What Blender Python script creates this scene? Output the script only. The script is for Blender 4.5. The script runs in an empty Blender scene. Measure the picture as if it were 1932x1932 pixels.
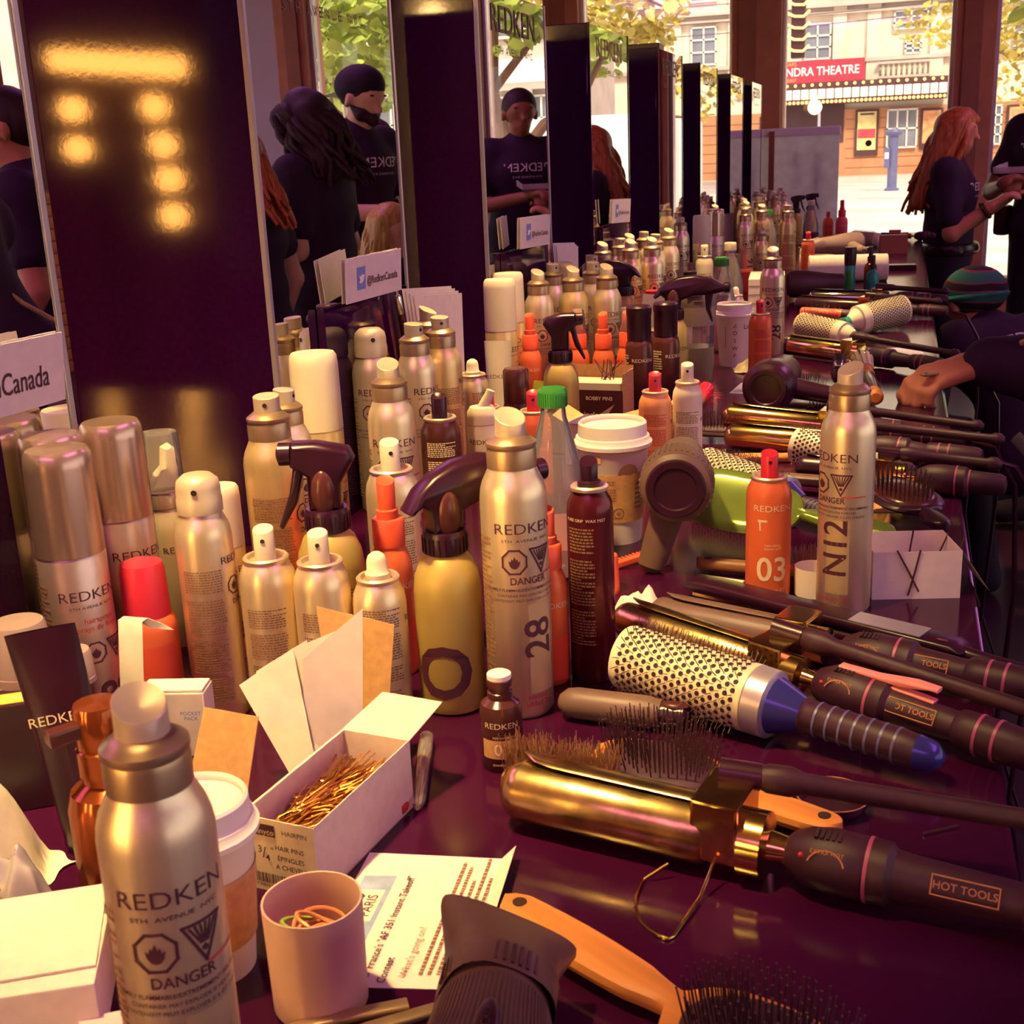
import bpy, bmesh, math, random
import numpy as np
from mathutils import Vector, Matrix, Euler
random.seed(7)
R = math.radians
PI = math.pi
scene = bpy.context.scene
COL = scene.collection
ZT = 1.03                      # height of the table top

# ------------------------------------------------------------------ camera
cam_d = bpy.data.cameras.new('camera')
cam_d.sensor_fit = 'HORIZONTAL'
cam_d.sensor_width = 3.42
cam_d.lens = 4.119
cam_d.clip_start = 0.02
cam_d.clip_end = 400
cam_d.dof.use_dof = True
cam_d.dof.focus_distance = 1.35
cam_d.dof.aperture_fstop = 2.6
cam = bpy.data.objects.new('camera', cam_d)
COL.objects.link(cam)
_y = Vector((744, 708, 2327)).normalized()
_u = Vector((-344, 8034, -2327)).normalized()
_u = (_u - _u.dot(_y) * _y).normalized()
_x = -_y.cross(_u)
if _x.x < 0:
    _x = -_x
right = Vector((_x.x, _y.x, _u.x)); up = Vector((_x.y, _y.y, _u.y)); fwd = Vector((_x.z, _y.z, _u.z))
mw = Matrix((( right.x, up.x, -fwd.x, 0.0), (right.y, up.y, -fwd.y, 0.0), (right.z, up.z, -fwd.z, ZT + 0.43), (0, 0, 0, 1)))
cam.matrix_world = mw
scene.camera = cam

# ------------------------------------------------------------------ sky, sun, exposure
world = bpy.data.worlds.new('sky')
scene.world = world
world.use_nodes = True
wn = world.node_tree
bg = wn.nodes['Background']
bg.inputs['Color'].default_value = (1.0, 0.92, 0.90, 1)
bg.inputs['Strength'].default_value = 1.7
sun_d = bpy.data.lights.new('sun', 'SUN')
sun_d.energy = 4.2
sun_d.angle = R(12)
sun_d.color = (1.0, 0.9, 0.68)
sun = bpy.data.objects.new('sun', sun_d)
COL.objects.link(sun)
sun.rotation_euler = (R(48), 0, R(28))      # from behind the shop, onto the street fronts
vs = scene.view_settings
vs.view_transform = 'Standard'
vs.look = 'None'
vs.exposure = 0.0
vs.gamma = 1.0
vs.use_curve_mapping = False

def spot(name, loc, target, power, color, size=70, blend=0.7, rad=0.05):
    d = bpy.data.lights.new(name, 'SPOT')
    d.energy = power; d.color = color; d.spot_size = R(size); d.spot_blend = blend; d.shadow_soft_size = rad
    o = bpy.data.objects.new(name, d); COL.objects.link(o)
    o.location = loc
    o.rotation_euler = (Vector(target) - Vector(loc)).to_track_quat('-Z', 'Y').to_euler()
    return o
def area(name, loc, target, power, color, sx, sy):
    d = bpy.data.lights.new(name, 'AREA')
    d.energy = power; d.color = color; d.shape = 'RECTANGLE'; d.size = sx; d.size_y = sy
    o = bpy.data.objects.new(name, d); COL.objects.link(o)
    o.location = loc
    o.rotation_euler = (Vector(target) - Vector(loc)).to_track_quat('-Z', 'Y').to_euler()
    return o
WARM = (1.0, 0.68, 0.26)
VIO = (0.95, 0.26, 0.90)
# ceiling track spots over the long table (their housings are built further down)
TRACK = [((-0.62, 0.45, 2.75), (-0.50, 0.90, ZT), 340), ((-0.50, 1.75, 2.75), (-0.40, 1.75, ZT), 330),
         ((-0.45, 3.0, 2.75), (-0.35, 2.9, ZT), 330), ((-0.45, 4.4, 2.75), (-0.30, 4.4, ZT), 330)]
for i, (l, t, p) in enumerate(TRACK):
    spot('track_spot_light', l, t, p, WARM, 43, 1.0, 0.06)
# added violet panels under the ceiling: ambient fill that tints the darks
PANELS = [((1.9, 1.0, 3.17), 1.1, 2.4, 20), ((1.9, 5.6, 3.17), 1.1, 2.4, 20), ((-2.9, 1.5, 3.17), 1.1, 2.4, 18), ((-0.3, -2.6, 3.17), 2.4, 1.1, 22)]
for l, a, b, p in PANELS:
    area('fill_panel_light', l, (l[0], l[1], 0), p, VIO, a, b)

# ------------------------------------------------------------------ materials
def new_mat(name):
    m = bpy.data.materials.new(name); m.use_nodes = True
    return m, m.node_tree, m.node_tree.nodes['Principled BSDF']
def mat(name, col, rough=0.5, metal=0.0, vary=0.12, scale=30.0, bump=0.0, spec=0.5, emit=None, estr=0.0, alpha=1.0, trans=0.0, ior=1.45, coat=0.0, stretch=None):
    m, nt, b = new_mat(name)
    L = nt.links
    if vary > 0 or bump > 0:
        tc = nt.nodes.new('ShaderNodeTexCoord'); nz = nt.nodes.new('ShaderNodeTexNoise')
        mp = nt.nodes.new('ShaderNodeMapping')
        if stretch: mp.inputs['Scale'].default_value = stretch
        L.new(tc.outputs['Object'], mp.inputs['Vector']); L.new(mp.outputs['Vector'], nz.inputs['Vector'])
        nz.inputs['Scale'].default_value = scale; nz.inputs['Detail'].default_value = 4
        rp = nt.nodes.new('ShaderNodeValToRGB')
        lo = [max(0, c * (1 - vary)) for c in col]; hi = [min(1, c * (1 + vary)) for c in col]
        rp.color_ramp.elements[0].position = 0.3; rp.color_ramp.elements[1].position = 0.7
        rp.color_ramp.elements[0].color = (*lo, 1); rp.color_ramp.elements[1].color = (*hi, 1)
        L.new(nz.outputs['Fac'], rp.inputs['Fac']); L.new(rp.outputs['Color'], b.inputs['Base Color'])
        if bump > 0:
            bp = nt.nodes.new('ShaderNodeBump'); bp.inputs['Strength'].default_value = bump; bp.inputs['Distance'].default_value = 0.002
            L.new(nz.outputs['Fac'], bp.inputs['Height']); L.new(bp.outputs['Normal'], b.inputs['Normal'])
    else:
        b.inputs['Base Color'].default_value = (*col, 1)
    b.inputs['Roughness'].default_value = rough
    b.inputs['Metallic'].default_value = metal
    b.inputs['Specular IOR Level'].default_value = spec
    b.inputs['IOR'].default_value = ior
    b.inputs['Transmission Weight'].default_value = trans
    b.inputs['Alpha'].default_value = alpha
    b.inputs['Coat Weight'].default_value = coat
    if emit:
        b.inputs['Emission Color'].default_value = (*emit, 1); b.inputs['Emission Strength'].default_value = estr
    return m
def thin(name, tint, clear=0.8, rough=0.06):
    """thin clear plastic or glass: mostly see-through, mirror-like at the edges"""
    m = bpy.data.materials.new(name); m.use_nodes = True
    nt = m.node_tree; nt.nodes.clear(); L = nt.links
    out = nt.nodes.new('ShaderNodeOutputMaterial'); mx = nt.nodes.new('ShaderNodeMixShader'); mx2 = nt.nodes.new('ShaderNodeMixShader')
    tr = nt.nodes.new('ShaderNodeBsdfTransparent'); gl = nt.nodes.new('ShaderNodeBsdfGlossy'); df = nt.nodes.new('ShaderNodeBsdfDiffuse')
    lw = nt.nodes.new('ShaderNodeLayerWeight'); lw.inputs['Blend'].default_value = 0.28
    tr.inputs['Color'].default_value = (*tint, 1); df.inputs['Color'].default_value = (*tint, 1)
    gl.inputs['Roughness'].default_value = rough; gl.inputs['Color'].default_value = (1, 1, 1, 1)
    mx2.inputs['Fac'].default_value = clear
    L.new(df.outputs[0], mx2.inputs[1]); L.new(tr.outputs[0], mx2.inputs[2])
    L.new(lw.outputs['Fresnel'], mx.inputs['Fac']); L.new(mx2.outputs[0], mx.inputs[1]); L.new(gl.outputs[0], mx.inputs[2])
    L.new(mx.outputs[0], out.inputs['Surface'])
    return m

M = {}
M['table'] = mat('black_lacquer', (0.040, 0.003, 0.024), 0.12, vary=0.3, scale=6, spec=0.45)
M['mat'] = mat('black_rubber_mat', (0.028, 0.004, 0.026), 0.55, vary=0.3, scale=60, bump=0.15, spec=0.3)
M['lam'] = mat('black_laminate', (0.030, 0.002, 0.034), 0.060, vary=0.2, scale=140, bump=0.008, spec=0.5)
M['mirror'] = mat('mirror_glass', (0.93, 0.93, 0.9), 0.0, 1.0, vary=0)
M['vinyl'] = mat('etched_vinyl', (0.16, 0.09, 0.05), 0.6, vary=0.1)
M['silver'] = mat('brushed_silver', (0.90, 0.74, 0.46), 0.34, 0.72, vary=0.05, scale=200, bump=0.03, stretch=(1, 1, 0.05))
M['gold'] = mat('brushed_champagne', (0.86, 0.65, 0.28), 0.36, 0.68, vary=0.05, scale=200, bump=0.03, stretch=(1, 1, 0.05))
M['lilac'] = mat('satin_lilac_silver', (0.72, 0.52, 0.44), 0.36, 0.85, vary=0.05, scale=120)
M['collar'] = mat('bronze_collar', (0.50, 0.35, 0.20), 0.34, 0.75, vary=0.06)
M['nozzle'] = mat('champagne_plastic', (0.62, 0.50, 0.33), 0.38, 0.25, vary=0.05)
M['cream'] = mat('cream_plastic', (0.80, 0.70, 0.48), 0.4, 0, vary=0.04)
M['cap_s'] = mat('satin_cap', (0.58, 0.39, 0.30), 0.26, 0.80, vary=0.04)
M['goldbot'] = mat('olive_gold_plastic', (0.52, 0.38, 0.10), 0.42, 0.35, vary=0.06)
M['orange'] = mat('orange_metal', (0.86, 0.17, 0.055), 0.38, 0.25, vary=0.06)
M['peach'] = mat('peach_label', (0.85, 0.36, 0.13), 0.4, 0.2, vary=0.05)
M['orangecap'] = mat('orange_plastic', (0.88, 0.11, 0.05), 0.35, 0, vary=0.04)
M['red'] = mat('red_plastic', (0.72, 0.03, 0.06), 0.3, 0, vary=0.05)
M['pink'] = mat('pink_plastic', (0.85, 0.10, 0.16), 0.3, 0, vary=0.05)
M['rose'] = mat('rose_clip', (0.90, 0.28, 0.24), 0.4, 0, vary=0.05)
M['blk'] = mat('black_plastic', (0.034, 0.006, 0.018), 0.28, 0, vary=0.2, spec=0.5)
M['blkm'] = mat('matt_black', (0.046, 0.010, 0.019), 0.5, 0, vary=0.2, bump=0.08, scale=150)
M['brown'] = mat('brown_plastic', (0.085, 0.022, 0.018), 0.22, 0, vary=0.2)
M['dkred'] = mat('oxblood_metal', (0.11, 0.012, 0.02), 0.2, 0.35, vary=0.1)
M['amber'] = mat('copper_glass', (0.30, 0.07, 0.015), 0.14, 0.6, vary=0.1)
M['goldmetal'] = mat('polished_gold', (0.86, 0.60, 0.19), 0.16, 1.0, vary=0.22, scale=35, bump=0.05)
M['goldworn'] = mat('worn_gold', (0.74, 0.50, 0.18), 0.26, 1.0, vary=0.45, scale=55, bump=0.12)
M['chrome'] = mat('chrome', (0.85, 0.82, 0.78), 0.12, 1.0, vary=0)
M['wood'] = mat('beech_wood', (0.66, 0.25, 0.05), 0.42, 0, vary=0.22, scale=25, bump=0.05, stretch=(0.15, 3, 3))
M['wood2'] = mat('dark_wood', (0.22, 0.10, 0.03), 0.4, 0, vary=0.25, scale=25, stretch=(0.15, 3, 3))
M['rubber'] = mat('cushion_rubber', (0.055, 0.014, 0.03), 0.6, 0, vary=0.2)
M['bristle'] = mat('nylon_bristle', (0.06, 0.022, 0.022), 0.35, 0, vary=0.2)
M['boar'] = mat('boar_bristle', (0.32, 0.16, 0.06), 0.6, 0, vary=0.4, scale=300)
M['ceramic'] = mat('ceramic_barrel', (0.84, 0.72, 0.46), 0.38, 0.1, vary=0.06)
M['hole'] = mat('vent_hole', (0.035, 0.012, 0.010), 0.7, 0, vary=0)
M['blue'] = mat('blue_plastic', (0.045, 0.04, 0.24), 0.2, 0.3, vary=0.05)
M['grey'] = mat('grey_plastic', (0.26, 0.17, 0.15), 0.4, 0, vary=0.08)
M['drykr'] = mat('grey_dryer', (0.15, 0.085, 0.06), 0.45, 0, vary=0.15, bump=0.05)
M['green'] = mat('green_plastic', (0.05, 0.30, 0.04), 0.35, 0, vary=0.06)
M['greenpad'] = mat('lime_lacquer', (0.22, 0.31, 0.05), 0.14, 0.35, vary=0.1, coat=0.4)
M['teal'] = mat('teal_bottle', (0.03, 0.32, 0.24), 0.25, 0.1, vary=0.06)
M['paper'] = mat('white_paper', (0.90, 0.82, 0.64), 0.75, 0, vary=0.05, scale=90)
M['card'] = mat('card_stock', (0.78, 0.66, 0.60), 0.8, 0, vary=0.05, scale=90)
M['kraft'] = mat('kraft_board', (0.62, 0.34, 0.12), 0.8, 0, vary=0.12, scale=160, bump=0.05)
M['boxw'] = mat('box_board', (0.82, 0.66, 0.48), 0.7, 0, vary=0.06, scale=120)
M['cup'] = mat('white_cup', (0.90, 0.80, 0.62), 0.5, 0, vary=0.03)
M['lidm'] = mat('white_lid', (0.94, 0.85, 0.70), 0.35, 0, vary=0.02)
M['pin'] = mat('bronze_hairpin', (0.60, 0.26, 0.06), 0.25, 0.9, vary=0.3)
M['ink'] = mat('dark_print', (0.075, 0.014, 0.03), 0.6, 0, vary=0.05)
M['inkr'] = mat('red_print', (0.55, 0.05, 0.05), 0.6, 0, vary=0.05)
M['inkf'] = mat('fine_print', (0.28, 0.15, 0.07), 0.6, 0, vary=0.05)
M['inkc'] = mat('cream_print', (0.90, 0.72, 0.42), 0.5, 0, vary=0.03)
M['inkb'] = mat('blue_print', (0.16, 0.24, 0.62), 0.6, 0, vary=0.05)
M['inkg'] = mat('green_print', (0.02, 0.32, 0.14), 0.6, 0, vary=0.05)
M['panelt'] = mat('label_panel', (0.62, 0.46, 0.24), 0.45, 0.5, vary=0.05)
M['clear'] = thin('clear_plastic', (0.98, 0.93, 0.86), 0.86)
M['frost'] = thin('frosted_plastic', (0.80, 0.60, 0.52), 0.62, 0.25)
M['bag'] = thin('polythene', (0.95, 0.90, 0.85), 0.62, 0.12)
M['paneg'] = thin('window_glass', (1.0, 0.99, 0.96), 0.97, 0.0)
M['juice'] = mat('lime_drink', (0.50, 0.40, 0.05), 0.2, 0, vary=0.08)
M['water'] = thin('liquid', (0.95, 0.86, 0.68), 0.75, 0.05)
M['skin'] = mat('skin', (0.66, 0.27, 0.13), 0.5, 0, vary=0.08, scale=12)
M['skin_d'] = mat('brown_skin', (0.34, 0.12, 0.055), 0.5, 0, vary=0.08, scale=12)
M['skin_p'] = mat('fair_skin', (0.80, 0.48, 0.30), 0.5, 0, vary=0.06, scale=12)
M['shirt'] = mat('black_cotton', (0.030, 0.006, 0.030), 0.8, 0, vary=0.25, scale=20, bump=0.2)
M['jeans'] = mat('black_denim', (0.020, 0.007, 0.024), 0.8, 0, vary=0.25, scale=20, bump=0.2)
M['hair_r'] = mat('red_hair', (0.50, 0.13, 0.035), 0.42, 0, vary=0.5, scale=16, bump=0.5, stretch=(6, 6, 0.5))
M['hair_k'] = mat('black_hair', (0.036, 0.012, 0.014), 0.62, 0, vary=0.4, scale=16, bump=0.5, stretch=(6, 6, 0.5))
M['hair_b'] = mat('blonde_hair', (0.62, 0.36, 0.10), 0.42, 0, vary=0.3, scale=16, bump=0.5, stretch=(6, 6, 0.5))

# ------------------------------------------------------------------ mesh builder
class MB:
    def __init__(s): s.v = []; s.f = []; s.m = []; s.sm = []; s.cur = 0
    def add(s, vs, fs, mtx=None, smooth=True):
        o = len(s.v)
        if mtx is not None: vs = [tuple(mtx @ Vector(p)) for p in vs]
        s.v += [tuple(p) for p in vs]
        for f in fs: s.f.append(tuple(i + o for i in f)); s.m.append(s.cur); s.sm.append(smooth)
        return s
    def lathe(s, prof, n=32, mtx=None, cap=True):
        vs = []; fs = []
        k = len(prof)
        for (r, z) in prof:
            for i in range(n):
                a = 2 * PI * i / n
                vs.append((r * math.sin(a), -r * math.cos(a), z))
        for j in range(k - 1):
            for i in range(n):
                i2 = (i + 1) % n
                fs.append((j * n + i, j * n + i2, (j + 1) * n + i2, (j + 1) * n + i))
        if cap:
            if prof[0][0] > 1e-6: fs.append(tuple(reversed(range(n))))
            if prof[-1][0] > 1e-6: fs.append(tuple((k - 1) * n + i for i in range(n)))
        return s.add(vs, fs, mtx)
    def box(s, lo, hi, mtx=None, bev=0.0):
        x0, y0, z0 = lo; x1, y1, z1 = hi
        if bev <= 0:
            vs = [(x0, y0, z0), (x1, y0, z0), (x1, y1, z0), (x0, y1, z0), (x0, y0, z1), (x1, y0, z1), (x1, y1, z1), (x0, y1, z1)]
            fs = [(3, 2, 1, 0), (4, 5, 6, 7), (0, 1, 5, 4), (1, 2, 6, 5), (2, 3, 7, 6), (3, 0, 4, 7)]
            return s.add(vs, fs, mtx)
        bm = bmesh.new(); bmesh.ops.create_cube(bm, size=1)
        for v in bm.verts: v.co = ((x0 + x1) / 2 + v.co.x * (x1 - x0), (y0 + y1) / 2 + v.co.y * (y1 - y0), (z0 + z1) / 2 + v.co.z * (z1 - z0))
        bmesh.ops.bevel(bm, geom=bm.edges[:], offset=bev, segments=2, profile=0.6, affect='EDGES')
        bm.verts.index_update()
        vs = [tuple(v.co) for v in bm.verts]; fs = [tuple(v.index for v in f.verts) for f in bm.faces]
        fl = [max(abs(c) for c in f.normal) < 0.999 for f in bm.faces]; bm.free()
        s.add(vs, fs, mtx); s.sm[-len(fs):] = fl
        return s
    def tube(s, path, rad, n=10, mtx=None, closed=False, flat=1.0):
        P = [Vector(p) for p in path]; k = len(P)
        rr = rad if isinstance(rad, (list, tuple)) else [rad] * k
        vs = []; fs = []; prev = None
        for j in range(k):
            if closed: t = P[(j + 1) % k] - P[j - 1]
            else: t = P[min(j + 1, k - 1)] - P[max(j - 1, 0)]
            t.normalize()
            if prev is None:
                a = Vector((0, 0, 1)) if abs(t.z) < 0.9 else Vector((1, 0, 0))
                nrm = (a - a.dot(t) * t).normalized()
            else:
                nrm = (prev - prev.dot(t) * t)
                nrm = nrm.normalized() if nrm.length > 1e-6 else prev
            prev = nrm; b = t.cross(nrm)
            for i in range(n):
                a = 2 * PI * i / n
                vs.append(tuple(P[j] + rr[j] * (math.cos(a) * nrm * flat + math.sin(a) * b)))
        for j in range(k if closed else k - 1):
            j2 = (j + 1) % k
            for i in range(n):
                i2 = (i + 1) % n
                fs.append((j * n + i, j * n + i2, j2 * n + i2, j2 * n + i))
        if not closed:
            fs.append(tuple(reversed(range(n)))); fs.append(tuple((k - 1) * n + i for i in range(n)))
        return s.add(vs, fs, mtx)
    def prism(s, outline, y0, y1, mtx=None, inset=0.0, smooth=False):
        """outline in the XZ plane, extruded along Y from y0 to y1; inset rounds the two side faces"""
        n = len(outline)
        cx = sum(p[0] for p in outline) / n; cz = sum(p[1] for p in outline) / n
        rings = [(y0, 1), (y1, 1)] if inset <= 0 else [(y0, 0), (y0 + inset * 0.4, .7), (y0 + inset, 1), (y1 - inset, 1), (y1 - inset * 0.4, .7), (y1, 0)]
        vs = []
        for (y, k) in rings:
            for i, (x, z) in enumerate(outline):
                if inset > 0 and k < 1:
                    px, pz = outline[i - 1]; nx, nz = outline[(i + 1) % n]
                    tx, tz = nx - px, nz - pz; l = math.hypot(tx, tz) or 1
                    ox, oz = -tz / l, tx / l
                    if ox * (x - cx) + oz * (z - cz) > 0: ox, oz = -ox, -oz
                    d = inset * (1 - k) * 0.8
                    vs.append((x + ox * d, y, z + oz * d))
                else: vs.append((x, y, z))
        fs = []
        for j in range(len(rings) - 1):
            for i in range(n):
                i2 = (i + 1) % n
                fs.append((j * n + i, j * n + i2, (j + 1) * n + i2, (j + 1) * n + i))
        fs.append(tuple(reversed(range(n)))); fs.append(tuple((len(rings) - 1) * n + i for i in range(n)))
        return s.add(vs, fs, mtx)
    def ball(s, c, r, n=14, m=9, mtx=None):
        rx, ry, rz = r if isinstance(r, (tuple, list)) else (r, r, r)
        vs = [(c[0], c[1], c[2] - rz)]
        for j in range(1, m):
            t = -PI / 2 + PI * j / m
            for i in range(n):
                a = 2 * PI * i / n
                vs.append((c[0] + rx * math.cos(t) * math.cos(a), c[1] + ry * math.cos(t) * math.sin(a), c[2] + rz * math.sin(t)))
        vs.append((c[0], c[1], c[2] + rz)); e = len(vs) - 1
        fs = [(0, 1 + (i + 1) % n, 1 + i) for i in range(n)]
        for j in range(m - 2):
            for i in range(n):
                i2 = (i + 1) % n
                fs.append((1 + j * n + i, 1 + j * n + i2, 1 + (j + 1) * n + i2, 1 + (j + 1) * n + i))
        b = 1 + (m - 2) * n
        fs += [(b + i, b + (i + 1) % n, e) for i in range(n)]
        return s.add(vs, fs, mtx)
    def quad(s, a, b, c, d): return s.add([a, b, c, d], [(0, 1, 2, 3)])
    def sheet(s, fn, nu, nv, thick=0.0):
        """fn(u,v) -> point; optional thickness along the mean normal"""
        P = [[Vector(fn(i / nu, j / nv)) for j in range(nv + 1)] for i in range(nu + 1)]
        vs = [tuple(P[i][j]) for i in range(nu + 1) for j in range(nv + 1)]
        w = nv + 1
        fs = [(i * w + j, (i + 1) * w + j, (i + 1) * w + j + 1, i * w + j + 1) for i in range(nu) for j in range(nv)]
        if thick:
            n = (P[nu][0] - P[0][0]).cross(P[0][nv] - P[0][0]).normalized() * thick
            o = len(vs); vs += [tuple(Vector(p) - n) for p in vs[:o]]
            fs += [tuple(o + i for i in reversed(f)) for f in fs[:]]
            rim = [(i, 0) for i in range(nu)] + [(nu, j) for j in range(nv)] + [(i, nv) for i in range(nu, 0, -1)] + [(0, j) for j in range(nv, 0, -1)]
            idx = [i * w + j for i, j in rim]
            for k in range(len(idx)):
                a, b = idx[k], idx[(k + 1) % len(idx)]
                fs.append((b, a, a + o, b + o))
        return s.add(vs, fs)
    def mesh(s, name, mats, sharp=38):
        me = bpy.data.meshes.new(name)
        me.from_pydata(s.v, [], s.f)
        for m in (mats if isinstance(mats, (list, tuple)) else [mats]): me.materials.append(m)
        if any(s.m): me.polygons.foreach_set('material_index', s.m)
        me.shade_smooth()
        me.set_sharp_from_angle(angle=R(sharp))
        if not all(s.sm): me.polygons.foreach_set('use_smooth', s.sm)
        me.update()
        return me

def link(name, me, parent=None, loc=None, rot=None):
    o = bpy.data.objects.new(name, me); COL.objects.link(o)
    if parent is not None: o.parent = parent
    if loc is not None: o.location = loc
    if rot is not None: o.rotation_euler = rot
    return o
def tag(o, label=None, cat=None, group=None, kind=None):
    if label: o['label'] = label
    if cat: o['category'] = cat
    if group: o['group'] = group
    if kind: o['kind'] = kind
    return o
def thing(name, label, cat, loc=(0, 0, 0), rz=0.0, group=None, rot=None):
    o = bpy.data.objects.new(name, None); COL.objects.link(o)
    o.empty_display_size = 0.02
    o.location = loc; o.rotation_euler = rot if rot is not None else (0, 0, rz)
    return tag(o, label, cat, group)
def struct(name, mb, m, parent=None, loc=None):
    o = link(name, mb.mesh(name, m), parent, loc)
    if parent is None: o['kind'] = 'structure'
    return o
def part(name, mb, m, parent, sharp=38, loc=None, rot=None):
    return link(name, mb.mesh(name, m, sharp), parent, loc, rot)

# ------------------------------------------------------------------ lettering
_tc = {}
def text_geo(s, size, bold=0.0, align='CENTER', sx=1.0):
    key = (s, size, bold, align, sx)
    if key in _tc: return _tc[key]
    cu = bpy.data.curves.new('t', 'FONT'); cu.body = s; cu.size = size; cu.align_x = align; cu.align_y = 'CENTER'
    cu.offset = bold * size; cu.resolution_u = 3; cu.fill_mode = 'FRONT'
    ob = bpy.data.objects.new('t', cu); COL.objects.link(ob)
    dg = bpy.context.evaluated_depsgraph_get()
    me = bpy.data.meshes.new_from_object(ob.evaluated_get(dg))
    vs = [(v.co.x * sx, v.co.y) for v in me.vertices]; fs = [tuple(p.vertices) for p in me.polygons]
    bpy.data.objects.remove(ob); bpy.data.curves.remove(cu); bpy.data.meshes.remove(me)
    _tc[key] = (vs, fs)
    return _tc[key]
def split2(geo, lim):
    """fan every face into triangles and halve them until none is wider than lim"""
    vs, fs = list(geo[0]), geo[1]
    mid = {}; out = []
    def mp(a, b):
        k = (a, b) if a < b else (b, a)
        if k not in mid:
            vs.append(((vs[a][0] + vs[b][0]) / 2, (vs[a][1] + vs[b][1]) / 2)); mid[k] = len(vs) - 1
        return mid[k]
    st = []
    for f in fs:
        for i in range(1, len(f) - 1): st.append((f[0], f[i], f[i + 1]))
    while st:
        t = st.pop()
        e = [(abs(vs[t[i]][0] - vs[t[(i + 1) % 3]][0]) + .3 * abs(vs[t[i]][1] - vs[t[(i + 1) % 3]][1]), i) for i in range(3)]
        m, i = max(e)
        if m <= lim: out.append(t); continue
        a, b, c = t[i], t[(i + 1) % 3], t[(i + 2) % 3]; k = mp(a, b)
        st += [(a, k, c), (k, b, c)]
    return vs, out
def wrapped(mb, geo, r, a0, z0, rotate=False):
    """2D geometry laid round an upright cylinder of radius r, centred on azimuth a0 (0 faces -Y)"""
    if rotate: geo = ([(-y, x) for x, y in geo[0]], geo[1])
    xs = [p[0] for p in geo[0]]
    big = max((max(geo[0][i][0] for i in f) - min(geo[0][i][0] for i in f)) for f in geo[1])
    if big > r * .3: geo = split2(geo, r * .3)
    vs, fs = geo
    out = []
    for x, y in vs:
        a = x / r + a0
        out.append((r * math.sin(a), -r * math.cos(a), z0 + y))
    mb.add(out, fs)
def flat(mb, geo, mtx):
    vs, fs = geo
    mb.add([tuple(mtx @ Vector((x, y, 0))) for x, y in vs], fs)
def wtext(mb, s, size, r, a0, z0, bold=0.0, rotate=False, sx=1.0, align='CENTER'):
    wrapped(mb, text_geo(s, size, bold, align, sx), r, a0, z0, rotate)
def stroke(pts, w, closed=False):
    vs = []; fs = []
    n = len(pts)
    for i in range(n if closed else n - 1):
        a = pts[i]; b = pts[(i + 1) % n]
        dx, dy = b[0] - a[0], b[1] - a[1]; l = math.hypot(dx, dy) or 1
        ux, uy = dx / l, dy / l; nx, ny = -uy * w / 2, ux * w / 2
        e = w / 2
        k = max(1, int(l / 0.004)); o = len(vs)
        for j in range(k + 1):
            t = j / k; ex = -e if j == 0 else (e if j == k else 0)
            cx, cy = a[0] + dx * t + ux * ex, a[1] + dy * t + uy * ex
            vs += [(cx + nx, cy + ny), (cx - nx, cy - ny)]
        for j in range(k): fs.append((o + 2 * j, o + 2 * j + 1, o + 2 * j + 3, o + 2 * j + 2))
    return vs, fs
def rect2(x0, x1, y0, y1, nx=6):
    vs = []; fs = []
    for i in range(nx + 1):
        x = x0 + (x1 - x0) * i / nx; vs += [(x, y0), (x, y1)]
    for i in range(nx): fs.append((2 * i, 2 * i + 2, 2 * i + 3, 2 * i + 1))
    return vs, fs
def lines2(x0, x1, y0, y1, rows, seed=1, hgt=0.55):
    """rows of tiny dashes standing for unreadable small print"""
    rn = random.Random(seed); vs = []; fs = []
    for r in range(rows):
        y = y1 - (y1 - y0) * (r + 0.5) / rows; h = (y1 - y0) / rows * hgt / 2
        x = x0
        end = x1 - (rn.random() * (x1 - x0) * (0.5 if rn.random() < .2 else 0.06))
        while x < end:
            w = min(rn.uniform(0.0012, 0.0042), end - x)
            o = len(vs); vs += [(x, y - h), (x + w, y - h), (x + w, y + h), (x, y + h)]; fs.append((o, o + 1, o + 2, o + 3))
            x += w + 0.0007
    return vs, fs
def flame2(s):
    P = [(0, .5), (.12, .2), (.2, .32), (.3, .02), (.44, .16), (.36, -.2), (.2, -.42), (0, -.48), (-.2, -.42), (-.36, -.2), (-.44, .16), (-.3, .02), (-.2, .32), (-.12, .2)]
    vs = [(0, -.15 * s)] + [(x * s, y * s) for x, y in P]; n = len(P)
    return vs, [(0, i + 1, (i + 1) % n + 1) for i in range(n)]
def shift(geo, dx, dy): return [(x + dx, y + dy) for x, y in geo[0]], geo[1]
# ================================================================== the room
EYE = ZT + 0.43
M['floor'] = mat('dark_floor', (0.05, 0.012, 0.035), 0.35, vary=0.35, scale=3, bump=0.05)
M['ceil'] = mat('maroon_ceiling', (0.22, 0.07, 0.13), 0.8, vary=0.1, scale=2)
M['wall'] = mat('maroon_wall', (0.20, 0.045, 0.05), 0.8, vary=0.15, scale=3)
M['column'] = mat('terracotta_column', (0.48, 0.17, 0.10), 0.6, vary=0.14, scale=8, bump=0.1)
M['column2'] = mat('brown_frame', (0.30, 0.09, 0.06), 0.5, vary=0.12, scale=8)
M['lav'] = mat('lavender_plaster', (0.52, 0.40, 0.50), 0.8, vary=0.04, scale=5)
M['brick'] = mat('orange_brick', (0.55, 0.17, 0.07), 0.8, vary=0.3, scale=14, bump=0.3)
M['mortar'] = mat('mortar', (0.30, 0.10, 0.06), 0.9, vary=0.15)
M['alu'] = mat('window_aluminium', (0.55, 0.48, 0.55), 0.35, 0.6, vary=0.05)
XW0, XW1, YW0, YW1, ZC = -6.0, 5.6, -4.0, 9.0, 3.2
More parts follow.
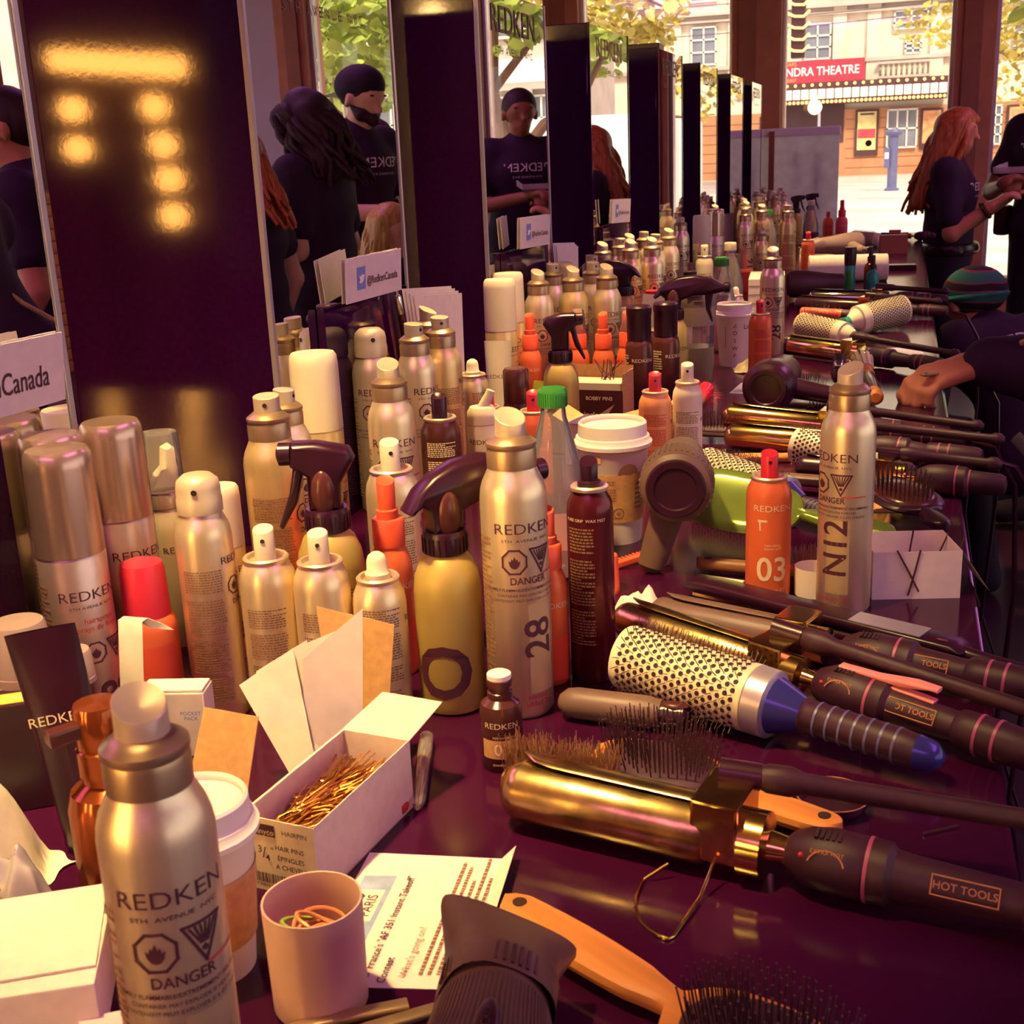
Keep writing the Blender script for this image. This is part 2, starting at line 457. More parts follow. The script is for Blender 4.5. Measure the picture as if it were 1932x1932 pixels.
mb = MB(); mb.box((XW0, YW0, -0.25), (XW1, YW1 + 0.2, 0.0)); struct('floor', mb, M['floor'])
mb = MB(); mb.box((XW0, YW0, ZC), (XW1, YW1 + 0.2, ZC + 0.2)); struct('ceiling', mb, M['ceil'])
mb = MB(); mb.box((XW0, YW0 - 0.2, 0), (XW1, YW0, ZC)); struct('wall_back', mb, M['wall'])
mb = MB(); mb.box((XW0 - 0.2, YW0, 0), (XW0, YW1, ZC)); struct('wall_left', mb, M['wall'])
# far glazed wall: sill, head, columns, panes
mb = MB(); mb.box((XW0, YW1, 0), (XW1, YW1 + 0.2, 0.52)); struct('wall_far', mb, M['column'])
mb = MB(); mb.box((XW0, YW1, 2.95), (XW1, YW1 + 0.2, ZC)); struct('trim_1', mb, M['column'])
k = 2
cols = [-5.1, -3.72, -2.345, -0.99, 0.40, 1.75, 3.12]
for cx in cols:
    w = 0.165 if cx == -0.99 else 0.125
    mb = MB(); mb.box((cx - w, YW1 - 0.06, 0.0), (cx + w, YW1 + 0.24, 2.96), bev=0.01)
    t = struct('trim_%d' % k, mb, M['column']); k += 1
    mb = MB(); mb.box((cx - w + .05, YW1 - 0.085, 0.52), (cx - w + .16, YW1 - 0.062, 2.95)); part('rebate', mb, M['column2'], t)
    for s in (-1, 1):
        mb = MB(); mb.box((cx + s * (w + .012) - .012, YW1 + .02, 0.52), (cx + s * (w + .012) + .012, YW1 + .12, 2.95)); part('window_frame', mb, M['alu'], t)
for i in range(len(cols) - 1):
    mb = MB(); mb.box((cols[i] + .15, YW1 + .06, .52), (cols[i + 1] - .15, YW1 + .068, 2.95)); struct('window_%d' % (i + 1), mb, M['paneg'])
mb = MB(); mb.box((3.25, YW1 - .02, .52), (XW1, YW1 + .15, 2.95)); struct('wall_far_panel', mb, M['lav'])
# right wall: the same glazing along the side street
mb = MB(); mb.box((XW1, YW0, 0), (XW1 + .2, YW1, 0.52)); struct('wall_right', mb, M['column'])
mb = MB(); mb.box((XW1, YW0, 2.95), (XW1 + .2, YW1, ZC)); struct('trim_%d' % k, mb, M['column']); k += 1
for cy in (-2.6, -1.2, .2, 1.6, 3.0, 4.4, 5.8, 7.2, 8.6):
    mb = MB(); mb.box((XW1 - .06, cy - .12, 0), (XW1 + .24, cy + .12, 2.96), bev=0.01); struct('trim_%d' % k, mb, M['column']); k += 1
# brick dado on the left wall
br = MB(); br.box((XW0, YW0, 0), (XW0 + .02, YW1, 1.35)); dado = struct('wall_left_dado', br, M['mortar'])
bme = None
for row in range(15):
    for c in range(18):
        if bme is None:
            b = MB(); b.box((0, 0, 0), (.03, .43, .078)); bme = b.mesh('brick', M['brick'])
        y = 2.2 + c * .445 + (row % 2) * .22 - (.0 if c else .0)
        if y < 8.9 and row * .088 < 1.3 and c < 15:
            o = link('brick', bme, dado, (XW0 + .015, y, .02 + row * .088))

# added violet fill panels, then the track spot housings
M['fill_glow'] = mat('violet_fill_glow', (0.8, 0.7, 0.9), 0.5, vary=0, emit=VIO, estr=1.2)
M['bulb'] = mat('lamp_bulb', (1, .8, .5), 0.4, vary=0, emit=(1.0, 0.42, 0.08), estr=52)
M['fill_bulb'] = mat('fill_globe_bulb', (1, .8, .5), 0.4, vary=0, emit=(1.0, 0.60, 0.20), estr=62)
for (l, a, b, p) in PANELS:
    t = thing('fill_panel', 'added square-edged violet fill panel under the ceiling', 'ceiling light', (l[0], l[1], ZC - .001), 0, 'fill panels')
    mb = MB()
    for sx in (-1, 1): mb.box((sx * (a / 2 + .02) - .02, -b / 2 - .04, -.05), (sx * (a / 2 + .02) + .02, b / 2 + .04, 0))
    for sy in (-1, 1): mb.box((-a / 2, sy * (b / 2 + .02) - .02, -.05), (a / 2, sy * (b / 2 + .02) + .02, 0))
    part('frame', mb, M['alu'], t)
    mb = MB(); mb.box((-a / 2, -b / 2, -.022), (a / 2, b / 2, -.012)); part('diffuser', mb, M['fill_glow'], t)
for i, (l, tg, p) in enumerate(TRACK):
    t = thing('track_spotlight', 'black ceiling track spotlight aimed down at the product table', 'spotlight', (l[0], l[1], ZC - .001), 0, 'track spotlights')
    mb = MB(); mb.lathe([(.03, -.03), (.03, 0)], 16); mb.tube([(0, 0, -.03), (0, 0, -.3)], .008); part('stem', mb, M['blkm'], t)
    d = (Vector(tg) - Vector(l)).normalized()
    q = d.to_track_quat('-Z', 'Y').to_matrix().to_4x4(); q.translation = Vector((0, 0, -.36))
    mb = MB(); mb.lathe([(.0, .12), (.05, .1), (.055, 0.02), (.07, -.03), (.066, -.03), (.05, .03), (0.0, .05)], 20, q, cap=False); part('housing', mb, M['blkm'], t)
# vanity lamp board on the wall behind the camera: one tube and six round bulbs (seen as glints in the first stand)
vb = thing('vanity_light_board', 'vanity light board with a tube lamp and round bulbs on the back wall', 'vanity light', (-2.95, -2.0, 0.0))
mb = MB(); mb.box((-.55, -.06, 0.9), (.55, 0, 2.25), bev=.01); mb.box((-.6, -.2, 0), (-.5, -.02, 1.0)); mb.box((.5, -.2, 0), (.6, -.02, 1.0)); mb.box((-.6, -.3, 0), (.6, .1, .05)); part('board', mb, M['blkm'], vb)
VB = [(-.20, 1.70), (-.20, 1.55), (.17, 1.69), (.19, 1.55), (.20, 1.42), (.20, 1.28)]
for i, (bx, bz) in enumerate(VB):
    mb = MB(); mb.lathe([(.0, -.03), (.04, -.03), (.045, -.02), (.045, 0)], 16, Matrix.Translation((bx, 0.03, bz)) @ Matrix.Rotation(R(-90), 4, 'X')); part('bulb_holder', mb, M['chrome'], vb)
    mb = MB(); mb.ball((bx, .075, bz), .048); part('bulb', mb, M['bulb'], vb)
mb = MB(); mb.tube([(-.27, .05, 1.89), (.30, .05, 1.83)], .042, 14); part('tube_lamp', mb, M['bulb'], vb)

# a second, larger board, added to put warm highlights on the cans
vb = thing('vanity_light_board', 'added tall mirror board with two columns of warm fill bulbs behind the camera', 'vanity light', (-1.75, -1.9, 0.0), R(-18))
mb = MB(); mb.box((-.52, -.06, .72), (.52, 0, 2.22), bev=.01); mb.box((-.40, -.2, 0), (-.32, -.02, .8)); mb.box((.32, -.2, 0), (.40, -.02, .8)); mb.box((-.52, -.3, 0), (.52, .15, .04)); part('board', mb, M['cream'], vb)
mb = MB(); mb.box((-.25, 0.0, .85), (.25, .004, 2.1)); part('mirror', mb, M['mirror'], vb)
for sx in (-.39, .39):
    for k_ in range(7):
        bz = .85 + k_ * .205
        mb = MB(); mb.lathe([(.0, -.03), (.04, -.03), (.045, -.02), (.045, 0)], 14, Matrix.Translation((sx, 0.03, bz)) @ Matrix.Rotation(R(-90), 4, 'X')); part('bulb_holder', mb, M['chrome'], vb)
        mb = MB(); mb.ball((sx, .08, bz), .06, 12, 8); part('bulb', mb, M['fill_bulb'], vb)

# ================================================================== the long table
TX0, TX1, TY0, TY1 = -1.67, 0.085, 0.30, 6.2
tb = thing('long_table', 'long glossy black lacquer table crowded with hair products and tools', 'table', (0, 0, 0))
mb = MB(); mb.box((TX0, TY0, ZT - .05), (TX1, TY1, ZT), bev=.006); part('tabletop', mb, M['table'], tb)
for i in range(4):
    mb = MB(); y = TY0 + .25 + i * 1.8; mb.box((TX0 + .35, y, .04), (TX1 - .35, y + .08, ZT - .05)); mb.box((TX0 + .2, y - .06, 0), (TX1 - .2, y + .14, .04)); part('trestle', mb, M['blkm'], tb)

# ================================================================== mirror stands
FR = [0.463, 1.227, 1.994, 2.75, 3.55, 4.31, 5.08, 5.80]
XM, WB, LB, HB = -0.66, 0.267, 0.40, 0.693
SL = ['black mirror stand whose mirror shows a man\'s head, behind the tall sign card', 'broad black glossy mirror stand glinting with warm lamp reflections behind the capped cans',
      'black mirror stand behind the small sign card and pen, beside the cream capped can', 'black mirror stand behind the row of orange spray bottles', ]
for i, fy in enumerate(FR):
    lab = SL[i] if i < 4 else 'narrow black mirror stand in the row toward the street window'
    t = thing('mirror_stand', lab, 'mirror stand', (XM - WB / 2, fy, ZT), 0, 'mirror stands along the table')
    mb = MB(); mb.box((-WB / 2, 0, 0), (WB / 2 - .004, LB, HB), bev=.002); part('cabinet', mb, M['lam'], t)
    for s in (1, -1):
        mb = MB(); x = s * (WB / 2 - .0035)
        mb.box((min(x, x + s * .004), .004, .01), (max(x, x + s * .004), LB - .004, HB - .003)); g = part('mirror', mb, M['mirror'], t)
        if s == 1:
            mb = MB(); fx = x + .005
            mt = Matrix.Translation((fx, LB / 2, .645)) @ Matrix(((0, 0, 1, 0), (1, 0, 0, 0), (0, 1, 0, 0), (0, 0, 0, 1)))
            flat(mb, text_geo('REDKEN', .062, 0.0, 'CENTER', 1.15), mt)
            mt2 = Matrix.Translation((fx, LB / 2, .597)) @ Matrix(((0, 0, 1, 0), (1, 0, 0, 0), (0, 1, 0, 0), (0, 0, 0, 1)))
            part('lettering', mb, M['vinyl'], g)
            mb = MB(); flat(mb, text_geo('5 T H   A V E N U E   N Y C', .017, 0.0, 'CENTER', 1.1), mt2); part('tagline', mb, M['vinyl'], g)
    for y in (0, LB):
        mb = MB(); mb.box((WB / 2 - .004, y - .003, 0), (WB / 2 + .002, y + .003, HB)); part('edge_strip', mb, M['alu'] if i < 3 else M['lam'], t)
mb = MB(); mb.box((-.045, .06, 0), (.05, .14, .018), bev=.003)
o = link('lacquer_box', mb.mesh('lacquer_box', M['blk']), None, (XM - .06, FR[4] + .02, ZT + HB)); tag(o, 'small flat black box lying on top of a mirror stand', 'box')

# ================================================================== the street
GZ = -0.27
M['street'] = mat('wet_pavement', (0.70, 0.62, 0.58), 0.4, vary=0.25, scale=0.6)
M['stone'] = mat('cream_stone', (0.80, 0.68, 0.54), 0.8, vary=0.10, scale=1.5, bump=0.2)
M['stone2'] = mat('grey_stone', (0.60, 0.48, 0.42), 0.8, vary=0.12, scale=1.5)
M['bricklow'] = mat('brown_sandstone', (0.55, 0.25, 0.12), 0.8, vary=0.15, scale=1.5, bump=0.2)
M['glassd'] = mat('dark_window', (0.20, 0.20, 0.24), 0.15, vary=0.3, scale=0.8)
M['frame_w'] = mat('white_frame', (0.85, 0.80, 0.72), 0.6, vary=0.04)
M['signred'] = mat('burgundy_sign', (0.42, 0.03, 0.06), 0.5, vary=0.08, scale=3)
M['whiteink'] = mat('white_letters', (0.95, 0.9, 0.85), 0.5, vary=0)
M['goldink'] = mat('gold_letters', (0.75, 0.42, 0.16), 0.5, vary=0)
M['box_lit'] = mat('lit_light_box', (1, .9, .7), 0.5, vary=0, emit=(1.0, 0.92, 0.72), estr=1.0)
M['bulb_s'] = mat('marquee_bulb', (1, .6, .2), 0.5, vary=0, emit=(1.0, 0.55, 0.14), estr=2.6)
M['dark_o'] = mat('dark_doorway', (0.08, 0.03, 0.035), 0.7, vary=0.2)
M['bluep'] = mat('blue_enamel', (0.12, 0.12, 0.26), 0.4, vary=0.1)
M['poster'] = mat('yellow_poster', (0.90, 0.68, 0.28), 0.6, vary=0.25, scale=2.5)
M['poster_r'] = mat('red_poster_band', (0.62, 0.06, 0.08), 0.6, vary=0.3, scale=3)
M['poster_o'] = mat('orange_poster', (0.85, 0.33, 0.14), 0.6, vary=0.5, scale=3)
M['bark'] = mat('bark', (0.25, 0.13, 0.09), 0.9, vary=0.35, scale=6, bump=0.5)
M['leaf'] = mat('spring_leaf', (0.42, 0.50, 0.08), 0.55, vary=0.45, scale=2.5)
M['leafy'] = mat('yellow_leaf', (0.62, 0.50, 0.10), 0.55, vary=0.4, scale=2.5)
M['cable'] = mat('dark_cable', (0.10, 0.07, 0.08), 0.6, vary=0)
mb = MB(); mb.box((-60, 9.25, GZ - .3), (60, 75, GZ)); mb.box((5.9, -30, GZ - .3), (60, 9.25, GZ)); struct('floor_street', mb, M['street'])
mb = MB(); mb.box((-30, 57, GZ), (30, 61, GZ + .15)); struct('floor_kerb', mb, M['stone2'])
def bwin(par, x0, x1, z0, z1, y, nx=2, nz=3, fm='frame_w', gm='glassd', fw=.07):
    m_ = MB(); m_.box((x0, y - .12, z0), (x1, y - .06, z1)); w = part('window', m_, M[gm], par)
    m_ = MB()
    for i in range(nx + 1):
        x = x0 + (x1 - x0) * i / nx; m_.box((x - fw / 2, y - .2, z0), (x + fw / 2, y - .1, z1))
    for i in range(nz + 1):
        z = z0 + (z1 - z0) * i / nz; m_.box((x0 - fw / 2, y - .2, z - fw / 2), (x1 + fw / 2, y - .1, z + fw / 2))
    part('window_bars', m_, M[fm], w)
YT = 60.0; DZ = 0.08
th = thing('theatre_building', 'cream stone theatre front across the street with a bulb-lined marquee', 'building', (0, 0, 0))
mb = MB(); mb.box((-30, YT, GZ), (14, YT + 6, 14)); part('wall', mb, M['stone'], th)
mb = MB(); mb.box((-30, YT - .25, GZ), (14, YT, 2.75)); part('lower_wall', mb, M['bricklow'], th)
mb = MB()
for z in np.arange(.2, 2.7, .42): mb.box((-2.6, YT - .262, z), (14, YT - .25, z + .03))
part('stone_joints', mb, M['mortar'], th)
for x in (-14.6, -11.0, -10.3, -7.6, -5.6, -3.0, -1.55, 1.1, 3.2, 5.9):
    mb = MB(); mb.box((x - .28, YT - .22, 3.6), (x + .28, YT, 14)); mb.box((x - .36, YT - .3, 3.6), (x + .36, YT, 3.9)); part('pilaster', mb, M['stone'], th)
for z, h, d in ((7.05, .35, .55), (6.75, .12, .35), (4.72, .16, .3), (9.6, .4, .5)):
    mb = MB(); mb.box((-30, YT - d, z), (14, YT, z + h)); part('cornice', mb, M['stone2'], th)
for (x0, x1, z0, z1) in ((-4.5, -3.4, 4.95, 6.4), (-.7, .67, 5.98, 6.7), (-.2, .42, 4.95, 5.55), (-9.55, -8.45, 5.0, 6.6), (-13.6, -11.6, 7.6, 9.4), (-9.6, -8.4, 7.7, 9.3), (-4.5, -3.4, 7.7, 9.3), (2.2, 3.0, 5.0, 6.5), (-13.6, -12, 5.0, 6.4), (4.2, 5.2, 5.0, 6.5)):
    bwin(th, x0, x1, z0, z1, YT, 2, 3)
bwin(th, -.82, .42, 1.02, 2.62, YT - .25, 3, 2); bwin(th, 3.14, 3.88, 1.0, 2.6, YT - .25, 3, 4)
mb = MB(); mb.box((-1.3, YT - .6, 3.95), (.85, YT, 4.05)); mb.box((-1.3, YT - .6, 4.55), (.85, YT - .3, 4.65)); part('balcony', mb, M['stone2'], th)
for i in range(9):
    mb = MB(); x = -1.1 + i * .22; mb.lathe([(.05, 4.05), (.08, 4.2), (.05, 4.4), (.06, 4.55)], 8, Matrix.Translation((x, YT - .45, 0))); part('baluster', mb, M['stone'], th)
mb = MB(); mb.box((-12, YT - .3, 1.35), (-2.7, YT - .24, 3.0)); part('doorway', mb, M['dark_o'], th)
mq = MB(); mq.box((-12, YT - 1.4, 3.0), (1.6, YT - .2, 3.9)); mqo = part('marquee', mq, M['dark_o'], th)
bm_ = MB(); bm_.box((0, 0, 0), (.30, .05, .40), bev=.01); boxme = bm_.mesh('light_box', M['box_lit'])
bb = MB(); bb.ball((0, 0, 0), .065, 8, 6); bulbme = bb.mesh('marquee_bulb', M['bulb_s'])
for i in range(22): link('light_box', boxme, mqo, (-6.3 + i * .36, YT - 1.45, 3.22))
for i in range(22): link('bulb', bulbme, mqo, (-6.2 + i * .36, YT - 1.48, 3.80))
for i in range(44): link('bulb', bulbme, mqo, (-6.25 + i * .18, YT - 1.48, 3.08))
sg = thing('theatre_sign', 'burgundy theatre name sign above the marquee', 'sign', (-4.75, YT - 1.25, 3.90))
mb = MB(); mb.box((-2.9, -.1, 0), (2.9, 0, .93)); part('panel', mb, M['signred'], sg)
XZ = Matrix(((1, 0, 0, 0), (0, 0, -1, -.11), (0, 1, 0, 0), (0, 0, 0, 1)))
mb = MB(); flat(mb, text_geo('LEXANDRA THEATRE', .50, .012, 'RIGHT', .86), Matrix.Translation((2.68, 0, .46)) @ XZ); part('lettering', mb, M['whiteink'], sg)
mb = MB(); flat(mb, text_geo('100 YEARS', .22, .0, 'RIGHT', 1.0), Matrix.Translation((.02, 0, .80)) @ XZ); flat(mb, text_geo('1907-2007', .22, 0, 'RIGHT', 1.0), Matrix.Translation((0.02, 0, .13)) @ XZ); part('small_lettering', mb, M['goldink'], sg)
def poster(x0, x1, z0, z1, lab, face, band=True):
    t = thing('poster_case', lab, 'poster', ((x0 + x1) / 2, YT - .27, z0))
    w = (x1 - x0) / 2; h = z1 - z0
    m_ = MB(); m_.box((-w, -.1, 0), (w, 0, h), bev=.02); part('case', m_, M['dark_o'], t)
    m_ = MB(); m_.box((-w + .1, -.12, .25), (w - .1, -.1, h - .1)); p_ = part('sheet', m_, M[face], t)
    if band:
        m_ = MB(); m_.box((-w + .12, -.13, h * .38), (w - .12, -.12, h * .58)); part('colour_band', m_, M['poster_r'], p_)
        m_ = MB(); m_.lathe([(0, -.01), (.14, -.01), (.14, 0)], 16, Matrix.Translation((.1, -.12, h * .27)) @ Matrix.Rotation(R(90), 4, 'X')); part('colour_spot', m_, M['poster_r'], p_)
        m_ = MB(); m_.box((-w + .2, -.13, h * .88), (w - .2, -.12, h * .92)); part('headline', m_, M['dark_o'], p_)
poster(-2.2, -1.2, .72, 2.7, 'framed yellow poster with a red band on the theatre wall', 'poster')
poster(.57, 1.5, .9, 2.62, 'framed orange poster beside the brown window column', 'poster_o', False)
poster(4.1, 5.1, .9, 2.6, 'framed orange poster on the theatre beyond the right pane', 'poster_o', False)
# blue street pillar
t = thing('street_pillar', 'blue enamel ticket pillar with a flat cap on the pavement', 'street pillar', (-.4, 45, GZ))
mb = MB(); mb.lathe([(.24, 0), (.24, .06), (.16, .12), (.16, 1.75)], 16); part('post', mb, M['bluep'], t)
mb = MB(); mb.lathe([(.16, 1.75), (.27, 1.82), (.3, 1.9), (.26, 1.98), (0, 2.02)], 16); part('cap', mb, M['bluep'], t)
mb = MB(); mb.box((-.28, -.2, .75), (-.1, 0, 1.4), bev=.02); part('box', mb, M['bluep'], t)
mb = MB(); mb.box((-.26, -.212, 1.05), (-.14, -.2, 1.25)); part('notice', mb, M['whiteink'], t)
# street lamp and overhead wires
t = thing('street_lamp', 'thin street pole with a round white lamp before the theatre', 'street lamp', (-1.9, 30, GZ))
mb = MB(); mb.tube([(0, 0, 0), (0, 0, 2.5)], .03); part('pole', mb, M['alu'], t)
mb = MB(); mb.ball((-.1, 0, 2.45), .16); part('lamp_globe', mb, M['box_lit'], t)
for i, (z0, z1, y) in enumerate(((5.9, 6.5, 35), (5.2, 5.6, 34), (4.7, 4.9, 33), (4.25, 4.35, 32), (5.4, 5.15, 31), (3.95, 4.3, 33))):
    mb = MB(); pts = [(-16 + 24 * j / 16, y, z0 + (z1 - z0) * j / 16 - .5 * (1 - ((j - 8) / 8) ** 2) + .5) for j in range(17)]
    mb.tube(pts, .012, 5); o = link('overhead_wire', mb.mesh('overhead_wire', M['cable'])); tag(o, 'thin overhead tram wire crossing in front of the theatre', 'wire', 'tram wires')
# dark post with string lights
t = thing('lit_post', 'dark hanging post wound with warm string lights outside the window', 'post', (-1.60, 20, 2.55 + .1))
mb = MB(); mb.box((-.10, -.1, 0), (.10, .1, 3.5), bev=.02); part('post', mb, M['blkm'], t)
for i in range(9):
    z = .1 + i * .16; mb = MB(); s = 1 if i % 2 else -1
    mb.tube([(-.17, -.12, z + .06), (-.05, -.14, z), (.08, -.14, z - .01), (.17, -.12, z + .07)], .018, 6); part('light_string', mb, M['bulb_s'], t)
# storefront round the corner (seen in the mirrors)
sf = thing('storefront_building', 'pale storefront with white columns and gridded windows, seen in the mirrors', 'building', (0, 0, 0))
mb = MB(); mb.box((8.8, 40, GZ), (40, 46, 12)); part('wall', mb, M['stone2'], sf)
mb = MB(); mb.box((8.4, 39.2, 3.6), (40, 40.0, 4.3)); mb.box((8.4, 39.5, 3.4), (40, 40, 3.6)); part('awning', mb, M['frame_w'], sf)
for x in (8.6, 10.25, 12.4, 14.6, 16.8, 19, 21.2, 23.4):
    mb = MB(); mb.lathe([(.22, GZ), (.2, 3.4)], 12, Matrix.Translation((x, 39.6, 0))); part('column', mb, M['frame_w'], sf)
for i, x in enumerate((8.9, 10.6, 12.8, 15, 17.2, 19.4)):
    bwin(sf, x, x + 1.4, .5, 3.2, 40, 3, 4, 'frame_w', 'glassd', .06)
    bwin(sf, x, x + 1.4, 5.0, 7.4, 40, 2, 3, 'stone', 'glassd', .08)
def van(x, y, lab, l=4.6):
    t = thing('delivery_van', lab, 'van', (x, y, GZ))
    prof = [(-l / 2, .45), (-l / 2, 2.3), (-l / 2 + .12, 2.42), (l / 2 - 1.3, 2.42), (l / 2 - .75, 1.45), (l / 2 - .1, 1.25), (l / 2, .9), (l / 2, .45)]
    m_ = MB(); m_.prism(prof, -.95, .95, None, .08); part('body', m_, M['frame_w'], t)
    m_ = MB(); m_.prism([(l / 2 - 1.25, 2.25), (l / 2 - .8, 1.5), (l / 2 - 1.7, 1.5), (l / 2 - 1.7, 2.25)], -.96, .96); part('cab_window', m_, M['glassd'], t)
    for sx in (-l / 2 + .9, l / 2 - .9):
        m_ = MB(); m_.lathe([(0, -1.0), (.36, -1.0), (.38, -.8), (.38, .8), (.36, 1.0), (0, 1.0)], 18, Matrix.Translation((sx, 0, .38)) @ Matrix.Rotation(R(90), 4, 'X')); part('wheel', m_, M['blkm'], t)
    m_ = MB(); m_.lathe([(0, 0), (.22, 0), (.22, .01)], 16, Matrix.Translation((-.6, -.965, 1.7)) @ Matrix.Rotation(R(90), 4, 'X')); part('emblem', m_, M['teal'], t)
van(5.7, 27, 'white delivery van parked round the corner, seen in a mirror'); van(6.4, 33, 'white box van further up the street, seen in a mirror', 5.2)

# trees
def make_tree(name, lab, base, pts, rad, crowns, nleaf, lsize, lm, seed, group=None):
    rn = random.Random(seed)
    t = thing(name, lab, 'tree', base, 0, group)
    m_ = MB()
    for path, r0, r1 in pts:
        n = len(path); m_.tube(path, [r0 + (r1 - r0) * i / (n - 1) for i in range(n)], 8)
    part('trunk', m_, M['bark'], t)
    m_ = MB()
    for (cx, cy, cz, rx, ry, rz, k) in crowns:
        for i in range(int(nleaf * k)):
            while True:
                p = Vector((rn.uniform(-1, 1), rn.uniform(-1, 1), rn.uniform(-1, 1)))
                if p.length <= 1: break
            c = Vector((cx + p.x * rx, cy + p.y * ry, cz + p.z * rz)); s = lsize * rn.uniform(.6, 1.3)
            q = Euler((rn.uniform(-1, 1), rn.uniform(-1, 1), rn.uniform(0, 6.3))).to_matrix()
            pts_ = [(-.5, 0, 0), (-.18, -.34, .04), (.25, -.25, .02), (.55, 0, -.08), (.25, .25, .02), (-.18, .34, .04)]
            m_.add([tuple(c + q @ (Vector(a) * s)) for a in pts_], [(0, 1, 2, 3, 4, 5)])
    o = part('foliage', m_, M[lm], t, 80); o['kind'] = 'stuff'
    return t
make_tree('street_tree', 'slender maple with bright green leaves and leaning trunk, seen in the mirrors', (2.55, 12.2, GZ),
          [([(0, 0, 0), (-.05, 0, .9), (-.14, 0, 1.6), (.1, .1, 2.3), (.05, .1, 3.2), (.3, .2, 4.3)], .14, .06), ([(-.14, 0, 1.6), (-.45, .1, 2.0), (-.8, .2, 2.2), (-1.2, .2, 2.9)], .07, .02), ([(.05, .1, 2.6), (.7, 0, 2.95), (1.3, 0, 3.0)], .05, .02), ([(.1, .1, 2.3), (-.5, 0, 2.9), (-.9, -.1, 3.3)], .05, .02)],
          0, [(.4, 0, 3.4, 1.7, 1.3, .75, 1.0), (-.9, .2, 3.0, .9, .9, .6, .5), (1.4, 0, 2.85, .8, .8, .45, .4), (0.2, .2, 4.3, 1.6, 1.6, .9, .9)], 900, .17, 'leaf', 3)
make_tree('street_tree', 'old street tree with rough grey trunk and maple leaves, seen in the first mirror', (6.5, 16.6, GZ),
          [([(0, 0, 0), (.02, 0, 1.2), (-.1, 0, 2.2), (0, 0, 3.0), (.2, .1, 4.4)], .30, .14), ([(-.05, 0, 1.9), (-.7, 0, 2.6), (-1.4, .1, 2.9)], .1, .03), ([(.0, 0, 2.4), (.8, 0, 2.9), (1.4, .1, 3.2)], .1, .03)],
          0, [(-.3, -.4, 3.4, 1.6, 1.3, .8, 1.0), (-1.0, -.6, 2.75, .7, .6, .4, .35), (.9, 0, 3.3, 1.2, 1.2, .8, .7)], 800, .18, 'leaf', 4)
make_tree('street_tree', 'thin tree with yellowing leaves beyond the right pane', (2.4, 18.5, GZ),
          [([(0, 0, 0), (.05, 0, 1.5), (-.1, 0, 2.3), (-.7, 0, 3.0), (-1.2, 0, 3.8)], .1, .03), ([(-.1, 0, 2.2), (-.55, -.05, 2.45), (-.95, -.1, 2.9)], .05, .012), ([(-.3, 0, 2.6), (-1.2, .1, 2.75), (-2.0, .2, 3.0)], .045, .01), ([(-.05, 0, 2.0), (-.5, .1, 2.15), (-.85, .1, 2.1)], .035, .01)],
          0, [(-1.0, 0, 2.55, .55, .5, .5, .22), (-1.2, 0, 3.1, .9, .6, .4, .3), (-2.15, .2, 3.15, .5, .4, .3, .14), (-.6, 0, 3.4, 1.2, .6, .5, .35)], 900, .12, 'leafy', 5)
make_tree('street_tree', 'drooping branch of a tree with green and yellow leaves above the mirror stands', (-4.6, 14.0, GZ),
          [([(0, 0, 0), (.05, 0, 1.6), (.1, 0, 2.8), (.6, 0, 3.6), (1.6, 0, 3.7)], .13, .04), ([(.6, 0, 3.6), (1.4, 0, 3.5), (2.2, 0, 3.1)], .04, .012)],
          0, [(1.6, 0, 3.15, .75, .6, .32, .45), (.9, 0, 3.3, .6, .6, .3, .3), (2.0, 0, 2.85, .28, .3, .22, .08)], 900, .13, 'leafy', 6)
# planter hedge outside the far window, seen in a mirror
pl = thing('hedge', 'low green hedge outside the far window, seen in a mirror', 'hedge', (2.6, 10.6, GZ))
mb = MB(); mb.box((-.7, -.3, 0), (1.6, .3, .35), bev=.02); part('planter', mb, M['stone2'], pl)
mb = MB(); rn = random.Random(9)
for i in range(1500):
    c = Vector((rn.uniform(-.65, 1.55), rn.uniform(-.28, .28), .35 + rn.random() * .75)); s = .09
    q = Euler((rn.uniform(-1, 1), rn.uniform(-1, 1), rn.uniform(0, 6.3))).to_matrix()
    mb.add([tuple(c + q @ (Vector(a) * s)) for a in ((-.5, 0, 0), (0, -.3, .03), (.5, 0, -.05), (0, .3, .03))], [(0, 1, 2, 3)])
o = part('foliage', mb, M['leaf'], pl, 80); o['kind'] = 'stuff'
def foam():
    m = mat('scuffed_foam', (0.84, 0.80, 0.80), .7, vary=.3, scale=14); nt = m.node_tree; b_ = nt.nodes['Principled BSDF']; out = nt.nodes['Material Output']
    tr = nt.nodes.new('ShaderNodeBsdfTranslucent'); mx = nt.nodes.new('ShaderNodeMixShader'); mx.inputs[0].default_value = .5; tr.inputs['Color'].default_value = (.95, .92, .92, 1)
    nt.links.new(b_.outputs[0], mx.inputs[1]); nt.links.new(tr.outputs[0], mx.inputs[2]); nt.links.new(mx.outputs[0], out.inputs['Surface']); return m
# paint-marked board at the end of the table
t = thing('foam_board', 'white scuffed foam board standing on an easel at the table\'s far end', 'board', (-.59, 7.4, 0))
mb = MB(); mb.box((-.235, 0, .78), (.235, .02, 1.53), bev=.01); part('sheet', mb, foam(), t)
mb = MB(); mb.box((-.24, -.012, 1.49), (.24, .03, 1.535), bev=.008); part('edge_tape', mb, M['whiteink'], t)
mb = MB(); mb.box((-.15, -.03, 0), (-.12, -.005, 1.52)); mb.box((.1, .03, 0), (.13, .05, 1.4)); mb.tube([(0, .02, 1.4), (0, .5, 0)], .012); part('easel', mb, M['column2'], t)
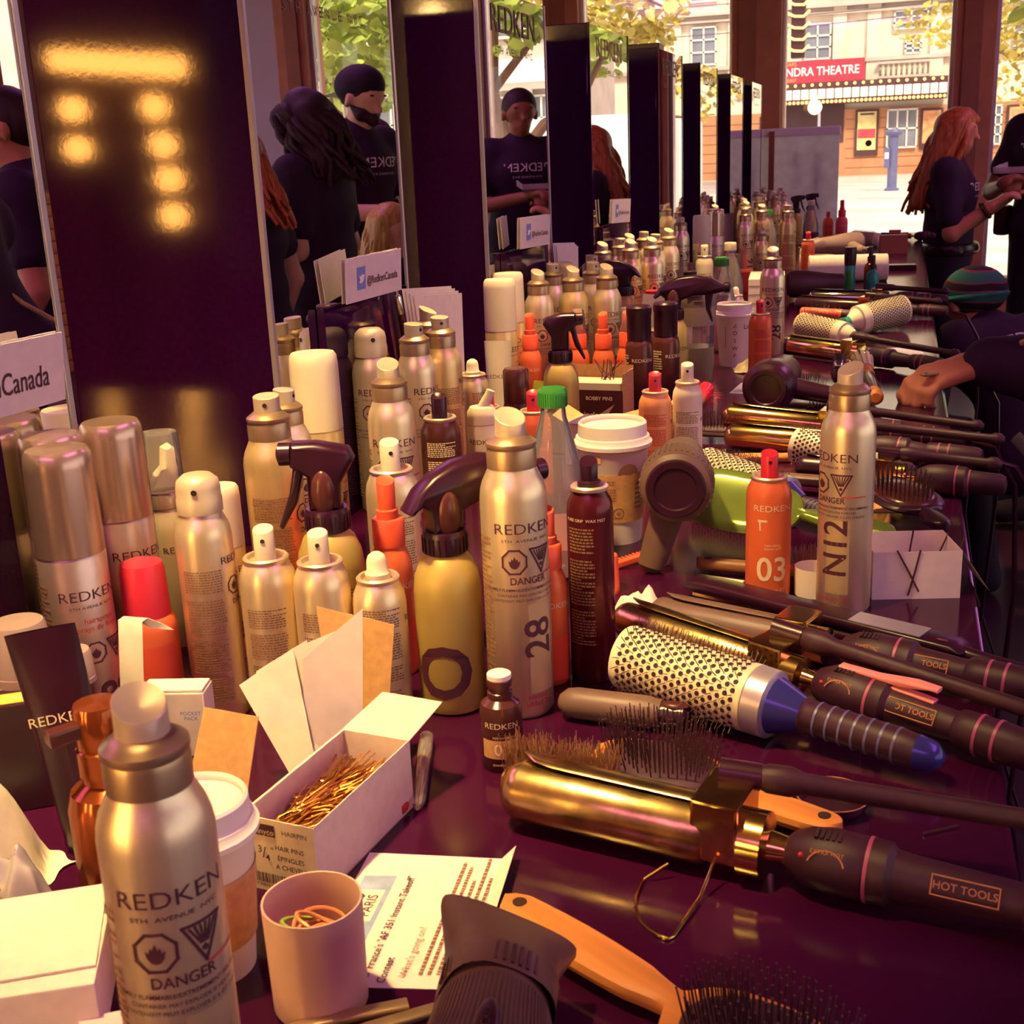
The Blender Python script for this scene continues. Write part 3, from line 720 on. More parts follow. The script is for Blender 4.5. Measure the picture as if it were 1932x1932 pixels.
# ================================================================== bottles and cans
KINDS = {}          # kind -> (height, [(part name, mesh, index of the part it belongs to or None)])
def kind(name, h, parts):
    KINDS[name] = (h, [(n, mb if isinstance(mb, bpy.types.Mesh) else mb.mesh(n, m), sub) for (n, mb, m, sub) in parts])
def place(kd, name, x, y, label, cat, turn=0.0, h=None, z=0.0, group=None, abs_rot=None, tilt=None):
    H, parts = KINDS[kd]
    rz = R(abs_rot) if abs_rot is not None else math.atan2(-x, y) + R(turn)
    t = thing(name, label, cat, (x, y, ZT + z), rz, group)
    if tilt: t.rotation_euler = (R(tilt[0]), R(tilt[1]), rz)
    s = 1.0 if h is None else h / H
    t.scale = (s, s, s) if not isinstance(s, tuple) else s
    objs = []
    for (n, me, sub) in parts:
        objs.append(link(n, me, t if sub is None else objs[sub]))
    return t
def nozzle(r, z0, z1, slant=0.006, n=20, dip=0.0):
    """press button with a slanted top; the low side faces the front"""
    m_ = MB(); vs = []; fs = []
    rows = [(r, 0), (r, .2), (r, .97), (r * .95, 1.0), (r * .86, .985), (r * .5, .97 - dip * .6), (0.0, .97 - dip)]
    for (rr, k) in rows:
        for i in range(n):
            a = 2 * PI * i / n; x = rr * math.sin(a); y = -rr * math.cos(a)
            z = z0 + (z1 - z0) * k
            if k > .5: z += slant * (y / r)
            vs.append((x, y, z))
    for j in range(len(rows) - 1):
        for i in range(n):
            i2 = (i + 1) % n; fs.append((j * n + i, j * n + i2, (j + 1) * n + i2, (j + 1) * n + i))
    m_.add(vs, fs)
    return m_
def hazard(mb, r, a, z, s, tri=True, octo=True, gap=.5):
    """octagon with a flame and a downward triangle with a burst"""
    if octo:
        ang = [R(22.5 + 45 * i) for i in range(8)]
        g = stroke([(s * .5 * math.cos(t), s * .5 * math.sin(t)) for t in ang], s * .075, True); wrapped(mb, shift(g, -s * gap - s * .06, 0), r, a, z)
        wrapped(mb, shift(flame2(s * .52), -s * gap - s * .06, -.02 * s), r, a, z)
    if tri:
        P = [(-.5 * s, .48 * s), (.5 * s, .48 * s), (0, -.5 * s)]
        wrapped(mb, shift(stroke(P, s * .075, True), s * gap + s * .06, 0), r, a, z)
        for i in range(6):
            x1 = (-.34 + .68 * i / 5) * s; wrapped(mb, shift(stroke([(x1 * .3, -.02 * s), (x1, .4 * s)], s * .055), s * gap + s * .06, 0), r, a, z)
        wrapped(mb, shift(flame2(s * .2), s * gap + s * .06, -.17 * s), r, a, z)
def tall_can(kd, body, numeral='28', name2='control\naddict 28', top='slant', band=True, r=.0258, back=False, stripe=True):
    prof = [(0, 0), (r - .003, 0), (r, .004), (r, .177), (r - .0007, .183), (r - .0022, .1885), (r - .0048, .1940), (.0190, .1985), (.0183, .2015)]
    b = MB(); b.lathe(prof, 40)
    rp = r + .00035
    P = [('body', b, M[body], None)]
    c = MB(); c.lathe([(.0180, .2), (.0190, .2), (.0192, .212), (.0184, .2150), (.0194, .2165), (.0192, .2195), (.0160, .2220), (.0125, .2245), (0, .2245)], 32)
    if top == 'dome':
        c = MB(); c.lathe([(.0186, .2), (.0205, .2), (.0207, .2125), (.0200, .214), (.0200, .223), (.0185, .2295), (.013, .2345), (.006, .2355), (0, .2355)], 32)
        P.append(('spray_head', c, M['nozzle'], None))
        d = MB(); d.lathe([(0, 0), (.0028, 0), (.0026, .0006)], 12, Matrix.Translation((0, -.0202, .222)) @ Matrix.Rotation(R(90), 4, 'X')); P.append(('orifice', d, M['hole'], 1))
    else:
        P.append(('collar', c, M['collar'] if body != 'lilac' else M['nozzle'], None))
        nz = nozzle(.0118, .222, .2385, .0055 if top == 'slant' else .0012, dip=.12 if top == 'slant' else .02)
        P.append(('spray_button', nz, M['nozzle'], None))
        if top == 'button':
            d = MB(); d.lathe([(0, 0), (.0021, 0), (.002, .0005)], 12, Matrix.Translation((0, -.0117, .2315)) @ Matrix.Rotation(R(90), 4, 'X')); P.append(('orifice', d, M['hole'], 2))
    t = MB()
    if back:
        for (z0, z1, n_, sd) in ((.128, .15, 9, 1), (.088, .122, 13, 2), (.05, .083, 13, 3), (.02, .046, 10, 4)): wrapped(t, lines2(-.019, .019, z0, z1, n_, sd), rp, 0, 0)
        P.append(('fine_print', t, M['inkf'], 0))
        t = MB(); wtext(t, 'REDKEN', .0098, rp, 1.55, .1565, -.004, sx=1.2); hazard(t, rp, 1.6, .131, .017); wtext(t, 'DANGER', .0072, rp, 1.55, .1155, .012, sx=.9); P.append(('lettering', t, M['ink'], 0))
    else:
        wtext(t, 'REDKEN', .0118, rp, 0, .1565, -.004, sx=1.22)
        wtext(t, '5TH  AVENUE  NYC', .0032, rp, 0, .1475, 0, sx=1.5)
        hazard(t, rp, 0, .131, .020)
        wtext(t, 'DANGER', .0080, rp, 0.0, .1155, .012, sx=.95)
        wtext(t, 'EXTREMELY FLAMMABLE/EXTREMEMENT INFLAMMABLE', .0032, rp, 0, .1085, .006)
        wtext(t, 'CONTAINER MAY EXPLODE IF HEATED', .0030, rp, 0, .1040)
        wtext(t, 'CE CONTENANT PEUT EXPLOSER SI IL EST CHAUFFE', .0030, rp, 0, .0998)
        P.append(('lettering', t, M['ink'], 0))
        if stripe:
            s_ = MB(); wrapped(s_, rect2(.012, .036, -.0006, .0006, 10), rp, 0, .1195); P.append(('red_stripe', s_, M['inkr'], 0))
        if band:
            s_ = MB(); wrapped(s_, rect2(-.002, .021, .022, .0965, 8), r + .00018, 0, 0); P.append(('label_panel', s_, M['panelt'], 0))
        if numeral:
            s_ = MB(); wtext(s_, numeral, .034, rp, .30, .068, .016, rotate=True, sx=.95); P.append(('numeral', s_, M['ink'], 0))
        if name2:
            s_ = MB(); wtext(s_, name2, .0062, rp, .18, .0165, .0, align='CENTER'); P.append(('product_name', s_, M['inkr'], 0))
        s_ = MB(); wrapped(s_, lines2(-.055, -.03, .02, .15, 34, 5), rp, 0, 0); P.append(('fine_print', s_, M['inkf'], 0))
    kind(kd, .2385, P)
tall_can('tall28', 'silver'); tall_can('tall_g', 'gold', '09', 'workforce 09', 'slant'); tall_can('tall_b', 'silver', '16', 'fashion work 12', 'button')
tall_can('tall_back', 'gold', top='button', back=True); tall_can('dome', 'silver', '12', 'wind blown 05', 'dome'); tall_can('domeL', 'silver', top='dome', back=True)
tall_can('tall_r', 'silver', 'N12', 'quick dry 18', 'slant', True)
def capped(kd, body, cap, capz=.155, num='8'):
    r = .0255; rp = r + .0004
    b = MB(); b.lathe([(0, 0), (r - .003, 0), (r, .004), (r, capz - .002), (r - .001, capz)], 40)
    c = MB(); c.lathe([(r - .0015, capz), (r + .0002, capz), (r - .0004, .222), (r - .0012, .231), (r - .0035, .2345), (0, .2355)], 40)
    t = MB(); wtext(t, 'REDKEN', .0112, rp, 0, capz - .030, -.004, sx=1.22); wtext(t, '5TH AVENUE NYC', .0032, rp, 0, capz - .039, 0, sx=1.4)
    hazard(t, rp, .25, capz - .076, .017)
    nm_ = MB(); wtext(nm_, num * 2, .034, rp, .45, capz - .115, .02, sx=.95)
    s_ = MB(); wtext(s_, 'hairsprays\nsprays de finition', .0062, rp, .15, capz - .053, 0)
    f_ = MB(); wrapped(f_, lines2(-.058, -.034, .02, capz - .02, 32, 8), rp, 0, 0)
    kind(kd, .2355, [('body', b, M[body], None), ('cap', c, M[cap], None), ('lettering', t, M['ink'], 0), ('product_name', s_, M['inkr'], 0), ('fine_print', f_, M['inkf'], 0), ('numeral', nm_, M['ink'], 0)])
capped('cap_lilac', 'lilac', 'cap_s'); capped('cap_cream', 'gold', 'cream'); capped('cap_bronze', 'lilac', 'collar')
def small_can(kd, body, nz, r=.0215, back=True, low=False, col='inkf', txt=None, H=.1535):
    rp = r + .0003
    zb = H - .0255 if not low else .112
    b = MB(); b.lathe([(0, 0), (r - .0025, 0), (r, .003), (r, zb - .018), (r - .001, zb - .010), (r - .004, zb - .003), (r * .74, zb)], 36)
    rim = MB(); rr = r * .70
    rim.lathe([(rr + .001, zb - .001), (rr + .0022, zb + .0005), (rr + .0024, zb + .0025), (rr + .001, zb + .004), (rr - .0012, zb + .0035), (rr - .0022, zb), (.006, zb - .001), (0, zb - .001)], 32)
    P = [('body', b, M[body], None), ('valve_rim', rim, M['silver'], None)]
    if low:
        n_ = MB(); n_.lathe([(.0095, zb), (.0098, zb + .006), (.0082, zb + .008), (.0078, zb + .016), (.0065, zb + .020), (.003, zb + .0225), (0, zb + .023)], 24)
    else:
        n_ = nozzle(.0082, zb, H, .0022, dip=.05)
    P.append(('spray_button', n_, M[nz], None))
    if not low:
        d = MB(); d.lathe([(0, 0), (.0018, 0), (.0017, .0005)], 10, Matrix.Translation((0, -.0081, H - .008)) @ Matrix.Rotation(R(90), 4, 'X')); P.append(('orifice', d, M['hole'], 2))
    f_ = MB()
    if back:
        for (z0, z1, n2, sd) in ((.078, .094, 8, 1), (.052, .074, 10, 2), (.030, .047, 8, 3), (.006, .027, 10, 4)): wrapped(f_, lines2(-.0165, .0165, z0, z1, n2, sd), rp, 0, 0)
        P.append(('fine_print', f_, M[col], 0))
        g_ = MB(); wtext(g_, 'REDKEN', .008, rp, 1.9, .082, -.004, sx=1.2); P.append(('lettering', g_, M['ink'], 0))
    else:
        wtext(f_, 'REDKEN', .0088, rp, .1, .094, -.003, sx=1.2)
        P.append(('lettering', f_, M[col], 0))
        if txt:
            g_ = MB(); wtext(g_, txt, .034, rp, .1, .032, .014, sx=.95); wtext(g_, 'fabricate 03', .0056, rp, .1, .0115, .004); wtext(g_, 'heat styling\nthermo actif', .0034, rp, .1, .056); P.append(('numeral', g_, M['inkc'], 0))
            g_ = MB(); wrapped(g_, shift(stroke([(-.004, .004), (.003, .004)], .0022), 0, 0), rp, -.35, .078); wrapped(g_, stroke([(-.003, .004), (-.0025, -.005)], .0016), rp, -.35, .078); P.append(('dryer_symbol', g_, M['inkc'], 0))
            g_ = MB(); wrapped(g_, rect2(-.021, .021, .0025, .008, 8), rp, .1, 0); P.append(('base_print', g_, M['peach'], 0))
    kind(kd, H if not low else zb + .023, P)
small_can('small', 'silver', 'cream', .0224); small_can('stub', 'silver', 'cream', .0208, low=True); small_can('white_can', 'cream', 'cream', .0195)
small_can('ocan03', 'orange', 'red', .0218, False, col='inkc', txt='03', H=.1445); small_can('ocan', 'orange', 'red', .0218, True, col='inkr', H=.1445)
small_can('opeach', 'peach', 'red', .0218, True, col='inkr', H=.1445)
small_can('bcan', 'brown', 'blk', .0215, True, col='inkc', H=.14)
# red-capped orange can
b = MB(); b.lathe([(0, 0), (.0205, 0), (.0222, .003), (.0222, .08), (.0205, .089), (.0178, .092)], 32)
c = MB(); c.lathe([(.0176, .091), (.0188, .091), (.0175, .128), (.016, .134), (.012, .1355), (0, .136)], 32)
l_ = MB(); wrapped(l_, rect2(-.018, .018, .012, .07, 8), .0225, .2, 0)
kind('orange_capped', .136, [('body', b, M['orange'], None), ('cap', c, M['red'], None), ('label', l_, M['orangecap'], 0)])
# oxblood aerosol
r = .0192; b = MB(); b.lathe([(0, 0), (r - .002, 0), (r, .003), (r, .148), (r - .001, .156), (r - .005, .163), (.0135, .166)], 36)
rim = MB(); rim.lathe([(.0135, .165), (.0155, .1655), (.0157, .168), (.014, .1695), (.012, .168), (.010, .166), (0, .166)], 28)
n_ = MB(); n_.lathe([(.0095, .166), (.0098, .172), (.0082, .173), (0, .173)], 20)
n2 = nozzle(.0072, .172, .189, .003)
f_ = MB()
for (z0, z1, k2, sd) in ((.115, .137, 8, 3), (.07, .11, 15, 4), (.035, .066, 12, 5)): wrapped(f_, lines2(-.018, .006, z0, z1, k2, sd), r + .0003, -.25, 0)
g_ = MB(); wtext(g_, 'PURE GRIP  WAX MIST', .0036, r + .0003, -.35, .143, 0)
kind('oxblood', .189, [('body', b, M['dkred'], None), ('valve_rim', rim, M['silver'], None), ('spray_base', n_, M['blk'], None), ('spray_button', n2, M['blk'], None), ('fine_print', f_, M['inkf'], 0), ('lettering', g_, M['inkc'], 0)])
# black capped can
r = .0225; b = MB(); b.lathe([(0, 0), (r - .002, 0), (r, .003), (r, .125), (r - .002, .133), (.017, .138)], 32)
c = MB(); c.lathe([(.0172, .137), (.0195, .137), (.0195, .175), (.0205, .178), (.0205, .188), (.018, .191), (0, .1905)], 32)
f_ = MB(); wrapped(f_, lines2(-.02, -.002, .02, .115, 24, 6), r + .0003, -.2, 0); l2 = MB(); wtext(l2, 'REDKEN', .008, r + .0003, .75, .105, 0, sx=1.2)
kind('blackcan', .191, [('body', b, M['brown'], None), ('cap', c, M['blk'], None), ('fine_print', f_, M['inkc'], 0), ('lettering', l2, M['inkc'], 0)])
# pump spray bottle with a tapered nozzle
def pump(kd, body, head, clear=False, r=.0185):
    b = MB(); b.lathe([(0, 0), (r - .002, 0), (r, .003), (r, .094), (r - .0012, .103), (r - .004, .1105), (.0125, .115), (.0125, .118)], 32)
    c = MB(); c.lathe([(.0128, .116), (.0138, .116), (.0138, .138), (.0128, .1395), (.009, .1398)], 28)
    n_ = nozzle(.0078, .1395, .1725, .003)
    n0 = MB(); n0.lathe([(.0095, .139), (.0095, .147), (.0078, .148)], 24)
    t = MB(); wtext(t, 'REDKEN', .0078, r + .0003, .35, .082, -.004, sx=1.2)
    l_ = MB(); wrapped(l_, rect2(-.016, .016, .006, .05, 8), r + .0002, .3, 0)
    P = [('body', b, M[body], None), ('collar', c, M[head], None), ('pump_neck', n0, M[head], None), ('spray_button', n_, M[head], None), ('lettering', t, M['inkc'], 0), ('label', l_, M['orangecap'] if body == 'orange' else M['peach'], 0)]
    if clear:
        k_ = MB(); k_.lathe([(.0122, .139), (.0122, .165), (.0105, .178), (.008, .180), (0, .1802)], 28, cap=False); P.append(('clear_cap', k_, M['clear'], None))
    kind(kd, .1725, P)
pump('ospray', 'orange', 'orangecap'); pump('ospray_c', 'orange', 'orangecap', True); pump('pinkspray', 'pink', 'red', False, .022)
# trigger sprayers
def trigger(kd, body, style=0, r=.0255, num=None, bh=.128):
    b = MB(); b.lathe([(0, 0), (r - .006, 0), (r - .0015, .002), (r, .008), (r, bh - .028), (r - .0015, bh - .016), (r - .006, bh - .005), (.0145, bh), (.0145, bh + .004)], 36)
    n_ = MB(); vs = []
    n_.lathe([(.0148, bh), (.0165, bh + .001), (.0168, bh + .015), (.0155, bh + .018), (.012, bh + .018)], 40)
    for i in range(24):
        a = 2 * PI * i / 24; n_.box((-.0007, -.0174, bh + .002), (.0007, -.0164, bh + .014), Matrix.Rotation(a, 4, 'Z'))
    z = bh + .017
    hd = MB(); tr = MB()
    if style == 0:      # angular head, nozzle block at the front (-X), lever below
        hd.prism([(.012, z), (.013, z + .02), (.024, z + .038), (.020, z + .047), (-.004, z + .052), (-.022, z + .052), (-.024, z + .034), (-.012, z + .026), (-.012, z)], -.0105, .0105, None, .005)
        tr.prism([(-.014, z + .032), (-.022, z + .032), (-.026, z + .014), (-.036, z - .012), (-.033, z - .014), (-.021, z + .006)], -.0065, .0065, None, .002)
        nzl = MB(); nzl.lathe([(.006, 0), (.0088, .001), (.0088, .010), (.004, .012), (0, .012)], 20, Matrix.Translation((-.022, 0, z + .043)) @ Matrix.Rotation(R(-90), 4, 'Y'))
    else:               # sweeping wing head
        top = [(.082, z + .026), (.078, z + .038), (.060, z + .048), (.034, z + .053), (.010, z + .051), (-.010, z + .043), (-.022, z + .034), (-.032, z + .020)]
        bot = [(-.029, z + .017), (-.020, z + .022), (-.014, z + .018), (-.012, z + .008), (-.012, z), (.012, z), (.013, z + .014), (.030, z + .020), (.060, z + .022)]
        hd.prism(top + bot, -.0105, .0105, None, .0045)
        tr.prism([(.050, z + .026), (.064, z + .026), (.060, z - .002), (.064, z - .020), (.061, z - .022), (.052, z - .002)], -.006, .006, None, .002)
        nzl = MB(); nzl.lathe([(.006, 0), (.0085, .001), (.0085, .009), (.004, .011), (0, .011)], 20, Matrix.Translation((.080, 0, z + .032)) @ Matrix.Rotation(R(90), 4, 'Y'))
    bulge = MB(); bulge.ball((0, -.009, z + .014), (.0095, .006, .018), 16, 10)
    P = [('bottle', b, M[body], None), ('neck_ring', n_, M['blk'], None), ('spray_head', hd, M['blk'], None), ('trigger', tr, M['blk'], None), ('nozzle', nzl, M['blk'], 2), ('pump_housing', bulge, M['brown'], 2)]
    t = MB()
    if num: wtext(t, num, .058, r + .0004, -.75, .034, .022, sx=1.0)
    else: wtext(t, 'REDKEN', .0085, r + .0004, .35, bh - .045, -.004, sx=1.2)
    P.append(('lettering', t, M['ink'], 0))
    kind(kd, z + .053, P)
trigger('trig', 'goldbot', 0); trigger('wing_o', 'goldbot', 1, .0255, 'O', .124); trigger('wing', 'goldbot', 1, .0245)
# mousse with clear cap over a beak nozzle
b = MB(); b.lathe([(0, 0), (.021, 0), (.0225, .003), (.0225, .11), (.021, .122), (.0165, .131), (.0165, .134)], 32)
c = MB(); c.lathe([(.0165, .132), (.018, .133), (.018, .146), (.0165, .148), (.0155, .149)], 28)
n_ = MB(); n_.prism([(-.014, .149), (-.012, .158), (-.005, .160), (-.001, .170), (.001, .187), (.008, .190), (.012, .186), (.013, .149)], -.008, .008, None, .004)
k_ = MB(); k_.lathe([(.0185, .148), (.0172, .198), (.016, .2015), (0, .2025)], 32, cap=False)
t = MB(); wtext(t, 'REDKEN', .0085, .0228, .2, .095, -.003, sx=1.2)
kind('mousse', .2025, [('body', b, M['silver'], None), ('collar', c, M['cap_s'], None), ('beak_nozzle', n_, M['cream'], None), ('clear_cap', k_, M['clear'], None), ('lettering', t, M['ink'], 0)])
# flip-top gel bottle
b = MB(); b.lathe([(0, 0), (.019, 0), (.0205, .003), (.0205, .085), (.0195, .087)], 32)
c = MB(); c.lathe([(.0195, .087), (.0205, .088), (.0205, .098), (.0195, .104), (.016, .110), (0, .111)], 32)
n_ = MB(); n_.tube([(0, 0, .106), (.010, 0, .124), (.013, 0, .131)], [.0075, .006, .0055], 12)
t = MB(); wtext(t, 'REDKEN', .0092, .0208, -.05, .065, -.003, sx=1.2)
kind('gel', .13, [('body', b, M['goldbot'] if False else M['cream'], None), ('shoulder_cap', c, M['cream'], None), ('spout', n_, M['cream'], None), ('lettering', t, M['ink'], 0)])
# brown capped bottle / dark serum bottle
b = MB(); b.lathe([(0, 0), (.0185, 0), (.0195, .003), (.0195, .085), (.018, .09), (.0185, .091), (.0185, .135), (.016, .139), (0, .14)], 28)
kind('browncap', .14, [('bottle', b, M['brown'], None)])
b = MB(); b.lathe([(0, 0), (.0145, 0), (.0155, .002), (.0155, .044), (.014, .050), (.0085, .054), (.0085, .056)], 28)
c = MB(); c.lathe([(.0088, .055), (.0092, .055), (.0092, .0585), (.0078, .0595), (.0078, .0625), (.0094, .0635), (.0094, .068), (.0086, .069)], 24)
w_ = MB(); w_.lathe([(.0088, .0685), (.0088, .0722), (.0076, .073), (0, .0732)], 24)
t = MB(); wtext(t, 'REDKEN', .0062, .0158, 0, .037, -.003, sx=1.15)
g_ = MB(); wrapped(g_, rect2(-.016, .016, .0115, .026, 8), .01565, 0, 0)
t2 = MB(); wtext(t2, '03', .0125, .0159, 0, .0185, .01); wtext(t2, 'powder grip', .003, .0159, 0, .007); wtext(t2, 'style connection', .0026, .0159, .1, .0285)
kind('powder', .0732, [('bottle', b, M['brown'], None), ('screw_neck', c, M['brown'], None), ('white_cap', w_, M['lidm'], None), ('lettering', t, M['inkc'], 0), ('label_band', g_, M['kraft'], 0), ('numeral', t2, M['inkc'], 0)])
# jar
b = MB(); b.lathe([(0, 0), (.021, 0), (.0225, .003), (.0225, .03), (.021, .032)], 28); c = MB(); c.lathe([(.0225, .031), (.0235, .032), (.0235, .046), (.022, .048), (0, .0485)], 28)
t = MB(); wrapped(t, rect2(-.02, .02, .004, .028, 8), .0227, .3, 0); t2 = MB(); wtext(t2, '2', .022, .0229, .3, .016, .01)
kind('jar', .0485, [('pot', b, M['cream'], None), ('lid', c, M['cream'], None), ('label', t, M['ink'], 0), ('numeral', t2, M['inkc'], 0)])
# clear drink bottles
def petb(kd, cap, r=.031, lab='label', hgt=.20):
    b = MB(); b.lathe([(0, 0), (r - .006, 0), (r, .006), (r, .095), (r - .0015, .108), (r - .005, .125), (.018, .155), (.0135, .170), (.0125, .182)], 36, cap=False)
    c = MB(); c.lathe([(.0142, .181), (.0148, .181), (.0148, .197), (.0135, .2), (0, .2)], 36)
    for i in range(36): c.box((-.0004, -.0155, .182), (.0004, -.0146, .196), Matrix.Rotation(2 * PI * i / 36, 4, 'Z'))
    w_ = MB(); w_.lathe([(0, .002), (r - .007, .002), (r - .0015, .008), (r - .0015, .080), (0, .080)], 28)
    l_ = MB(); l_.lathe([(r + .0003, .035), (r + .0003, .075)], 36, cap=False)
    kind(kd, .2, [('bottle', b, M['clear'], None), ('screw_cap', c, M[cap], None), ('drink', w_, M['water'], None), ('label', l_, M[lab], None)])
M['lab_p'] = thin('printed_film', (0.85, 0.45, 0.40), 0.4, 0.15)
petb('pet_green', 'green', .031, 'lab_p'); petb('pet_white', 'cream', .031, 'ink')
# paper coffee cup
def cupk(kd, sleeve):
    b = MB(); b.lathe([(0, .002), (.028, .002), (.0285, 0), (.0300, 0), (.0385, .107), (.0400, .109), (.0385, .111)], 40)
    c = MB(); c.lathe([(.0395, .105), (.0425, .106), (.0428, .110), (.0405, .112), (.0395, .116), (.0372, .117), (.0368, .130), (.0350, .132), (.0335, .130), (.0330, .126), (.006, .126), (.005, .127), (0, .127)], 40)
    P = [('cup', b, M['cup'], None), ('lid', c, M['lidm'], None)]
    if sleeve:
        s_ = MB(); s_.lathe([(.0328, .026), (.0332, .026), (.0374, .080), (.0370, .080)], 40, cap=False); P.append(('sleeve', s_, M['kraft'], None))
        t = MB()
        def tap(geo, a0, z0, m_=t):
            for _ in (0,):
                vs, fs = geo; out = []
                for x, y in vs:
                    rr = .0307 + (z0 + y) * .078 + .0008; a = x / rr + a0; out.append((rr * math.sin(a), -rr * math.cos(a), z0 + y))
                m_.add(out, fs)
        tap(lines2(-.012, .012, -.012, .012, 8, 5), -.25, .062); tap(stroke([(.0055 * math.cos(i * PI / 9), .0055 * math.sin(i * PI / 9)) for i in range(18)], .0012, True), .15, .037); tap(flame2(.006), .15, .037)
        tap(lines2(-.006, .006, -.016, .016, 6, 6), .85, .055)
        P.append(('sleeve_print', t, M['inkf'], 2))
        g = MB()
        vs, fs = [(0, 0)] + [(.012 * math.cos(i * PI / 12), .012 * math.sin(i * PI / 12)) for i in range(13)], [(0, i + 1, i + 2) for i in range(12)]
        tap((vs, fs), .45, .0795, g); P.append(('round_emblem', g, M['inkf'], 0))
        g = MB(); wrapped(g, rect2(-.004, .004, -.004, .004, 2), .0385, -.45, .097); P.append(('tea_tag', g, M['goldink'], 0))
    else:
        t = MB()
        for i, s_ in enumerate('Z O S W P'.split()): wtext(t, s_, .012, .0372, .05, .088 - i * .016, 0)
        wtext(t, 'La', .016, .0372, .75, .085, 0); wrapped(t, lines2(-.001, .001, .04, .085, 12, 3), .0372, -.5, 0); P.append(('marker_writing', t, M['ink'], 0))
    kind(kd, .132, P)
cupk('cup_sleeve', True); cupk('cup_plain', False)
# protein shaker
b = MB(); b.lathe([(0, 0), (.030, 0), (.032, .004), (.0345, .118), (.0345, .122)], 36, cap=False)
w_ = MB(); w_.lathe([(0, .004), (.029, .004), (.0305, .01), (.0325, .078), (0, .078)], 32)
c = MB(); c.lathe([(.0345, .120), (.0362, .118), (.0362, .150), (.0355, .152), (.0358, .153), (.0345, .168), (.030, .181), (.018, .190), (0, .193)], 36)
n_ = MB(); n_.box((-.016, -.037, .172), (.012, -.0315, .1745), bev=.001); n_.box((-.004, -.037, .162), (.012, -.0335, .1645), bev=.001)
q_ = MB(); q_.box((-.03, -.0285, .126), (-.018, -.0250, .141), bev=.001)
kind('shaker', .193, [('beaker', b, M['clear'], None), ('drink', w_, M['juice'], None), ('lid', c, M['grey'], None), ('flip_tab', n_, M['cap_s'], 2), ('vent', q_, M['hole'], 2)])
# squeeze tube standing on its cap
def tubek(kd, body, ink):
    m_ = MB()
    def fn(u, v):
        a = 2 * PI * u; zz = .02 + v * .13; k = 1 - v; rx = .019 * (1 + .12 * v); ry = .019 * k + .0012
        return (rx * math.sin(a), -ry * math.cos(a), zz)
    m_.sheet(fn, 28, 10)
    c = MB(); c.lathe([(0, 0), (.0185, 0), (.0192, .002), (.0192, .02), (.017, .021)], 28)
    t = MB(); mt = Matrix.Translation((0, -.0130, .095)) @ Matrix.Rotation(R(90 - 8), 4, 'X'); flat(t, text_geo('REDKEN', .0088, -.003, 'CENTER', 1.1), mt)
    kind(kd, .15, [('tube', m_, M[body], None), ('cap', c, M[body], None), ('lettering', t, M[ink], 0)])
tubek('tube_w', 'cream', 'ink'); tubek('tube_b', 'blk', 'inkc')
# green can with black cap, teal bottles, lotion pump
b = MB(); b.lathe([(0, 0), (.019, 0), (.0205, .003), (.0205, .12), (.0195, .122)], 28); c = MB(); c.lathe([(.0195, .121), (.021, .121), (.0225, .15), (.0225, .185), (.021, .19), (0, .19)], 28)
l_ = MB(); wrapped(l_, rect2(-.012, .012, .02, .1, 6), .0207, -.4, 0); kind('green_can', .19, [('body', b, M['teal'], None), ('cap', c, M['blk'], None), ('label', l_, M['green'], 0)])
def pumpb(kd, body):
    b = MB(); b.lathe([(0, 0), (.023, 0), (.025, .003), (.025, .085), (.022, .1), (.011, .108), (.011, .118)], 28)
    c = MB(); c.lathe([(.012, .114), (.013, .114), (.013, .130), (.009, .132), (.0085, .168), (.007, .17), (0, .17)], 24); kind(kd, .17, [('bottle', b, M[body], None), ('pump', c, M['blk'], None)])
pumpb('teal_pump', 'teal'); pumpb('brown_pump', 'amber')
b = MB(); b.lathe([(0, 0), (.0255, 0), (.027, .004), (.027, .062), (.024, .072), (.015, .078), (.015, .084)], 32)
c = MB(); c.lathe([(.0152, .083), (.017, .084), (.017, .101), (.0155, .102), (.0158, .103), (.0158, .128), (.0145, .131), (0, .132)], 32)
n_ = MB(); n_.box((-.034, -.006, .112), (-.012, .006, .122), bev=.002)
kind('copper_pump', .132, [('bottle', b, M['amber'], None), ('pump_cap', c, M['amber'], None), ('spout', n_, M['brown'], None)])

# ------------------------------------------------------------------ standing things, near to far
CAN = 'hairspray can'; SP = 'spray bottle'
place('tall28', 'hairspray_can', -.286, .390, 'big silver hairspray can with hazard symbols beside the rubber-band cup', CAN, 8, .224)
place('cap_lilac', 'hairspray_can', -.592, .750, 'lilac-silver hairspray can with full cap beside the red-capped orange can', CAN, 24)
place('cap_lilac', 'hairspray_can', -.611, .845, 'lilac capped can behind the red-capped orange can', CAN, 28)
place('cap_lilac', 'hairspray_can', -.630, .7925, 'lilac capped can pressed against another capped can below the sign card', CAN, 55)
place('cap_bronze', 'hairspray_can', -.755, .965, 'hairspray can with a dull bronze cap among the lilac capped cans', CAN, 20, .20)
place('cap_cream', 'hairspray_can', -.757, .907, 'hairspray can with cream cap right under the sign card', CAN, 20, .212)
place('orange_capped', 'styling_can', -.560, .790, 'small orange can with a red cap', 'styling can', 0, .136)
place('mousse', 'mousse_bottle', -.636, .948, 'silver mousse bottle with a clear cap over a beak nozzle', 'mousse bottle', 15)
place('domeL', 'hairspray_can', -.515, .812, 'large silver can with domed spray head and columns of small print', CAN, -12, .205)
place('cap_cream', 'hairspray_can', -.567, .928, 'short can with a plain cream cap behind the domed can', CAN, 10, .16)
place('tall_back', 'hairspray_can', -.528, .957, 'champagne hairspray can turned to its small print, behind the black trigger sprayer', CAN, -10, .235)
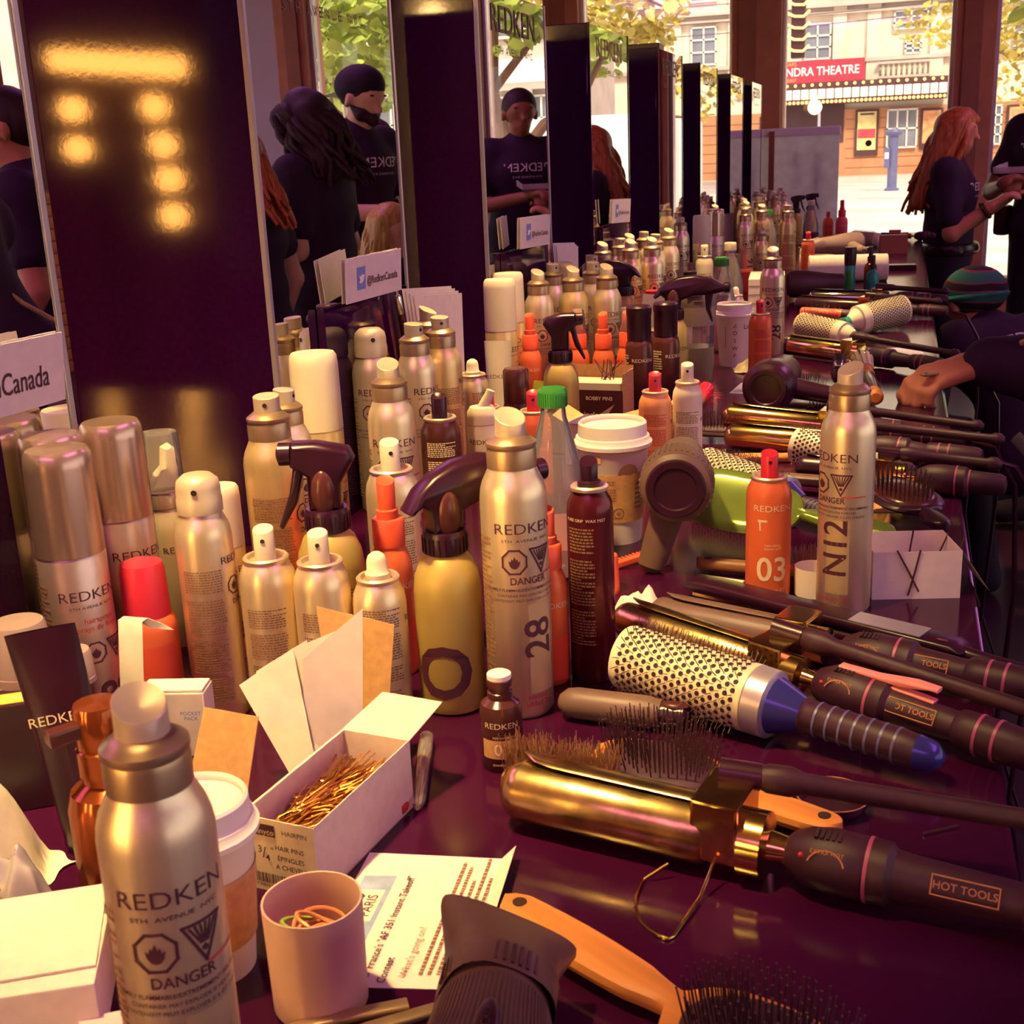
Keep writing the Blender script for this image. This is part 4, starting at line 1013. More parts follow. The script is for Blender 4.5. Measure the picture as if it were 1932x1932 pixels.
place('tall_b', 'hairspray_can', -.580, 1.088, 'silver can half hidden behind the champagne small-print can', CAN, 60, .215)
place('cap_cream', 'hairspray_can', -.585, 1.168, 'tall can with large cream cap and hazard symbol beside the broad mirror stand', CAN, 14, .24)
place('dome', 'hairspray_can', -.622, 1.402, 'domed silver can with a dark wrapped label close to the mirror', CAN, 10, .235)
place('tall_b', 'hairspray_can', -.568, 1.413, 'silver hairspray can between the domed can and the tall slanted-button can', CAN, 48, .235)
place('tall_back', 'hairspray_can', -.556, 1.474, 'silver can with gold small print standing before the folded papers', CAN, 10, .235)
place('tall_g', 'hairspray_can', -.600, 1.548, 'hairspray can half hidden directly before the folded papers', CAN, 70, .235)
place('small', 'spray_can', -.452, 1.045, 'slim silver can with gold small print left of the hazard-symbol can', 'spray can', 5, .175)
place('tall28', 'hairspray_can', -.495, 1.155, 'hairspray can showing DANGER symbols behind the orange pump bottle', CAN, 4, .230)
place('bcan', 'spray_can', -.517, 1.352, 'dark brown can with cream small print and black button', 'spray can', 0, .158)
place('gel', 'gel_bottle', -.523, 1.525, 'cream gel bottle with slanted spout beside the brown bottle', 'gel bottle', 0, .13)
place('ocan', 'styling_can', -.533, 1.588, 'orange can standing behind the cream gel bottle', 'styling can', 0, .115)
place('browncap', 'serum_bottle', -.514, 1.655, 'dark brown capped bottle beside the cream gel bottle', 'serum bottle', 0, .14)
place('stub', 'spray_can', -.582, 1.665, 'small silver can with narrow button near the brown capped bottle', 'spray can', 40, .15)
place('trig', 'trigger_sprayer', -.441, .882, 'champagne trigger sprayer with black angular head before the small-print can', 'spray bottle', -10, .215)
place('small', 'spray_can', -.4705, .827, 'small silver can with narrow spray button right beside the domed can', 'spray can', -10, .155)
place('small', 'spray_can', -.425, .830, 'small silver can with cream button above the white cards', 'spray can', -6, .153)
place('stub', 'spray_can', -.381, .840, 'small silver can with a low round button', 'spray can', 0, .137)
place('ospray', 'spray_bottle', -.405, .922, 'orange pump spray bottle between silver cans and the olive sprayer', SP, 8, .172)
place('ospray_c', 'spray_bottle', -.478, .948, 'orange pump bottle with a clear cap behind two small silver cans', SP, 0, .165)
place('jar', 'styling_jar', -.372, .985, 'cream jar with dark numbered label behind the orange pump bottle', 'jar', 10)
place('wing_o', 'trigger_sprayer', -.333, .866, 'olive sprayer with a big letter O and a sweeping black head', 'spray bottle', 28, .205)
place('tall28', 'hairspray_can', -.277, .872, 'tall silver can with large number 28 beside the olive sprayer', CAN, 22, .240)
place('oxblood', 'wax_spray', -.2345, .944, 'slim oxblood aerosol with black button', 'spray can', 6)
place('ospray', 'spray_bottle', -.268, .930, 'orange bottle squeezed between the number 28 can and oxblood aerosol', SP, 0, .150)
place('powder', 'powder_bottle', -.263, .776, 'tiny brown powder bottle with white cap and number 03', 'powder bottle', 0)
place('cap_cream', 'hairspray_can', -.612, 1.900, 'cream-capped can beside the white squeeze tube', CAN, 75, .24)
place('cap_cream', 'hairspray_can', -.628, 2.0, 'cream-capped can standing behind another cream-capped can', CAN, 45, .24)
g = 'silver cans behind the orange bottles'
for i, (x, y, kd) in enumerate(((-.590, 2.049, 'tall28'), (-.605, 2.20, 'tall_b'), (-.541, 2.098, 'tall_g'), (-.489, 2.132, 'tall28'), (-.602, 2.275, 'dome'), (-.572, 2.368, 'tall_b'), (-.535, 2.22, 'tall_b'))):
    place(kd, 'hairspray_can', x, y, 'silver hairspray can in the cluster behind the row of orange bottles', CAN, 35, .235, group=g)
g = 'silver cans by the third stand'
for i, (x, y, kd) in enumerate(((-.618, 2.661, 'tall28'), (-.612, 2.813, 'tall_b'), (-.570, 2.722, 'tall_g'), (-.532, 2.775, 'tall28'), (-.610, 2.907, 'tall_g'), (-.600, 3.03, 'tall_b'), (-.553, 2.93, 'tall_b'), (-.546, 3.07, 'tall28'))):
    place(kd, 'hairspray_can', x, y, 'silver hairspray can in the packed cluster behind the black trigger sprayers', CAN, 35, .235, group=g)
place('tube_w', 'squeeze_tube', -.598, 1.835, 'white squeeze tube standing on its cap beside the cream-capped can', 'tube', -12, .15)
for i, (x, y) in enumerate(((-.586, 1.975), (-.507, 1.990), (-.463, 1.985), (-.428, 2.011))):
    place('ospray' if i % 2 == 0 else 'ospray_c', 'spray_bottle', x, y, 'orange pump bottle in the row before the silver cans', SP, -25, .172, group='row of orange pump bottles')
place('trig', 'trigger_sprayer', -.472, 1.744, 'olive trigger sprayer with black head before the orange bottle row', 'spray bottle', 185, .205)
place('blackcan', 'hairspray_can', -.360, 1.990, 'black capped can with small print beside the grey shaker', CAN, 0, .19)
place('blackcan', 'hairspray_can', -.395, 1.945, 'black capped can nearest the orange bottle row', CAN, -30, .19)
place('bcan', 'spray_can', -.385, 2.075, 'dark can with black button behind the two black capped cans', 'spray can', 0, .16)
place('wing', 'trigger_sprayer', -.377, 2.159, 'sprayer with long black sweeping head behind the grey shaker', 'spray bottle', 0, .215)
place('shaker', 'shaker_bottle', -.352, 2.252, 'clear shaker bottle with grey lid and lime drink', 'shaker', 0)
place('wing', 'trigger_sprayer', -.548, 2.56, 'black-headed sprayer before the packed cluster of silver cans', 'spray bottle', 175, .21)
place('pet_green', 'drink_bottle', -.333, 1.195, 'clear drink bottle with green screw cap beside the coffee cup', 'bottle', 0, .2)
place('cup_sleeve', 'coffee_cup', -.302, 1.330, 'white paper coffee cup with lid and brown sleeve', 'coffee cup', 0, .138)
place('opeach', 'styling_can', -.302, 1.588, 'peach-labelled orange can beside the white spray can', 'styling can', 0, .145)
place('white_can', 'spray_can', -.262, 1.605, 'slim white spray can beside the peach-labelled can', 'spray can', 0, .155)
place('ocan', 'styling_can', -.429, 1.449, 'orange can behind the green-capped drink bottle', 'styling can', 0, .145)
place('cup_plain', 'coffee_cup', -.315, 2.51, 'white paper cup with handwritten order letters', 'coffee cup', 0, .125)
place('ocan', 'styling_can', -.248, 2.368, 'orange can before the handwritten paper cup', 'styling can', 15, .145)
place('tall28', 'hairspray_can', -.243, 2.535, 'tall silver can behind an orange can, beside the handwritten cup', CAN, 5, .227)
place('pet_green', 'drink_bottle', -.365, 2.689, 'empty clear bottle with green cap behind the shaker', 'bottle', 0, .2)
place('pet_white', 'drink_bottle', -.40, 3.10, 'clear water bottle with white cap and dark label', 'bottle', 0, .2)
place('green_can', 'spray_can', -.505, 3.38, 'dark green can with black cap among small bottles', 'spray can', 0, .15)
place('stub', 'spray_can', -.349, 2.803, 'short gold can behind the handwritten paper cup', 'spray can', 0, .125)
place('cap_lilac', 'hairspray_can', -.555, 3.95, 'lilac capped can beside the narrow mirror stand', CAN, 30, .24)
place('tall_b', 'hairspray_can', -.47, 4.0, 'silver hairspray can beside the lilac capped can', CAN, 30, .235)
place('tall_g', 'hairspray_can', -.44, 4.195, 'tall gold hairspray can before the pink folded card', CAN, 30, .235)
place('tall_back', 'hairspray_can', -.344, 4.051, 'tall gold can standing alone beside the small white bottle', CAN, 10, .24)
place('ocan', 'styling_can', -.290, 4.2, 'orange can beside the small white dropper bottle', 'styling can', 10, .145)
place('ocan', 'styling_can', -.294, 5.388, 'orange can beside the pink pump bottle', 'styling can', 10, .145)
place('pinkspray', 'spray_bottle', -.238, 5.36, 'bright pink pump bottle near the end of the table', SP, 0, .19)
place('pet_white', 'drink_bottle', -.354, 5.25, 'clear drink bottle with white cap beside the orange can', 'bottle', 0, .2)
place('trig', 'trigger_sprayer', -.438, 5.563, 'black-headed trigger sprayer before the white board', 'spray bottle', 180, .21, group='far sprayers')
place('trig', 'trigger_sprayer', -.391, 5.744, 'black-headed trigger sprayer before the white board', 'spray bottle', 180, .21, group='far sprayers')
place('green_can', 'spray_can', -.1356, 3.65, 'green can with tall black cap before the towel roll', 'spray can', 10, .140)
place('teal_pump', 'pump_bottle', -.073, 3.65, 'teal bottle with black pump beside the green can', 'pump bottle', 0, .117)
place('brown_pump', 'pump_bottle', -.084, 3.84, 'dark amber pump bottle behind the teal pump bottle', 'pump bottle', 0, .125)
place('pet_green', 'drink_bottle', -.46, 4.62, 'empty clear bottle with dark green cap far along the table', 'bottle', 0, .2)
place('tall_g', 'hairspray_can', -.374, 3.569, 'gold can standing behind the white-capped water bottle', CAN, 20, .2)
g = 'cans toward the far end'
for i, (x, y, kd) in enumerate(((-.61, 3.62, 'tall_b'), (-.565, 3.72, 'cap_cream'), (-.52, 4.85, 'tall_b'), (-.60, 4.95, 'tall_g'), (-.56, 4.72, 'tall28'), (-.48, 5.05, 'tall_g'), (-.60, 5.5, 'tall_b'), (-.55, 5.62, 'dome'), (-.50, 5.45, 'tall28'), (-.60, 5.78, 'tall_g'), (-.53, 5.85, 'tall_b'), (-.47, 5.30, 'dome'), (-.60, 4.25, 'tall28'), (-.55, 5.2, 'tall_b'), (-.52, 4.45, 'tall_g'))):
    place(kd, 'hairspray_can', x, y, 'hairspray can in the far rows toward the white board', CAN, 30, .235, group=g)
place('gel', 'gel_bottle', -.31, 4.32, 'small white dropper bottle beside the tall gold can', 'gel bottle', 0, .10)
place('white_can', 'spray_can', -.49, 3.28, 'white spray can among dark small bottles', 'spray can', 0, .18)
for i, (x, y, kd, h, lab) in enumerate(((-.47, 2.92, 'blackcan', .15, 'black capped can beside the red-capped cans'), (-.435, 2.98, 'bcan', .13, 'short dark can before the green-capped clear bottle'), (-.415, 3.25, 'browncap', .16, 'tall brown bottle behind the white-capped water bottle'), (-.50, 3.12, 'brown_pump', .15, 'amber pump bottle among dark small bottles'))):
    place(kd, 'small_bottle', x, y, lab, 'bottle', 0, h)
for i, (x, y) in enumerate(((-.50, 2.62), (-.468, 2.70), (-.445, 2.60))):
    place('orange_capped', 'styling_can', x, y, 'small red-capped can behind the long black sprayer', 'styling can', 0, .14, group='red-capped small cans')
place('ocan03', 'styling_can', -.112, 1.171, 'orange can with large number 03 beside the tall right-hand can', 'styling can', 6, .1445)
place('tall_r', 'hairspray_can', -.039, 1.149, 'tall silver can before the open pin box', CAN, -36, .231)
place('copper_pump', 'pump_bottle', -.450, .573, 'copper-brown pump bottle beside the black tube', 'pump bottle', 20, .125)
place('tube_b', 'squeeze_tube', -.495, .612, 'black squeeze tube lettered in white beside the tissue pack', 'tube', -12, .155, tilt=(0, -6))
# ================================================================== hot tools, brushes, dryers
RX = Matrix.Rotation(R(90), 4, 'Y')          # lathe axis Z -> X
def along(name, label, cat, p, q, group=None, roll=0.0):
    """an Empty at p whose local +X points to q (points relative to the table top)"""
    d = Vector(q) - Vector(p)
    t = thing(name, label, cat, (p[0], p[1], ZT + p[2]), 0, group)
    yaw = math.atan2(d.y, d.x); pitch = -math.atan2(d.z, math.hypot(d.x, d.y))
    t.rotation_mode = 'XYZ'
    t.rotation_euler = (Matrix.Rotation(yaw, 3, 'Z') @ Matrix.Rotation(pitch, 3, 'Y') @ Matrix.Rotation(R(roll), 3, 'X')).to_euler()
    return t
def xl(prof, off=(0, 0, 0), n=28):
    """lathe with axis along +X: prof = [(x, r)]"""
    m_ = MB(); m_.lathe([(r_, x_) for x_, r_ in prof], n, Matrix.Translation(off) @ RX)
    return m_
def cord(pts, label, r=.0035, group=None):
    m_ = MB(); m_.tube(pts, r, 8); o = link('power_cord', m_.mesh('power_cord', M['blk'])); return tag(o, label, 'cord', group)
def curling_iron(p, q, label, br=.0155, bl=.135, gold='goldworn', lever=(9.0, .19), L=.36, group=None, prints=True, roll=0, stand=True, lz=.026, tip_black=False):
    t = along('curling_iron', label, 'curling iron', p, q, group, roll)
    b = xl([(br * .8 * (1 - math.cos(R(15 * k_))), br * math.sin(R(15 * k_))) for k_ in range(7)] + [(bl, br), (bl + .004, br * .9), (bl + .004, 0)])
    bo = part('barrel', b, M[gold], t)
    if tip_black: part('cool_tip', xl([(-.006, 0), (-.004, br * .8), (0, br * 1.04), (.028, br * 1.04), (.030, br)]), M['blk'], bo)
    c = MB()       # spring clamp: a curved shell lying over the barrel
    def fn(u, v):
        a = R(-62 + 124 * u) + R(50); x = .012 + v * (bl - .012); rr = br + .0022 + .0016 * (1 - v)
        k = 1 - .55 * max(0, .12 - v) / .12
        a = R(50) + (a - R(50)) * k
        return (x, rr * math.sin(a), rr * math.cos(a))
    c.sheet(fn, 10, 10, .0012); part('clamp', c, M[gold], t)
    h = MB(); h.box((bl - .004, -br * .8, -br * .5), (bl + .026, br * 1.5, br * 1.45), bev=.002); part('hinge', h, M['goldmetal'], t)
    part('collar_ring', xl([(bl + .024, br * .7), (bl + .026, br * 1.02), (bl + .040, br * 1.02), (bl + .042, br * .5), (bl + .054, br * .4)]), M['goldmetal'], t)
    x0 = bl + .052
    hd = xl([(x0, .008), (x0 + .003, .012), (x0 + .014, .0175), (x0 + .028, .0195), (x0 + .046, .0190), (x0 + .048, .0182), (x0 + .05, .0190), (x0 + .060, .0188), (x0 + .064, .0150), (x0 + .075, .0140), (L - .075, .0120), (L - .072, .0145), (L - .066, .0150), (L - .04, .0150), (L - .008, .0135), (L - .002, .0105), (L, .004), (L, 0)])
    ho = part('handle', hd, M['blkm'], t)
    for k_, xx in ((0, x0 + .048), (1, L - .058), (2, L - .045)):
        part('pink_ring', xl([(xx, .0140 if k_ else .0182), (xx, .0156 if k_ else .0194), (xx + .0022, .0156 if k_ else .0194), (xx + .0022, .0140 if k_ else .0182)]), M['pinkd'], ho)
    if prints:
        g = MB()
        for i in range(5): g.box((x0 + .018 + i * .0034, -.004, .0183), (x0 + .0198 + i * .0034, .004, .0200), Matrix.Rotation(R(12), 4, 'X'))
        part('vent_slots', g, M['hole'], ho)
        g = MB()
        mt = Matrix.Translation((x0 + .027, -.0165, .0100)) @ Matrix.Rotation(R(57), 4, 'X')
        flat(g, stroke([(.011 * math.cos(R(20 + 140 * i / 12)), .011 * math.sin(R(20 + 140 * i / 12)) - .006) for i in range(13)], .0009), mt)
        flat(g, shift(text_geo('EXTRA HOT', .0036), 0, .0035), mt); part('heat_dial', g, M['inkp'], ho)
        g = MB(); mt = Matrix.Translation((L - .105, -.0120, .0076)) @ Matrix.Rotation(R(58), 4, 'X')
        flat(g, stroke([(-.018, -.0055), (.018, -.0055), (.018, .0055), (-.018, .0055)], .0008, True), mt); flat(g, text_geo('HOT TOOLS', .0062, .01), mt); part('maker_plate', g, M['inkp'], ho)
        part('indicator_lamp', MB().ball((x0 + .012, -.0145, .0085), .0016, 8, 6), M['red'], ho)
    if lever:
        ang, ll = R(lever[0]), lever[1]
        s0 = Vector((bl + .012, br * 1.2, br * 1.2 + .006)); d = Vector((math.cos(ang), math.sin(ang), -.06))
        g = MB(); g.tube([s0 - d * .010, s0 + d * .016], .0085, 14); part('lever_joint', g, M['blk'], t)
        g = MB(); g.tube([s0 + d * .012, s0 + d * .020, s0 + d * .034, s0 + d * .042, s0 + d * ll, s0 + d * (ll + .004), s0 + d * (ll + .012), s0 + d * (ll + .018)], [.006, .0092, .0095, .0068, .0062, .0090, .0088, .004], 14)
        part('clamp_lever', g, M['blkm'], t)
    if stand:
        g = MB(); pts = [(bl + .014, -br * .9, -br * .2), (bl + .012, -br * 2.0, -br * .9), (bl + .010, -br * 3.9, -br), (bl + .008, -br * 4.1, -br)]
        for k_ in range(9): pts.append((bl + .008 - .034 * math.sin(PI / 2 * k_ / 8) , -br * 4.1 + br * 2.4 * (1 - math.cos(PI / 2 * k_ / 8)), -br))
        pts.append((bl - .014, -br * 1.2, -br * .6)); g.tube(pts, .0010, 8); part('wire_stand', g, M['goldmetal'], t)
    return t
M['pinkd'] = mat('mauve_ring', (0.42, 0.08, 0.16), 0.4, vary=0.05)
M['inkp'] = mat('bronze_print', (0.50, 0.20, 0.06), 0.5, vary=0.05)
M['pinspk'] = mat('pin_tips', (0.12, 0.05, 0.04), 0.25, vary=0.1)
curling_iron((-.239, .704, .024), (.088, .645, .0195), 'nearest gold curling iron with worn barrel and wire stand', .0205, .140, 'goldworn', (11.5, .195), .40)
curling_iron((-.226, .998, .0345), (.097, .842, .018), 'gold curling iron lying across the round brush, with a pink clip on it', .0155, .145, 'goldworn', (5.0, .20), .385, stand=False)
curling_iron((-.206, 1.055, .019), (.092, .955, .019), 'dark curling iron with mauve rings behind the gold irons', .0155, .13, 'drykr', None, .36, stand=False)
curling_iron((-.248, 1.842, .038), (.083, 1.79, .020), 'gold curling iron lying beneath the black ball-shaped dryer', .0165, .15, 'goldmetal', (6, .19), .35, prints=False, stand=False)
curling_iron((-.235, 1.775, .021), (.097, 1.70, .018), 'gold curling iron beside the white clip comb', .0185, .15, 'goldmetal', (7, .20), .36, prints=False, stand=False)
curling_iron((-.232, 2.640, .022), (.085, 2.40, .020), 'gold curling iron with black cool tip reaching toward the hand', .019, .17, 'goldmetal', (6, .2), .40, prints=False, stand=False, tip_black=True)
curling_iron((-.259, 3.322, .024), (.095, 3.19, .020), 'black curling iron beneath the chrome wand', .018, .18, 'blk', (6, .16), .40, prints=False, stand=False)
curling_iron((-.235, 3.46, .024), (.088, 3.42, .020), 'chrome curling iron behind the black one', .018, .17, 'chrome', (4, .16), .36, prints=False, stand=False)
curling_iron((-.10, 5.72, .02), (.075, 5.70, .018), 'thin black iron near the far table end', .011, .1, 'blk', None, .24, prints=False, stand=False)
curling_iron((-.12, 1.605, .020), (.100, 1.565, .018), 'black iron behind the tall right-hand can', .016, .1, 'blk', (6, .12), .26, prints=False, stand=False)
# black flat iron
t = along('flat_iron', 'long black hair straightener with curved cord guard', 'hair straightener', (-.180, 1.122, .018), (.075, 1.005, .016))
mb = MB(); mb.prism([(0, -.013), (.004, -.017), (.25, -.014), (.275, -.008), (.275, .001), (.02, -.001), (0, -.004)], -.014, .014, None, .003); part('lower_arm', mb, M['blk'], t)
mb = MB(); mb.prism([(0, .006), (.02, .003), (.19, .003), (.262, .003), (.272, .006), (.262, .011), (.19, .012), (.03, .015), (.004, .014)], -.014, .014, None, .003); part('upper_arm', mb, M['blk'], t)
mb = MB(); mb.box((.01, -.0125, .0005), (.105, .0125, .0035)); part('heat_plate', mb, M['goldmetal'], t)
mb = MB(); mb.box((.17, -.012, .0118), (.235, .012, .0126)); part('glossy_panel', mb, M['alu'], t)
mb = MB(); flat(mb, text_geo('HIGH', .004, .01), Matrix.Translation((.252, -.006, .0121))); part('lettering', mb, M['inkp'], t)
mb = MB(); mb.tube([(.268, 0, .001), (.29, 0, 0), (.312, .008, -.003), (.325, .018, -.004)], [.0075, .0065, .005, .0042], 12); part('cord_guard', mb, M['blk'], t)
# dark grey wand under the bristles
t = along('curling_wand', 'dark olive wand lying half under the round brush', 'curling wand', (-.240, .862, .013), (-.06, .850, .013))
part('wand', xl([(-.004, 0), (-.002, .006), (.004, .011), (.012, .0125), (.07, .0125), (.08, .0105)]), M['drykr'], t)
part('handle', xl([(.078, .009), (.082, .0095), (.09, .0085), (.098, .009), (.102, .004)]), M['blk'], t)
part('button', MB().ball((.090, 0, .0085), (.012, .006, .0028), 14, 8), M['brown'], t)

def hole_ring(t, x0, x1, r, nx, na, s=.0017):
    g = MB(); rn = random.Random(3)
    for i in range(nx):
        for j in range(na):
            a = 2 * PI * (j + .5 * (i % 2)) / na; x = x0 + (x1 - x0) * (i + .5) / nx
            vs = []
            for k in range(7):
                th = 2 * PI * k / 7; da = s * math.cos(th) / r; vs.append((x + s * math.sin(th), (r + .00025) * math.sin(a + da), (r + .00025) * math.cos(a + da)))
            g.add(vs, [tuple(range(7))])
    o = part('vent_holes', g, M['hole'], t); o['kind'] = 'stuff'; return o
def spike(g, p, d, l, r0=.00045, ball=0.0):
    p = Vector(p); d = Vector(d).normalized(); a = d.orthogonal().normalized(); b = d.cross(a)
    vs = [tuple(p + r0 * (math.cos(2 * PI * k / 4) * a + math.sin(2 * PI * k / 4) * b)) for k in range(4)] + [tuple(p + d * l + r0 * .7 * (math.cos(2 * PI * k / 4) * a + math.sin(2 * PI * k / 4) * b)) for k in range(4)]
    g.add(vs, [(0, 1, 5, 4), (1, 2, 6, 5), (2, 3, 7, 6), (3, 0, 4, 7), (4, 5, 6, 7)])
    if ball:
        e = p + d * l
        vs = [tuple(e - ball * d)] + [tuple(e + ball * (math.cos(2 * PI * k / 5) * a + math.sin(2 * PI * k / 5) * b)) for k in range(5)] + [tuple(e + ball * d)]
        g.add(vs, [(0, 1 + (k + 1) % 5, 1 + k) for k in range(5)] + [(6, 1 + k, 1 + (k + 1) % 5) for k in range(5)])
def round_brush(p, q, label, r=.024, bl=.075, L=.235, barrel='ceramic', collar='blue', handle='blkm', bm='bristle', blen=.010, holes=True, seed=1, group=None, hr=.0125):
    t = along('round_brush', label, 'hairbrush', p, q, group)
    b = part('barrel', xl([(0, 0), (0, r * .8), (.002, r * .97), (.005, r), (bl, r), (bl + .001, r * .9)], n=36), M[barrel], t)
    if holes: hole_ring(b, .008, bl - .004, r, int(bl / .0060), int(2 * PI * r / .0068), .0021)
    g = MB(); rn = random.Random(seed); nx = int(bl / .0060); na = int(2 * PI * r / .0068)
    for i in range(nx):
        for j in range(na):
            a = 2 * PI * (j + .5 * ((i + 1) % 2)) / na; x = .008 + (bl - .012) * (i + .5) / nx
            if math.cos(a) < -.75: continue
            spike(g, (x, r * math.sin(a), r * math.cos(a)), (rn.uniform(-.15, .15), math.sin(a), math.cos(a)), blen * rn.uniform(.8, 1.1), .0004)
    o = part('bristles', g, M[bm], t); o['kind'] = 'stuff'
    cl_ = part('collar', xl([(bl, r * .9), (bl + .001, r * 1.0), (bl + .016, r * .98), (bl + .018, r * .8)]), M['alu'] if collar == 'blue' else M[collar], t); part('collar_cone', xl([(bl + .0165, r * .84), (bl + .042, hr)]), M[collar], t)
    h = part('handle', xl([(bl + .038, hr * .9), (bl + .042, hr * 1.12), (L * .62, hr), (L - .03, hr * 1.05), (L - .010, hr * .9), (L - .003, hr * .6), (L, 0)]), M[handle], t)
    for i in range(7 if collar == 'blue' else 3):
        xx = bl + .052 + i * (L - bl - .075) / (7 if collar == 'blue' else 3)
        part('grip_ring', xl([(xx, hr * .9), (xx, hr * 1.07), (xx + .0018, hr * 1.07), (xx + .0018, hr * .9)]), M['bluer'] if collar == 'blue' else M['chrome'], h)
    if collar == 'blue': part('end_cap', xl([(L - .018, hr * 1.02), (L - .006, hr * .85), (L, hr * .4), (L + .001, 0)]), M['blue'], h)
    return t
M['bluer'] = mat('dull_blue_ring', (0.12, 0.10, 0.24), 0.35, vary=0.05)
round_brush((-.200, .908, .0360), (.043, .810, .0200), 'round ceramic brush with blue collar and dark ringed handle', .0265, .118, .262, collar='blue', blen=.009)
round_brush((-.226, 1.506, .0395), (-.04, 1.37, .016), 'round ceramic brush behind the green paddle brush', .029, .12, .235, collar='blue', seed=2)
round_brush((-.128, 1.672, .0345), (.02, 1.622, .016), 'small round ceramic brush with grey end behind the number 03 can', .024, .075, .17, collar='grey', seed=3)
round_brush((-.206, 2.815, .0385), (-.02, 2.66, .018), 'round ceramic brush between two irons, darker bristles', .028, .115, .22, collar='cream', seed=4)
round_brush((.012, 3.03, .045), (-.17, 2.885, .018), 'wide round ceramic brush with cream ring beside the teal handle', .034, .115, .20, collar='cream', handle='teal', seed=5)
round_brush((-.23, 3.13, .024), (-.05, 3.10, .018), 'red-tufted brush lying behind the round ceramic brushes', .014, .10, .18, 'orangecap', 'blkm', 'blkm', 'bristle', .014, False, 6)
round_brush((-.285, 1.935, .060), (-.305, 1.80, .026), 'wooden round brush with red bristles pointing up by the shaker', .013, .045, .13, 'red', 'wood2', 'wood2', 'red', .016, False, 7)
round_brush((-.10, 2.33, .045), (-.095, 2.22, .022), 'black tufted round brush with a chrome ring', .011, .035, .11, 'blkm', 'chrome', 'blk', 'bristle', .018, False, 8)
round_brush((-.20, 5.40, .037), (-.04, 5.36, .024), 'pale round brush near the far end of the table', .03, .10, .2, collar='cream', handle='green', seed=9)
# roller comb with wooden grip near the hand
t = along('fan_brush', 'wooden-handled fan brush with pale bristle strips beside the hand', 'hairbrush', (-.062, 2.385, .030), (-.028, 2.07, .020))
part('grip', xl([(.13, .010), (.14, .0125), (.22, .014), (.30, .011), (.304, 0)]), M['dkred'], t); part('wood_end', xl([(.085, .006), (.09, .013), (.125, .014), (.135, .010)]), M['wood'], t); part('wood_tip', xl([(.27, .0125), (.30, .0135), (.306, .008), (.306, 0)]), M['wood'], t)
for i in range(5):
    a = R(-60 + 30 * i); mb = MB(); mb.box((0, -.003, .010), (.092, .003, .022), Matrix.Rotation(a, 4, 'X') @ Matrix.Rotation(R(4), 4, 'Y')); part('bristle_strip', mb, M['ceramic'], t)
def paddle(p, q, label, *a_, roll=0.0, **k_):
    return paddle_(p, q, label, *a_, roll_=roll, **k_)
def paddle_(p, q, label, w=.036, pl=.10, L=.225, wood='wood', cushion='rubber', pins='bristle', pin_l=.020, up=True, n=None, seed=1, hw=.010, thick=.008, ball=.0008, hole=True, dens=.0052, cat='hairbrush', roll_=0.0):
    """pad at the far end of +X; local origin at handle end"""
    t = along('paddle_brush', label, cat, p, q, None, roll_)
    s = 1 if up else -1
    N = 72; out = []
    for i in range(N + 1):
        u = i / N; x = u * L
        xs = L - pl
        if x < xs: hwid = hw * (.62 + .5 * math.sin(PI * min(1, .15 + x / xs * .75)) ) * (1 if x < xs * .8 else 1 - .22 * math.sin(PI * (x - xs * .8) / (xs * .4)))
        else:
            k = (x - xs) / pl; hwid = max(w * math.sqrt(max(0, 1 - (2 * k - 1) ** 2)) ** .72, hw * .75 if k < .3 else 0)
        if x < .011: hwid *= math.sqrt(max(.02, 1 - (1 - x / .011) ** 2))
        out.append((x, hwid))
    m_ = MB(); rows = []
    ring = 12
    vs = []; fs = []
    for (x, hwid) in out:
        th = thick * (.75 if x > L - pl else 1.0)
        for k in range(ring):
            a = 2 * PI * k / ring; cy = math.cos(a); cz = math.sin(a)
            vs.append((x, hwid * math.copysign(abs(cy) ** .7, cy), th * .8 * math.copysign(abs(cz) ** .8, cz)))
    for i in range(N):
        for k in range(ring): fs.append((i * ring + k, i * ring + (k + 1) % ring, (i + 1) * ring + (k + 1) % ring, (i + 1) * ring + k))
    fs.append(tuple(reversed(range(ring)))); fs.append(tuple(N * ring + k for k in range(ring)))
    m_.add(vs, fs); part('wooden_back' if wood.startswith('wood') else 'back', m_, M[wood], t)
    cx = L - pl / 2
    m_ = MB(); m_.ball((0, 0, 0), (pl / 2 * .86, w * .84, .008), 32, 12); cu = part('cushion', m_, M[cushion], t, loc=(cx, 0, s * thick * .45))
    g = MB(); rn = random.Random(seed)
    nx = int(pl * .8 / dens); ny = int(2 * w * .8 / dens)
    for i in range(nx):
        for j in range(ny):
            u = -1 + 2 * (i + .5) / nx; v = -1 + 2 * (j + .5 + .5 * (i % 2)) / ny
            if u * u + v * v > .96: continue
            x = cx + u * pl * .40; y = v * w * .78; z = s * (thick * .45 + .008 * math.sqrt(max(0, 1 - u * u * .85 - v * v * .85)))
            spike(g, (x, y, z), (u * .22 + rn.uniform(-.04, .04), v * .22 + rn.uniform(-.04, .04), s), pin_l * rn.uniform(.93, 1.05), .00055, ball)
    o = part('pins', g, M[pins], t); o['kind'] = 'stuff'
    if hole:
        m_ = MB(); m_.lathe([(0, -.0003), (.0042, -.0003), (.0042, .0004)], 16, Matrix.Translation((.012, 0, thick * .8))); part('hanging_hole', m_, M['hole'], t)
    return t
paddle((-.203, .592, .012), (-.005, .478, .010), 'nearest beech paddle brush with black pins', .040, .118, .245, 'wood', 'rubber', 'bristle', .022, hw=.0135, seed=2)
paddle((-.020, .722, .009), (-.190, .795, .009), 'paddle brush lying under the gold iron, orange wood handle showing', .036, .108, .190, 'wood', 'rubber', 'bristle', .026, hw=.0125, seed=3)
